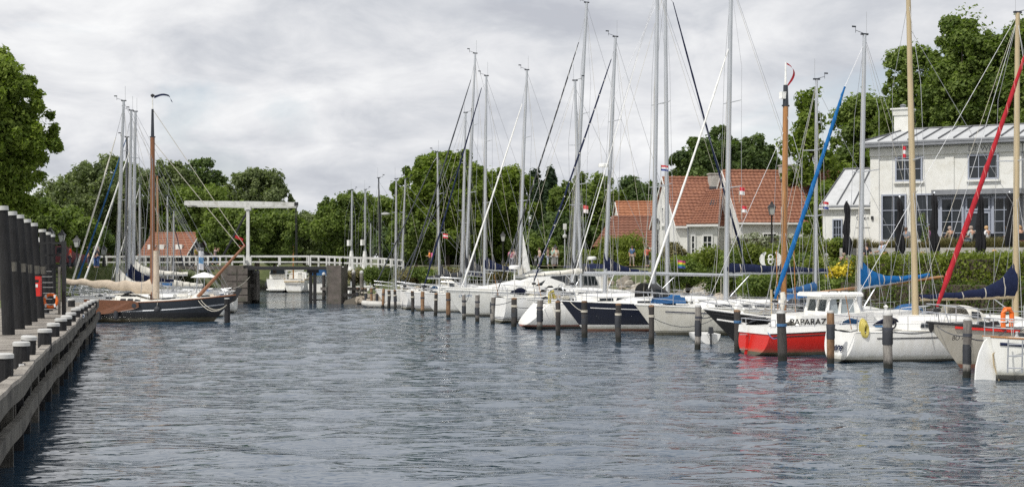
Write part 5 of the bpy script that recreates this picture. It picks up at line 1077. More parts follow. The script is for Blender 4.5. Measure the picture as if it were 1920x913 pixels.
# white round tender behind grey pile
td = empty('white_tender', (X_(1320, 66), 66, 0), R(100), 'small white tender with round stern seen between cream hull and black bow', 'dinghy')
MB().loft([[(x, math.cos(t)*w_, .42+math.sin(t)*w_*.95) for t in [math.pi+math.pi*j/10 for j in range(11)]] for x, w_ in ((-.9, .50), (0, .55), (.9, .45), (1.4, .05))], True, False, closed=True).build('hull', M['white'], td)
MB().box((-1.02, 0, .60), (.2, .2, .3), taper=.8).tube([(-1.0, 0, .55), (-1.02, 0, -.1)], .04, 6).build('outboard_motor', M['char'], td)
# boats beyond the bridge
mb1 = Boat('motor_boat', 'white cabin cruiser seen stern first beyond the bridge, left of the pair', 'motor boat', 500, 165, False, 8.5, 2.4, HM['white'], fs=1.5, fb=1.7, ws=.9, theta=93, rb=1.0, group='motor boats beyond the bridge')
mb1.cabin(1.5, 6.5, 1.1, .85); mb1.part(MB().box((1.6, 0, 2.35), (.9, 1.75, .55), taper=.85), 'windscreen', 'glass', None, False); mb1.part(MB().lathe((2.0, 0, 3.6), [(.1, -.9), (.1, 0), (.3, .05), (.28, .2), (.05, .3)], 10), 'radar_dome', 'white')
mb1.part(MB().box((-.2, 0, .35), (.7, 2.1, .15)), 'bathing_platform', 'white', None, False)
for x in (1.0, 3.0): mb1.fender(x, .3, 'rubber', .14, 1)
mb1.root.location.x += 1.1
mb2 = Boat('motor_boat', 'broad white boat with brown rubbing strake and wooden mast beyond the bridge', 'motor boat', 552, 164, False, 9, 3.0, HM['white'], fs=1.5, fb=1.8, ws=.75, theta=91, rb=.8, group='motor boats beyond the bridge', rail='tan', railr=.09)
mb2.cabin(3.0, 7, .8, .7); mb2.mast(550, 550, 460, .09, 'varnish', spreaders=(), gear=False); mb2.rails(.3, 7, .6); mb2.part(MB().tube([(.6, -1.0, 1.5), (.6, -1.0, 2.5), (.6, 1.0, 2.5), (.6, 1.0, 1.5)], .06, 6), 'stern_arch', 'white')
mb2.part(MB().tube([(-.18, -1.15, 1.25), (-.22, 0, 1.25), (-.18, 1.15, 1.25)], .10, 6), 'rubbing_strake', 'tan'); mb2.part(MB().box((1.0, -.5, 1.9), (.4, .5, .7), taper=.8).box((1.0, .5, 1.9), (.4, .5, .7), taper=.8), 'cockpit_seats', 'cream', None, False)
mb3 = Boat('motor_boat', 'small white boat with blue canopy glimpsed between the bridge piers', 'motor boat', 594, 158, False, 7, 2.4, HM['white'], fs=1.1, fb=1.4, ws=.85, theta=80, rb=.8, group='motor boats beyond the bridge')
mb3.cabin(2, 5.5, .8, .8); mb3.part(MB().loft([[(x, -1.05, 2.0), (x, -.7, 2.7), (x, .7, 2.7), (x, 1.05, 2.0)] for x in (.4, 2.4)]), 'canopy', 'mid')
for px, top, Y, l, r in ((659, 357, 148, 'far white yacht with furled navy sail beyond the bridge, left mast of two', .13), (684, 356, 150, 'far white yacht beyond the bridge carrying a small white radar, right mast of two', .13)):
    q = Boat('sailing_yacht', l, 'sailing boat', px-14, Y, False, 8, 2.8, HM['white'], theta=40, group='yachts beyond the bridge'); q.mast(px, px+1, top, r, 'alu', spreaders=()); q.rig(); q.part(MB().box(q.pt(.45)+Vector((-.3, 0, 0)), (.35, .35, .6)), 'reflector', 'white', None, False)
    q.part(MB().tube([q.mb_+Vector((0, 0, 1.2)), q.mb_+Vector((0, 0, 3.6))], [.42, .16], 8), 'mast_boot', 'sail')
q = Boat('sailing_yacht', 'far dark masted yacht beyond the white bridge railing', 'sailing boat', 700, 140, False, 8, 2.6, HM['navy'], theta=30, group='yachts beyond the bridge'); q.mast(713, 710, 334, .10, 'alud', spreaders=()); q.rig()
q = Boat('sailing_yacht', 'far small yacht with short white mast between bridge and trees', 'sailing boat', 690, 144, False, 6.5, 2.4, HM['white'], theta=30, group='yachts beyond the bridge'); q.mast(695, 695, 418, .08, 'alu', spreaders=()); q.rig(back=False)
# ------------------------------------------------------------------ the left group
t_ = Boat('old_sailing_ship', 'black sailing barge with brown leeboard, long bowsprit and varnished mast', 'sailing boat', 170, 88.5, False, 8.9, 3.4, HM['bot'], fs=1.20, fb=1.60, ws=.7, rb=1.35, zk0=-.3, theta=2, dip=.16, full=3.2, group='traditional boats at the left quay', rail='brown2', railr=.045)
t_.stripe(.52, .035, 'alu', .02, .97); t_.mast(286, 286, 258, .17, 'brown2', spreaders=(), gear=False, rt=.14)
tp = t_.mt.copy(); z2 = t_.dz(tp.x, 205); z3 = t_.dz(tp.x, 180)
t_.part(MB().tube([tp, Vector((tp.x, 0, z2))], [.11, .07], 8), 'topmast', 'alud'); t_.part(MB().tube([Vector((tp.x, 0, z2)), Vector((tp.x, 0, z3))], [.045, .03], 6), 'mast_pole', 'sail'); t_.part(MB().lathe((tp.x, 0, z3), [(.03, -.1), (.12, -.03), (.12, .06), (.02, .12)], 8), 'mast_ball', 'black')
pn = []
for i in range(13): a = i/12; pn.append([(tp.x+.1+1.15*a-.12*(a > .8)*(a-.8)*5, .05*math.sin(a*9), z3+.0+.13*math.sin(a*3.4)-.5*max(0, a-.8)*5*.6), (tp.x+.1+1.15*a, .05*math.sin(a*9+.5), z3-.16+.13*math.sin(a*3.4)+.08*a-.5*max(0, a-.8)*5*.6)])
t_.part(MB().loft(pn, False, False, closed=False), 'pennant', 'navy')
bs0, bs1 = Vector((t_.lx(372), -.1, t_.dz(t_.lx(372), 556))), Vector((t_.lx(459), -.1, t_.dz(t_.lx(459), 461)))
t_.part(MB().tube([bs0, bs1], [.12, .075], 9), 'bowsprit', 'brown2'); t_.wire(bs0.lerp(bs1, .93), t_.pt(.98), .02, 'forestay', 'rope'); t_.wire(bs1, Vector((tp.x, 0, z2)), .018, 'topmast_stay', 'rope')
fl = MB(); fl.slab([bs1+Vector((-.6, 0, .50)), bs1+Vector((-.15, 0, .30)), bs1+Vector((-.05, 0, .42)), bs1+Vector((-.55, 0, .66))], (0, .02, 0)); fl.tube([bs1+Vector((-.35, 0, .0)), bs1+Vector((.05, 0, -.0)), bs1+Vector((-.3, 0, .5))], .02, 4); t_.part(fl, 'jack_flag', 'redc', None, False)
for sd in (-1, 1): t_.wire((tp.x-.4, sd*1.5, 1.4), t_.pt(.97), .014, 'shroud'); t_.wire((tp.x+.3, sd*1.5, 1.4), t_.pt(.95), .014, 'shroud')
# long boom with beige cover, going aft over the dock
bx0, bx1 = tp.x+.1, t_.lx(122); rings = []
for i in range(33):
    u = i/32; x = bx0+(bx1-bx0)*u; z = t_.dz(x, 541-14*u); hh = (.17+.24*(1-u)**1.4+.22*math.exp(-u*20))*(1+.10*math.sin(i*1.3)); rings.append([(x, math.cos(q)*(.16*(1-.4*u)), z+math.sin(q)*hh+.05*math.sin(i*.8)) for q in [2*math.pi*j/12 for j in range(12)]])
t_.part(MB().loft(rings), 'boom_cover', 'beige')
t_.part(MB().tube([(bx0+.1, 0, t_.dz(bx0, 470)), (bx0+.12, 0, t_.dz(bx0, 520)), (bx0+.1, 0, t_.dz(bx0, 560))], [.18, .20, .23], 10), 'mast_canvas', 'beige')
lb = []; 
for (px, py) in ((168, 560), (262, 562), (272, 566), (273, 574), (262, 578), (215, 586), (168, 590)): x = t_.lx(px); lb.append((x, -t_.hb(t_.u(x))-.10, t_.dz(x, py)))
lbo = t_.part(MB().slab(lb, (0, -.09, 0)), 'leeboard', 'brown', None, False); t_.part(MB().lathe((t_.lx(264), -1.86, t_.dz(t_.lx(264), 571)), [(.14, -.03), (.14, .03), (.05, .06)], 10, 'Y'), 'leeboard_bolt', 'alud', lbo)
for px, kk in ((197, .55), (230, .5)): t_.fender(t_.lx(px), kk, 'rubber', .15, -1)
t_.part(MB().lathe((t_.lx(306), -1.75, t_.dz(t_.lx(306), 578)), [(.02, -.2), (.17, -.12), (.21, 0), (.17, .12), (.05, .2), (.02, .26)], 12), 'round_fender', 'rubber'); t_.wire((t_.lx(306), -1.6, 1.75), (t_.lx(306), -1.75, t_.dz(t_.lx(306), 572)), .015, 'fender_line', 'rope')
t_.cabin(1.6, 4.0, .40, .6, 'deck'); t_.part(MB().box((2.6, 0, 1.66), (2.2, 1.5, .05)), 'cabin_top', 'cream', None, False)
t_.part(MB().slab([(t_.L-.55, -.07, 1.0), (t_.L-.05, -.07, 1.25), (t_.L+.36, -.07, 1.98), (t_.L+.05, -.07, 2.06)], (0, .14, 0)), 'stem_post', 'black', None, False)
_p1 = (X_(425, 85), 85, 1.1); t_.line((t_.L-2.2, -1.2, 1.4), _p1, .55, .02, 'rope'); t_.line((t_.L-2.0, -1.2, 1.38), _p1, .45, .02, 'rope'); t_.line((t_.L-.2, 0, 2.0), (X_(470, 126), 126, 2.4), .2, .018, 'rope'); t_.deckbits(41)
def leftboat(px, Y, L, mb_, mt_, yt, stays, stm, cov, bpx, by, label, r=.13, mm='alu', wing=.8, ch=.4, seed=1, theta=4, spr=(.5, .75), hull='white', fr=.085):
    q = Boat('sailing_yacht', label, 'sailing boat', px, Y, True, L, 3.2, HM[hull], theta=theta, group='yachts at the left quay')
    q.mast(mb_, mt_, yt, r, mm, spreaders=spr); q.rig(fore=.97 if not stays else None)
    if stays: q.furled(*stays, fr, stm)
    if bpx: q.boom(bpx, by, by, 'alu', .08, cov, wing=wing, ch=ch)
    q.cabin(L*.3, L*.7, .5); q.rails(); q.deckbits(seed); return q
leftboat(119, 95, 10.5, 218, 232, 190, (128, 552, 217, 258), 'cream', 'cream', 268, 538, 'leftmost yacht at the left quay with stout cream furled sail', seed=51, wing=1.1)
leftboat(135, 98.6, 10.5, 241, 246, 208, (136, 550, 236, 262), 'mid', 'navy', 326, 528, 'yacht at the left quay with blue furled sail and navy boom cover tilting up', seed=52, wing=1.0)
leftboat(148, 102.2, 11, 249, 254, 210, (150, 548, 246, 275), 'sail', 'cream', 352, 515, 'yacht at the left quay with long cream boom cover reaching toward the bridge', r=.14, seed=53, wing=.7, ch=.45)
leftboat(170, 105.8, 10, 236, 238, 258, None, None, 'mid', 350, 536, 'dark masted yacht at the left quay with blue sail cover', mm='alud', seed=54, spr=(.5,), r=.11)
leftboat(210, 109.4, 7.5, 262, 262, 346, (212, 520, 261, 352), 'sail', None, None, 0, 'small yacht behind the barge with a slim white mast and pale stay', seed=55, r=.08, spr=(.6,), fr=.05)
leftboat(262, 112, 7, 297, 295, 330, None, None, None, None, 0, 'small yacht behind the barge with white and wooden mast', mm='varnish', seed=56, r=.09, spr=())
leftboat(285, 109, 5.5, 314, 314, 368, (345, 500, 315, 372), 'navy', None, None, 0, 'small yacht with short mast and navy stay left of the bridge railing', seed=57, r=.07, spr=(), fr=.05)
leftboat(300, 104.5, 4.8, 325, 326, 395, None, None, 'cream', 380, 536, 'small cluttered boat with a short mast just behind the barge bow', seed=58, r=.06, spr=(), wing=.1)
leftboat(318, 100.5, 4.0, 368, 372, 480, None, None, None, None, 0, 'little white boat with a white banner by the barge bow', seed=59, r=.05, spr=())

for q, xs, mm in ((a_, (4.2, 7.4), 'navy'), (h_, (3.0, 5.2), 'sail'), (l_, (4.5, 6.6), 'navy'), (j_, (7.5,), 'sail'), (m_, (3.4, 5.6), 'navy'), (i_, (9.0,), 'sail'), (y_, (8.0, 5.5), 'navy'), (e, (4.9, 7.2), 'sail'), (f, (8.4,), 'navy'), (k, (6.4,), 'rubber'), (sl1, (8.5,), 'sail'), (sl3, (8.8,), 'navy'), (sl4, (4.8,), 'sail'), (c, (3.9, 6.2), 'sail')):
    for x in xs: q.fender(x, .42, mm, .11)
for q, x, y in ((e, .35, -.55), (l_, 1.6, .6), (m_, .3, .8), (a_, .4, 1.0), (h_, .5, -1.0)):
    g = MB(); z = q.dk(x)+.1; g.tube([(x, y, z), (x-.25, y, z+1.25)], .016, 5); q.part(g, 'flag_staff', 'varnish')
# ------------------------------------------------------------------ trees
def T(px, hw, ytop, Y, kind, label, name='tree', n=16000, leaf=.32, zb=3.0, **kw):
    h = Z_(ytop, Y)-zb; return tree(name, label, X_(px, Y), Y, zb, hw/F*Y, h, kind, n, leaf, seed=int(px+ytop), **kw)
G1 = 'trees behind the left quay'; G2 = 'trees beyond the bridge'; G3 = 'trees along the right bank'
T(-25, 116, 100, 92, 'bright', 'big bright leafy tree filling the left edge of the photo', n=52000, leaf=.27, clumps=80, cr=.17, low=.5, trunk_h=3, group=G1)
T(58, 72, 372, 106, 'mid', 'low dark green tree beneath the big bright tree at left', n=14000, leaf=.28, low=.9, trunk_h=1.5, cr=.24, group=G1)
T(118, 60, 392, 118, 'mid', 'rounded low green tree right of the lanterns', n=12000, leaf=.28, low=.9, trunk_h=1.5, cr=.24, group=G1)
T(125, 55, 330, 178, 'willow', 'small pale tree at the left foot of the broad willow', n=9000, leaf=.34, low=.5, group=G2)
T(205, 100, 296, 165, 'willow', 'broad domed grey green willow behind the left masts', n=26000, leaf=.34, clumps=60, cr=.18, trunk_h=2.5, low=.3, group=G2)
T(318, 62, 305, 172, 'willow', 'willow partly hidden by the tall varnished mast', n=18000, leaf=.34, clumps=50, cr=.2, trunk_h=2.5, group=G2)
T(372, 48, 300, 185, 'dark', 'sparse topped tree with open twigs left of the bridge beam', n=7000, leaf=.42, clumps=30, cr=.16, trunk_h=4, group=G2)
T(362, 78, 350, 166, 'mid', 'bushy green tree behind the black barn gable', n=18000, leaf=.32, low=.9, trunk_h=1.5, group=G2)
T(482, 66, 320, 172, 'willow', 'airy domed willow directly above the bridge balance beam', n=17000, leaf=.34, clumps=50, cr=.2, trunk_h=2.5, low=.4, group=G2)
T(440, 62, 382, 146, 'mid', 'fresh green tree right behind the bridge post, left side', n=15000, leaf=.30, low=.95, trunk_h=1.5, zb=2.8, group=G2)
T(515, 58, 385, 150, 'mid', 'dense green tree behind the right half of the balance beam', n=15000, leaf=.30, low=.95, trunk_h=1.5, zb=2.8, group=G2)
T(570, 42, 400, 188, 'willow', 'pale drooping tree at the gap of sky beyond the bridge', n=9000, leaf=.34, low=.9, trunk_h=1.5, group=G2)
T(545, 60, 420, 200, 'dark', 'dark low tree behind the lifting chains', n=10000, leaf=.36, low=.95, trunk_h=1.0, group=G2)
T(650, 62, 362, 170, 'mid', 'rounded green tree behind the far yacht masts, left of its twin', n=16000, leaf=.34, low=.9, trunk_h=1.5, group=G2)
T(712, 58, 372, 176, 'mid', 'rounded green tree left of the large bright tree', n=15000, leaf=.34, low=.9, trunk_h=1.5, group=G2)
T(612, 40, 415, 195, 'dark', 'lower tree at the left foot of the rounded trees over the bridge', n=9000, leaf=.34, low=.95, trunk_h=1, group=G2)
T(250, 90, 398, 180, 'dark', 'dark undergrowth tree behind the black barn roof', n=12000, leaf=.4, low=.95, trunk_h=1, group=G2)
T(838, 98, 288, 136, 'bright', 'large bright green tree behind the middle masts', n=46000, leaf=.30, clumps=90, cr=.15, low=.75, trunk_h=3, group=G3)
T(925, 78, 318, 142, 'bright', 'second large green tree leaning against the bright one', n=26000, leaf=.30, clumps=56, cr=.18, low=.8, trunk_h=2.5, group=G3)
T(780, 48, 400, 133, 'mid', 'low bushy tree at the bridge end behind pale masts', n=12000, leaf=.28, low=.95, trunk_h=1, group=G3)
for px, yt, l in ((972, 330, 'left of the three dark poplars'), (1005, 322, 'middle of the three dark poplars'), (1032, 318, 'right and tallest of the three dark poplars')):
    T(px, 16, yt, 182, 'poplar', l, 'poplar_tree', n=7000, leaf=.40, form='poplar', clumps=20, trunk_h=1.5, low=.9, group='dark poplars in the middle')
T(1000, 62, 440, 138, 'mid', 'low green tree in front of the poplars', n=12000, leaf=.3, low=.95, trunk_h=1, group=G3)
T(1108, 74, 330, 146, 'mid', 'wide olive green tree left of the orange roofed far house', n=24000, leaf=.32, low=.9, trunk_h=2, clumps=60, cr=.18, group=G3)
T(1060, 50, 400, 140, 'dark', 'dark tree behind the low brown roof', n=12000, leaf=.32, low=.95, trunk_h=1, group=G3)
T(1178, 52, 336, 176, 'dark', 'round dark tree behind the far orange roof', n=12000, leaf=.38, low=.8, group=G3)
T(1232, 45, 345, 170, 'dark', 'dark tree touching the left gable of the white house', n=10000, leaf=.38, low=.8, group=G3)
T(1318, 60, 262, 148, 'dark', 'dark round tree behind the white houses, left half of the pair', n=20000, leaf=.34, clumps=50, cr=.2, trunk_h=5, group=G3)
T(1402, 62, 258, 152, 'dark', 'dark round tree behind the white houses, right half of the pair', n=20000, leaf=.34, clumps=50, cr=.2, trunk_h=5, group=G3)
T(1345, 42, 240, 150, 'dark', 'tall middle crown between the two dark trees behind the houses', n=12000, leaf=.34, clumps=30, cr=.22, trunk_h=6, group=G3)
for px, hw, yt, Y, l in ((800, 50, 425, 158, 'dark low tree behind the far white masts, left'), (868, 50, 420, 160, 'dark low tree behind the furled navy sails'), (930, 50, 425, 158, 'dark low tree behind the stout pale furled sail'), (985, 50, 430, 160, 'dark low tree behind the spiral furled sail'), (1090, 60, 415, 165, 'dark low tree behind the wide olive tree'), (60, 60, 410, 130, 'dark low tree behind the black gate at left'), (150, 60, 420, 150, 'dark low tree behind the leaning furled sails'), (390, 60, 420, 175, 'dark low tree behind the bridge approach'), (745, 50, 430, 160, 'dark low tree at the right bridge end')):
    T(px, hw, yt, Y, 'dark', l, n=9000, leaf=.42, low=1.0, trunk_h=.8, clumps=34, zb=2.6, group='low trees in the background')
def sparse(px, hw, ytop, Y, label):
    rg = np.random.default_rng(9); zb = 3.1; H = Z_(ytop, Y)-zb; root = empty('tree', (X_(px, Y), Y, zb), 0, label, 'tree', G3); W = hw/F*Y
    tk = MB(); tk.tube([(0, 0, -.3), (.1, 0, H*.3), (-.05, 0, H*.6), (.1, 0, H*.95)], [.20, .16, .11, .04], 8); C = []; rr = []
    for i in range(44):
        z = H*(.22+.76*rg.random()); a = rg.random()*6.28; rad = W*(.35+.65*rg.random())*(1-.55*max(0, z/H-.62)/.38); e = Vector((math.cos(a)*rad, math.sin(a)*rad, z)); s = Vector((0, 0, z-.9-rad*.35))
        tk.tube([s, s.lerp(e, .5)+Vector((0, 0, .15)), e], [.055, .04, .012], 5)
        for q in range(4): t = .5+.5*(q+1)/4; p = s.lerp(e, t); C.append(p+Vector(rg.normal(size=3)*.22)); rr.append(.30+.28*rg.random())
    tk.build('trunk', M['bark'], root); V, tone = leaves(C, np.array(rr), 10000, .24, shell=.2); np_quads('crown', V, LF['bright'], root, tone)
sparse(1522, 60, 168, 104, 'open branched young tree between the white house and the metal roofed wing')
T(1545, 34, 345, 98, 'bright', 'bushy light green tree against the orange roof end', n=9000, leaf=.24, low=.9, trunk_h=1, group=G3)
T(1620, 62, 185, 124, 'mid', 'tall green tree left of the white chimney', n=24000, leaf=.30, clumps=50, cr=.19, trunk_h=3, low=.6, group=G3)
T(1560, 50, 300, 128, 'mid', 'lower green tree behind the metal roofed wing', n=12000, leaf=.3, low=.9, trunk_h=1.5, group=G3)
T(1715, 72, 92, 112, 'mid', 'tall tree behind the white chimney of the large building', n=34000, leaf=.29, clumps=80, cr=.16, trunk_h=3, low=.5, group=G3)
T(1815, 82, 38, 108, 'mid', 'tallest broad tree rising above the metal roof', n=42000, leaf=.29, clumps=90, cr=.15, trunk_h=3, low=.5, group=G3)
T(1920, 78, 42, 106, 'mid', 'tall tree cut by the right edge above the metal roof', n=32000, leaf=.29, clumps=70, cr=.16, trunk_h=3, low=.5, group=G3)
T(1765, 60, 130, 118, 'dark', 'dark inner tree behind the metal roof ridge', n=16000, leaf=.32, clumps=44, cr=.2, trunk_h=3, low=.6, group=G3)
# ------------------------------------------------------------------ hedges and shrubs
def hedge(label, pts, top, wdt, kind, n, leaf=.13, z0=None, name='hedge', bump=.16, group=None, ztops=None):
    """clipped hedge along a ground polyline"""
    root = empty(name, (*pts[0], 0), 0, label, 'hedge', group); P0 = Vector(pts[0]); C = []; rr = []; core = MB()
    seg = [(Vector(a), Vector(b)) for a, b in zip(pts[:-1], pts[1:])]; tot = 0
    for si, (a, b) in enumerate(seg):
        d = (b-a); L_ = d.length; d.normalize(); nn = Vector((-d.y, d.x)); k = int(L_/.45)
        for i in range(k+1):
            c = a+d*(i*L_/max(k, 1)); t_ = top if ztops is None else ztops[si]+(ztops[si+1]-ztops[si])*i/max(k, 1)
            zb = (gz(c.x, c.y) if z0 is None else z0)-.1
            for o in np.arange(-wdt/2+.25, wdt/2-.2, .42):
                g0 = min(zb, gz(c.x+nn.x*o, c.y+nn.y*o))
                for z in np.arange(g0+.3, t_-.2, .42):
                    if abs(o) > wdt/2-.7 or z > t_-.75: C.append((c.x+nn.x*o-P0.x+random.uniform(-bump, bump), c.y+nn.y*o-P0.y+random.uniform(-bump, bump), z+random.uniform(-bump, bump)*.6)); rr.append(.34)
        q = (wdt/2-.28)
        zb = min(gz(a.x, a.y), gz(b.x, b.y))-.6; z1 = (top if ztops is None else min(ztops[si], ztops[si+1]))-.3
        core.slab([(a.x-P0.x+nn.x*q, a.y-P0.y+nn.y*q, zb), (b.x-P0.x+nn.x*q, b.y-P0.y+nn.y*q, zb), (b.x-P0.x-nn.x*q, b.y-P0.y-nn.y*q, zb), (a.x-P0.x-nn.x*q, a.y-P0.y-nn.y*q, zb)], (0, 0, z1-zb))
    core.build('twigs', M['bark'], root, False); V, tone = leaves(C, np.array(rr), n, leaf, shell=.5, up=.2); np_quads('foliage', V, LF[kind], root, tone); return root
def on(px, Y): return (X_(px, Y), Y)
hedge('long tall dark hedge below the terrace of the large white building', [on(1618, 77), on(1700, 74), on(1800, 70.5), on(1930, 66.5), on(2080, 61)], 4.05, 2.4, 'hedge', 60000, .11, ztops=[3.9, 3.95, 4.1, 4.2, 4.2])
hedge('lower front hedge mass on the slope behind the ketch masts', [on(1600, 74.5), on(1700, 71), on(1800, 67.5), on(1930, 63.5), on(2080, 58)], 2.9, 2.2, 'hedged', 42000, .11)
hedge('clipped bright hedge in front of the white houses', [on(1236, 97.5), on(1300, 96), on(1372, 94.5)], 4.05, 1.2, 'hedge', 14000, .12)
hedge('square clipped dark hedge block left of the folded parasols', [on(1500, 84), on(1562, 82)], 4.9, 1.6, 'hedge', 15000, .11)
hedge('pale green clipped hedge beside the far promenade', [on(1092, 121), on(1150, 118), on(1235, 115)], 4.35, 1.2, 'hedge', 13000, .14)
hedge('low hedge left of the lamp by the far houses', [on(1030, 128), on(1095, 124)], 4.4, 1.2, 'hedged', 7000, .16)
hedge('long pale flowered hedge before the right white house', [on(1385, 93), on(1440, 91.5), on(1520, 90)], 5.4, 1.5, 'white_flower', 12000, .11)
def shrub(px, py, Y, rx, h, kind, label, n=5000, leaf=.12, name='shrub', group='shrubs on the right bank'):
    x = X_(px, Y); zb = gz(x, Y); zt = Z_(py, Y); h = max(.5, zt-zb) if h is None else h; root = empty(name, (x, Y, zt-h), 0, label, 'shrub', group); rg = np.random.default_rng(int(px)); C = []; rr = []
    for i in range(16):
        d = rg.normal(size=3); d /= np.linalg.norm(d); q = rg.random()**.5*.7; C.append((d[0]*q*rx, d[1]*q*rx, h*.5+d[2]*q*h*.45)); rr.append((rx*.42, rx*.42, h*.26))
    s = MB()
    for c in C[:8]: s.tube([(0, 0, -.2), (c[0]*.5, c[1]*.5, c[2]*.6), c], [.05, .035, .01], 4)
    s.build('stems', M['bark'], root); V, t = leaves(C, rr, n, leaf, shell=.35); np_quads('foliage', V, LF[kind], root, t); return root
for a in [(1290, 478, 86, 1.5, 2.2, 'mid', 'broad rounded shrub by the rainbow flag, left of the white tall mast'), (1330, 462, 88, 1.3, 2.0, 'hedge', 'upright bright shrub left of the ringed sculpture'), (1375, 470, 85, 1.4, 2.2, 'mid', 'spreading shrub behind the varnished mast stays'), (1410, 452, 88, 1.5, 2.0, 'hedge', 'light green shrub in front of the black street lantern'),
          (1468, 452, 85, 1.4, 2.2, 'hedge', 'shrub with long light shoots right of the street lantern'), (1500, 470, 82, 1.3, 2.0, 'mid', 'green shrub between the varnished mast and slim grey mast'), (1545, 478, 80, 1.3, 2.0, 'hedge', 'shrub below the square clipped hedge'), (1590, 482, 78.5, 1.2, 1.8, 'mid', 'shrub directly left of the long tall hedge'),
          (1250, 495, 84, 1.2, 1.6, 'hedged', 'low dark shrub above the riprap end'), (1352, 500, 81, 1.3, 1.6, 'hedged', 'low dark shrub behind the white boom'), (1425, 505, 79, 1.4, 1.7, 'mid', 'low green shrub under the ringed sculpture'), (1480, 508, 77, 1.3, 1.6, 'hedged', 'low dark shrub behind the red boat wheelhouse'), (1535, 510, 75.5, 1.3, 1.6, 'mid', 'low green shrub beside the yellow blossom'),
          (1180, 432, 118, 1.7, 2.6, 'hedge', 'right one of two round clipped small trees before the brown roof'), (1145, 436, 119, 1.5, 2.6, 'hedge', 'left one of two round clipped small trees before the brown roof'), (1262, 455, 100, .9, 1.6, 'straw', 'thin pale shrub against the left white gable'), (1575, 448, 82.5, .6, 1.4, 'mid', 'small pot shrub by the wing window')]: shrub(*a)
fb = shrub(1588, 488, 76.5, .75, 1.1, 'flower', 'bright yellow flowering shrub on the bank behind the blue covered boat', 900, .10); shrub(1560, 500, 76, .6, .8, 'flower', 'smaller pale yellow flowering shrub left of the bright one', 450, .09)
shrub(1585, 505, 76.9, .9, 1.2, 'mid', 'green shrub surrounding the yellow blossoms', 3000, .11)
def cover(label, kind, pts_fn, n, size, name='ground_cover', zoff=.1, tall=.3):
    P = pts_fn(n); z = ground_z(P); k = len(P); a = RNG.random(k)*6.28; hgt = tall*(.4+.9*RNG.random(k)); lean = RNG.normal(size=(k, 2))*.35; w_ = size*(.5+RNG.random(k)*.7)
    B = np.column_stack([P, z]); T_ = B+np.column_stack([lean*hgt[:, None], hgt]); u = np.column_stack([np.cos(a), np.sin(a), np.zeros(k)])*w_[:, None]*.5
    V = np.stack([B-u, B+u, T_+u*.35, T_-u*.35], 1); o = np_quads(name, V, LF[kind], None, np.clip(.5+.25*RNG.normal(size=k), 0, 1)); tag(o, label, 'ground cover', kind='stuff'); return o
def along(poly, off0, off1):
    A = [np.array(p, float) for p in poly]; L_ = np.array([np.linalg.norm(b-a) for a, b in zip(A[:-1], A[1:])])
    def fn(n):
        i = RNG.choice(len(L_), n, p=L_/L_.sum()); t = RNG.random(n); a = np.array([A[j] for j in i]); b = np.array([A[j+1] for j in i]); d = (b-a)/np.linalg.norm(b-a, axis=1)[:, None]; nn = np.stack([-d[:, 1], d[:, 0]], 1); f = off0+(off1-off0)*RNG.random(n)
        return a+(b-a)*t[:, None]-nn*f[:, None]
    return fn
bank = POLY[13:20]                                   # (-14.9,135) ... (19,70)
cover('dry grass and reeds on the right bank below the bridge railing', 'straw', along(bank[::-1][1:], -5.0, -.8), 26000, .06, tall=.55)
cover('green grass and weeds on the right bank', 'grass', along(bank[::-1], -8.5, -1.2), 40000, .07, 'grass', tall=.38)
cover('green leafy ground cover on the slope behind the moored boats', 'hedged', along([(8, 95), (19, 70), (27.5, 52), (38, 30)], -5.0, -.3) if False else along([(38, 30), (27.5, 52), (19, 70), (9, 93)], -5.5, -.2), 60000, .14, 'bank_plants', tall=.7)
cover('grass on the bank beyond the bridge', 'grass', along([(-60, 186), (-38, 179), (-22, 183), (-16, 161)][::-1], -9, -.2), 14000, .09, 'far_grass', tall=.4)
cover('grass on the slope left of the bridge abutment', 'grass', along([(-39, 126.5), (-30, 127.5), (-24.5, 128), (-25, 138)][::-1], -9, 1.0), 9000, .08, 'left_grass', tall=.35)
# bushes on the bank at the bridge end
for i, (px, py, Y, rx, h, kd) in enumerate([(668, 503, 130, 1.2, 1.3, 'straw'), (700, 500, 128.5, 1.5, 1.6, 'mid'), (735, 498, 126, 1.5, 1.7, 'hedged'), (770, 500, 123, 1.4, 1.5, 'straw'), (800, 498, 121.5, 1.4, 1.4, 'mid'), (845, 500, 120, 1.3, 1.2, 'straw'), (890, 498, 119, 1.4, 1.3, 'mid'), (935, 496, 118, 1.4, 1.3, 'straw'), (985, 497, 115, 1.3, 1.1, 'grass')]):
    shrub(px, py, Y, rx, h, kd, ['straw coloured bush at the bridge abutment', 'green bush right of the straw coloured bush', 'dark bush under the bridge railing end', 'dry bush behind the pale far masts', 'green bush below the person in orange', 'dry bush behind the furled navy sails', 'green bush behind the charcoal sail cover', 'dry bush behind the navy sail cover', 'low grassy bush below the seated walkers'][i], 3000, .14)
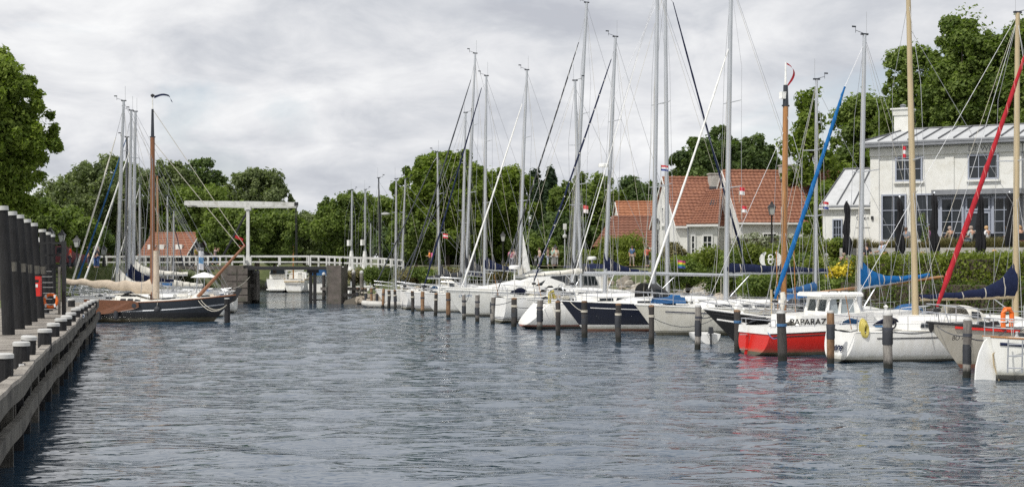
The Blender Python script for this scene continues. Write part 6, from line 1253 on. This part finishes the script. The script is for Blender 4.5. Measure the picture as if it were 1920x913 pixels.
# riprap
rk = random.Random(2); RM = [mat('rubble_stone_a', (.30, .26, .21), .95, .25, 3, bump=.5), mat('rubble_stone_b', (.40, .37, .32), .95, .25, 3, bump=.5), mat('rubble_stone_c', (.22, .20, .17), .95, .25, 3, bump=.5)]
proto = []
for k_ in range(9):
    mb = MB(); rr = []
    n = 7
    for j in range(5): th = math.pi*j/4; rr.append([(math.sin(th)*math.cos(6.283*i/n)*rk.uniform(.7, 1.1)*.32+.001*i, math.sin(th)*math.sin(6.283*i/n)*rk.uniform(.7, 1.1)*.28, math.cos(th)*.2*rk.uniform(.8, 1.1)) for i in range(n)])
    o = obj_from('stone', *(lambda m_: (m_.v, m_.f))(mb.loft(rr)), RM[k_ % 3], None, False); proto.append(o.data); bpy.data.objects.remove(o)
RB = empty('rubble_revetment', (0, 0, 0), 0, 'sloping revetment of pale rubble stones below the far promenade', 'stones')
A0, A1 = np.array([3.2, 108.3]), np.array([13.6, 82.3]); dd = (A1-A0)/np.linalg.norm(A1-A0); nn = np.array([-dd[1], dd[0]])
for i in range(295):
    p = A0+dd*rk.random()*28+nn*rk.uniform(.1, 4.6); o = bpy.data.objects.new('stone', proto[i % 9]); COL.objects.link(o); o.parent = RB; o.location = (p[0], p[1], gz(p[0], p[1])+.1); o.rotation_euler = (rk.uniform(-.4, .4), rk.uniform(-.4, .4), rk.random()*6); s = rk.uniform(.9, 1.7); o.scale = (s, s, s)
B2 = MB()
for i in range(500):
    t = rk.random(); p = np.array([-13.5, 120.5])*(1-t)+np.array([3.2, 109.3])*t+np.array([.45, .9])*rk.uniform(0, 2.2); B2.box((p[0], p[1], gz(p[0], p[1])+.08), (rk.uniform(.25, .6), rk.uniform(.25, .6), rk.uniform(.2, .4)), rk.random()*3, .7, rk.uniform(-.4, .4))
B2.build('rubble', RM[0], None, False, label='line of small stones at the water edge behind the far boats', cat='stones', kind='stuff')
# ------------------------------------------------------------------ lanterns, sculpture, parasols, chairs
M['lamp'] = mat('lantern_glass', (.45, .46, .44), .2, .1, 3)
def lantern(px, ytop, Y, label, zb=3.1, k=1.0):
    z1 = Z_(ytop, Y); r = empty('street_lantern', (X_(px, Y), Y, zb), 0, label, 'street lamp', 'old style lanterns'); h = z1-zb
    MB().lathe((0, 0, 0), [(.16, 0), (.15, .5), (.09, .6), (.06, .9), (.05, h-.95*k), (.09, h-.9*k), (.04, h-.86*k)], 10).build('post', M['black'], r)
    MB().loft([[(math.cos(a)*q, math.sin(a)*q, z) for a in [math.pi/4+math.pi/2*i for i in range(4)]] for q, z in ((.16*k, h-.82*k), (.29*k, h-.36*k))]).build('glass', M['lamp'], r, False)
    f = MB()
    for i in range(4): a = math.pi/4+math.pi/2*i; f.tube([(math.cos(a)*.165*k, math.sin(a)*.165*k, h-.84*k), (math.cos(a)*.30*k, math.sin(a)*.30*k, h-.34*k)], .018, 4)
    f.build('frame', M['black'], r); MB().loft([[(math.cos(a)*q, math.sin(a)*q, z) for a in [math.pi/4+math.pi/2*i for i in range(4)]] for q, z in ((.36*k, h-.36*k), (.30*k, h-.30*k), (.12*k, h-.14*k), (.10*k, h-.06*k), (.02, h))]).build('hood', M['black'], r, False)
for a in [(94, 426, 92.5, 'nearest and tallest lantern on the left quay'), (116, 431, 98, 'second lantern from the left on the left quay'), (144, 442, 104, 'third lantern, behind the leaning white sails'), (181, 456, 113, 'fourth lantern above the people on the left quay'), (195, 460, 121, 'fifth and farthest lantern on the left quay')]: lantern(*a, zb=3.2)
lantern(1447, 378, 90, 'big black lantern in front of the long orange roof'); lantern(1233, 409, 108, 'lantern by the left gable of the white house'); lantern(943, 434, 122, 'lantern above the hoisted small sail'); lantern(1041, 458, 124, 'lantern by the walkers in the middle', k=.8); lantern(1004, 478, 118, 'small lantern low behind the boom covers', k=.7)
lp = empty('lamp_post', (X_(1059, 118), 118, 3.1), 0, 'slim pale lamp post with a white globe and camera on top', 'street lamp'); h = Z_(425, 118)-3.1
MB().tube([(0, 0, 0), (0, 0, h)], .05, 8).build('pole', M['alu'], lp); MB().lathe((0, 0, h-.8), [(.02, -.2), (.16, -.1), (.19, .02), (.14, .14), (.02, .2)], 10).build('globe', M['lamp'], lp); MB().box((0, 0, h), (.28, .2, .5)).build('camera_box', M['bwhite'], lp, False)
lq = empty('lamp_post', (X_(713, 131), 131, 3.1), 0, 'dark lamp post with a white oval lamp behind the bridge railing', 'street lamp'); MB().tube([(0, 0, 0), (0, 0, 4.8), (.5, 0, 5.0)], .07, 6).build('pole', M['black'], lq); MB().lathe((.5, 0, 4.85), [(.1, .1), (.4, .05), (.42, -.08), (.1, -.2)], 12).build('lamp_head', M['lamp'], lq)
sc2 = empty('sculpture', (X_(1445, 80.5), 80.5, Z_(504, 80.5)), 0, 'white ring shaped emblem sculpture of two crescents and a knot on the bank', 'sculpture')
for sg in (-1, 1):
    ring = []
    for i in range(15):
        a = R(62)*(i/14*2-1)+math.pi*(sg < 0); wq = .15*math.cos((i/14*2-1)*1.35)+.015; ring.append([(math.cos(a)*(.46+dw)-.0+sg*.06, dy, .52+math.sin(a)*(.46+dw)) for dw, dy in ((-wq, -.06), (wq*.6, -.06), (wq*.6, .06), (-wq, .06))])
    MB().loft(ring).build('crescent', M['sail'], sc2, False)
kn = MB(); kn.torus((0, 0, .66), .12, .035, 'Y', 14, 6); kn.torus((0, 0, .38), .12, .035, 'Y', 14, 6); kn.tube([(-.2, 0, .52), (.2, 0, .52)], .035, 6); kn.build('knot', M['sail'], sc2)
MB().tube([(-.2, 0, .05), (-.2, 0, -.8)], .03, 6).tube([(.2, 0, .05), (.2, 0, -.8)], .03, 6).build('legs', M['alu'], sc2)['kind'] = 'stuff'
def parasol(px, yt, yb, Y, label):
    z0, z1 = Z_(yb, Y), Z_(yt, Y); r = empty('folded_parasol', (X_(px, Y), Y, z0), 0, label, 'parasol', 'folded black terrace parasols'); h = z1-z0; rg = random.Random(px)
    MB().tube([(0, 0, -.3), (0, 0, h+.05)], .035, 8).build('pole', M['alu'], r); rings = []
    for i in range(13):
        u = i/12; z = h*(.06+.94*u); q = .06+.22*(1-u)**.6*(1 if u > .04 else .6); q = q if u < .82 else q*.9+.10*(1-abs(u-.86)/.14); q = .03 if i == 12 else q
        if abs(u-.32) < .05: q *= .7
        rings.append([(math.cos(a)*q*(1 if j % 2 else .62)+.03*math.sin(i*.9), math.sin(a)*q*(1 if j % 2 else .62), z-(.10 if j % 2 and i < 2 else 0)+rg.uniform(-.02, .02)) for j, a in enumerate([2*math.pi*k/16+.25*math.sin(i*.5) for k in range(16)])])
    MB().loft(rings).build('canopy', cloth('black_canvas', (.02, .02, .023)), r, True, 60); MB().lathe((0, 0, h+.02), [(.07, 0), (.05, .06), (.0, .08)], 8).build('finial', M['alu'], r)
    MB().lathe((0, 0, -.32), [(.3, 0), (.3, .08), (.05, .12)], 12).build('foot', M['black'], r)
for a in [(1588, 377, 482, 79.5, 'leftmost folded black parasol, in front of the low metal roofed wing'), (1687, 370, 480, 77, 'second folded black parasol, before the left ground floor window'), (1752, 363, 480, 75, 'third folded black parasol, beside the glazed bay'), (1838, 362, 478, 73, 'fourth folded black parasol, behind the red furled sail'), (1893, 362, 466, 72.5, 'rightmost folded black parasol, behind the tan main mast')]: parasol(*a)
def chair(loc, rz, label):
    r = empty('terrace_chair', loc, rz, label, 'chair', 'grey terrace chairs'); f = MB()
    for x in (-.22, .2):
        for y in (-.21, .21): f.tube([(x, y, 0), (x*.9, y, .44)], .016, 5)
    for y in (-.23, .23): f.tube([(-.2, y, .44), (-.30, y, .86)], .016, 5); f.tube([(-.22, y, .64), (.2, y, .64), (.2, y, .44)], .014, 5)
    f.build('frame', M['alu'], r); MB().box((0, 0, .45), (.44, .44, .04)).build('seat', M['char'], r, False); MB().slab([(-.235, -.22, .5), (-.235, .22, .5), (-.31, .22, .88), (-.31, -.22, .88)], (.02, 0, 0)).build('backrest', M['char'], r, False)
def cafe_pt(px, y): # point on the terrace line y (local) seen at px
    k = (px-960)/F; ax, ay = CX+.5*y, CY+.866*y; t = (k*ay-ax)/(.866+.5*k); return cw(t, y)
def tpt(px, y, z): p = cafe_pt(px, y); return (p.x, p.y, z)
ST = [(1744, -2.6, R(180), 'person in a pink top sitting half behind the third folded parasol', (.55, .20, .42), (.1, .1, .15), (.15, .08, .05), 'down'), (1782, -2.9, R(165), 'bald man in a tan shirt and jeans seated with crossed legs on the terrace', (.30, .24, .17), (.05, .08, .16), (.35, .28, .24), 'fwd'),
      (1812, -1.8, R(-40), 'dark dressed person seated near the red furled sail', (.03, .03, .04), (.05, .05, .07), (.1, .06, .04), 'fwd'), (1851, -2.8, R(185), 'blond woman in a white top with sunglasses sitting on the terrace', (.72, .72, .74), (.30, .36, .42), (.50, .32, .16), 'fwd'),
      (1822, -3.2, R(170), 'person in pale clothes seated just right of the red sail', (.45, .50, .50), (.15, .2, .25), (.35, .25, .15), 'fwd'), (1890, -2.4, R(200), 'person with bare crossed legs seated behind the tan mast', (.05, .05, .07), (.45, .30, .2), (.12, .08, .05), 'fwd'),
      (1912, -3.3, R(150), 'person in black top at the right edge of the terrace', (.02, .02, .02), (.35, .05, .07), (.5, .4, .25), 'fwd'), (1700, -1.6, R(-100), 'person in blue shorts seated behind the second parasol', (.2, .22, .25), (.06, .10, .25), (.1, .06, .04), 'fwd'), (1915, -1.6, R(190), 'person with brown hair seated against the wall at far right', (.03, .03, .03), (.05, .05, .08), (.25, .13, .07), 'down')]
for i, (px, y, rz, l, sh, tr, ha, ar) in enumerate(ST):
    p = tpt(px, y, 4.30); rz = rz+CR-R(20)
    person(p, rz, l, sh, tr, ha, 'sit', 'people on the terrace', arm=ar); chair(p, rz, 'terrace chair under the '+' '.join(l.split(' ')[:8]).replace('the ', ''))
def tbl(p, l):
    r = empty('terrace_table', p, 0, l, 'table', 'small terrace tables'); MB().lathe((0, 0, 0), [(.25, 0), (.25, .03), (.03, .05), (.03, .7)], 12).build('pedestal', M['alu'], r); MB().lathe((0, 0, .71), [(.38, 0), (.38, .03)], 16).build('tabletop', M['char'], r)
tbl(tpt(1765, -2.7, 4.3), 'small round table between the man in tan and the pink top'); tbl(tpt(1836, -2.9, 4.3), 'small round table beside the blond woman'); tbl(tpt(1872, -2.9, 4.3), 'small round table right of the blond woman')
hedge_z = 3.1
for i, (px, yh, Y, l, sh, ha, pose) in enumerate([(1655, 452, 78.8, 'balding man in a pale blue shirt standing with open arms at the terrace steps', (.50, .56, .68), (.30, .22, .18), 'stand'), (1624, 455, 79.2, 'waiter in black standing beside the man in the pale blue shirt', (.03, .03, .035), (.05, .03, .02), 'stand'),
      (1661, 472, 78.2, 'red faced person in white seated low, seen just above the hedge', (.7, .7, .7), (.45, .25, .12), 'sit'), (1680, 474, 78, 'dark haired person in white seated low, right of the red faced one', (.7, .7, .7), (.06, .04, .03), 'sit'), (1551, 475, 80.5, 'white haired person seated at the left end by the clipped hedge', (.6, .6, .6), (.7, .68, .62), 'sit'), (1582, 474, 79.5, 'person in pink seated behind the first folded parasol', (.55, .28, .3), (.3, .2, .15), 'sit'),
      (1731, 472, 76.3, 'grey haired person whose head shows above the hedge', (.4, .4, .42), (.5, .48, .45), 'sit'), (1757, 468, 75.5, 'person with a phone seated low right of the third parasol', (.1, .1, .12), (.1, .06, .05), 'sit'), (1779, 468, 75, 'person in dark clothes leaning forward behind the hedge', (.03, .03, .04), (.12, .08, .06), 'sit'), (1800, 471, 74.6, 'white capped head above the hedge by the red sail', (.6, .6, .6), (.65, .63, .6), 'sit'), (1866, 468, 72, 'bald head showing above the hedge right of the woman', (.4, .3, .25), (.5, .32, .25), 'sit')]):
    h = 1.72; hz = Z_(yh, Y)-(1.30 if pose == 'sit' else 1.72)
    person((X_(px, Y), Y, max(hz, gz(X_(px, Y), Y)) if pose == 'stand' else hz), R(-90 if i % 2 else 200), l, sh, (.12, .12, .15), ha, pose, 'guests at the low tables behind the hedge', arm='fwd' if i else ('out', 'fwd'))
    if pose == 'sit': chair((X_(px, Y), Y, hz), R(-90 if i % 2 else 200), f'low chair of the {" ".join(l.split(" ")[:7])}')
# planter grasses along the terrace wall
def planter_pts(n):
    t = RNG.random(n)*16; y = -4.05+RNG.random(n)*.35; x = CX+.866*t+.5*y; yy = CY-.5*t+.866*y; return np.stack([x, yy], 1)
P = planter_pts(14000); k = len(P); B = np.column_stack([P, np.full(k, 4.38)]); lean = RNG.normal(size=(k, 2))*.5; hg = .18+.34*RNG.random(k)*(1+.5*np.sin(P[:, 0]*3)); T_ = B+np.column_stack([lean*hg[:, None], hg]); a = RNG.random(k)*6.28; u = np.column_stack([np.cos(a), np.sin(a), 0*a])*.018
tag(np_quads('planter_grass', np.stack([B-u, B+u, T_+u*.3, T_-u*.3], 1), LF['straw'], None, RNG.random(k)), 'dry ornamental grasses along the terrace edge wall', 'grass', kind='stuff')
pt_ = MB(); p = tpt(1733, -3.4, 4.3); pl = empty('plant_pot', p, 0, 'terracotta planter with a thin tall plant by the third parasol', 'planter'); MB().box((0, 0, .2), (.9, .4, .4)).build('pot', mat('terracotta', (.35, .16, .09), .85), pl, False)
st = MB(); V, t = leaves([(.1*math.sin(i), .05, .6+.25*i) for i in range(6)], np.full(6, .18), 350, .09, shell=.2); np_quads('leaves', V, LF['mid'], pl, t); st.tube([(0, 0, .3), (.05, 0, 2.0)], .02, 5).build('stem', M['bark'], pl)
# people on the quays and bridge
PPL = [((1185, 115, 461, 500), -80, 'man in a blue denim shirt walking along the far promenade', (.08, .16, .32), (.28, .25, .22), 'walk', 'down'), ((1213, 112, 463, 501), -60, 'person in an orange and white vest pointing with an arm raised', (.75, .16, .10), (.05, .05, .06), 'stand', ('up', 'down')), ((1233, 111, 465, 503), 170, 'person in a lime green jacket seen from behind by the cream masts', (.45, .55, .08), (.06, .12, .28), 'stand', 'down'), ((1244, 110.5, 463, 503), 20, 'person in grey green top with a red bag beside the lime jacket', (.25, .32, .26), (.25, .22, .2), 'stand', 'down'),
       ((1012, 120, 470, 500), 200, 'long haired woman with a beige bag on the middle promenade', (.50, .40, .33), (.3, .3, .35), 'stand', 'down'), ((1027, 120.5, 472, 502), 10, 'person in a brown top next to the long haired woman', (.20, .12, .09), (.35, .4, .5), 'stand', 'down'), ((1036, 119.5, 475, 504), 30, 'grey haired person in a pale green top among the middle walkers', (.35, .50, .44), (.3, .3, .3), 'stand', 'down'), ((1043, 120.5, 473, 503), 90, 'person in a light beige top, rightmost of the middle walkers', (.55, .50, .42), (.3, .3, .3), 'stand', 'down'),
       ((806, 128, 477, 508), 190, 'cyclist in an orange jacket with a pink backpack', (.80, .25, .04), (.03, .03, .05), 'stand', 'fwd'), ((958, 119, 476, 502), 100, 'person in pink behind the thin striped furled sail', (.60, .25, .35), (.3, .3, .35), 'stand', 'down'), ((963, 119.5, 474, 502), 60, 'person in pale pink beside the one in pink', (.60, .45, .48), (.3, .3, .35), 'stand', 'down'),
       ((403, 124.2, 468, 497), -10, 'person on the bridge raising a phone to take a picture', (.40, .32, .33), (.05, .09, .18), 'walk', 'up'), ((368, 124.5, 465, 497), 160, 'person in yellow and black on the bridge approach', (.30, .24, .03), (.02, .02, .02), 'stand', 'down'), ((131, 97, 469, 503), 20, 'person in a bright red jacket on the left quay', (.75, .05, .02), (.05, .05, .07), 'stand', 'down'), ((166, 103, 472, 503), 200, 'person in a dark coat left of the two on the quay', (.03, .035, .05), (.06, .06, .09), 'stand', 'down'), ((179, 104, 473, 503), -30, 'person in navy jacket and jeans on the left quay', (.02, .03, .08), (.05, .10, .25), 'stand', 'down'), ((184, 103.5, 474, 503), 180, 'fair haired person in dark top rightmost on the quay', (.04, .04, .05), (.05, .10, .25), 'stand', 'down')]
for (px, Y, y0, y1), rz, l, sh, tr, pose, ar in PPL:
    zb = 3.32 if px in (403, 368) else max(3.2, Z_(y1, Y)) if px < 200 else 3.26 if px > 1000 else 3.1
    ht = min(1.85, max(1.5, Z_(y0, Y)-zb)); person((X_(px, Y), Y, zb), R(rz), l, sh, tr, (.35, .26, .18) if px in (184, 1036) else (.10, .06, .04), pose, 'people on the quays and bridge', arm=ar, h=ht, bag=(.75, .12, .35) if px == 806 else None)
bk = empty('bicycle', (X_(812, 128.5), 128.5, 3.1), R(10), 'dark bicycle beside the cyclist in orange', 'bicycle')
for x in (-.52, .52): MB().torus((x, 0, .34), .33, .022, 'Y', 18, 5).build('wheel', M['black'], bk)
MB().tube([(-.52, 0, .34), (-.1, 0, .32), (.38, 0, .72), (-.2, 0, .76), (-.1, 0, .32)], .02, 5).tube([(.52, 0, .34), (.36, 0, .95)], .02, 5).tube([(-.52, 0, .34), (-.2, 0, .76), (-.24, 0, .9)], .02, 5).build('frame', M['char'], bk); MB().tube([(.36, -.28, .98), (.36, .28, .98)], .015, 5).build('handlebar', M['black'], bk); MB().box((-.26, 0, .93), (.26, .14, .06), taper=.7).build('saddle', M['black'], bk)
# dark red van on the left quay
vn = empty('parked_van', (X_(108, 106), 106, 3.2), R(35), 'dark red van parked on the left quay behind the gate', 'van')
MB().loft([[(x, -.85, .35), (x, -.85, zt*.62), (x, -.72, zt), (x, .72, zt), (x, .85, zt*.62), (x, .85, .35)] for x, zt in ((-1.8, 1.3), (-1.65, 1.55), (.4, 1.6), (1.1, 1.05), (1.9, .9), (2.0, .6))]).build('body', mat('dark_red_paint', (.10, .012, .015), .3), vn)
for x, wd in ((-1.0, .9), (.05, .8)): MB().slab([(x-wd/2, -.83, 1.02), (x+wd/2, -.83, 1.02), (x+wd/2-.05, -.755, 1.46), (x-wd/2+.05, -.755, 1.46)], (0, -.012, 0)).build('side_window', M['glass'], vn, False)
for x in (-1.2, 1.2):
    for y in (-.82, .82): MB().lathe((x, y, .33), [(.1, -.1), (.33, -.09), (.33, .09), (.1, .1)], 16, 'Y').build('wheel', M['rubber'], vn)
# flags on the rigging lines
def flag(px, py, Y, cols, w_, h_, label, rz=0):
    x, z = X_(px, Y), Z_(py, Y); r = empty('flag', (x, Y, z), rz, label, 'flag', 'small flags in the rigging'); n = len(cols); MB().tube([(0, 0, -h_*1.6), (0, 0, h_*.7)], .012, 4).build('flag_line', M['rope'], r)
    for j, c in enumerate(cols):
        g = [[(w_*i/6, .05*math.sin(i*1.4), h_*(.5-(j+q)/n)-.12*w_*(i/6)**2) for i in range(7)] for q in (0, 1)]; MB().loft(g, False, False, closed=False).build('stripe', mat('flag_%02d%02d%02d' % tuple(int(q*99) for q in c), c, .8), r)
NL = [(.55, .03, .04), (.75, .75, .75), (.02, .05, .25)]
for a in [(1239, 315, 78, NL, .40, .30, 'waving tricolour flag left of the tall paired masts'), (1543, 385, 78, NL, .32, .4, 'small tricolour flag at the metal roofed wing'), (830, 442, 112, [(.6, .04, .06), (.75, .75, .75), (.6, .04, .06)], .4, .34, 'small red and white flag by the far masts'), (1093, 392, 95, [(.6, .1, .1), (.75, .7, .7)], .35, .5, 'red and white courtesy flag between the masts'), (1386, 358, 78, [(.6, .04, .06), (.75, .75, .75)], .3, .4, 'red white pennant in front of the orange roof, upper one'), (1390, 392, 79, [(.6, .04, .06), (.75, .75, .75)], .3, .35, 'red white pennant in front of the orange roof, lower one'),
          (1466, 355, 66, [(.75, .75, .75), (.6, .04, .06)], .22, .45, 'flag strip beside the varnished mast'), (1465, 398, 66, [(.75, .75, .75), (.02, .05, .3)], .22, .35, 'blue white flag strip lower beside the varnished mast'), (1692, 285, 57, [(.6, .04, .06), (.75, .75, .75), (.6, .04, .06)], .16, .45, 'little red flag under the tan mast spreader'), (1270, 495, 80, [(.5, .05, .2), (.7, .5, .02), (.05, .3, .1), (.05, .08, .35)], .45, .42, 'rainbow flag on a short staff above the white deck'), (372, 488, 100, [(.75, .75, .78), (.15, .35, .6), (.75, .75, .78)], .35, 1.3, 'tall white and blue banner by the barge bow'), (1214, 492, 112.2, [(.75, .75, .75), (.5, .55, .6)], .3, .4, 'pale flag near the person pointing')]: flag(*a)
um = empty('white_parasol', (X_(383, 99.5), 99.5, 2.2), 0, 'small white sunshade on the cluttered boat by the barge bow', 'parasol'); MB().lathe((0, 0, Z_(520, 99.5)-2.2), [(.95, 0), (.6, .18), (.2, .32), (.02, .36)], 12).build('canopy', M['sail'], um); MB().tube([(0, 0, -1.2), (0, 0, Z_(512, 99.5)-2.2)], .03, 6).build('pole', M['alu'], um)
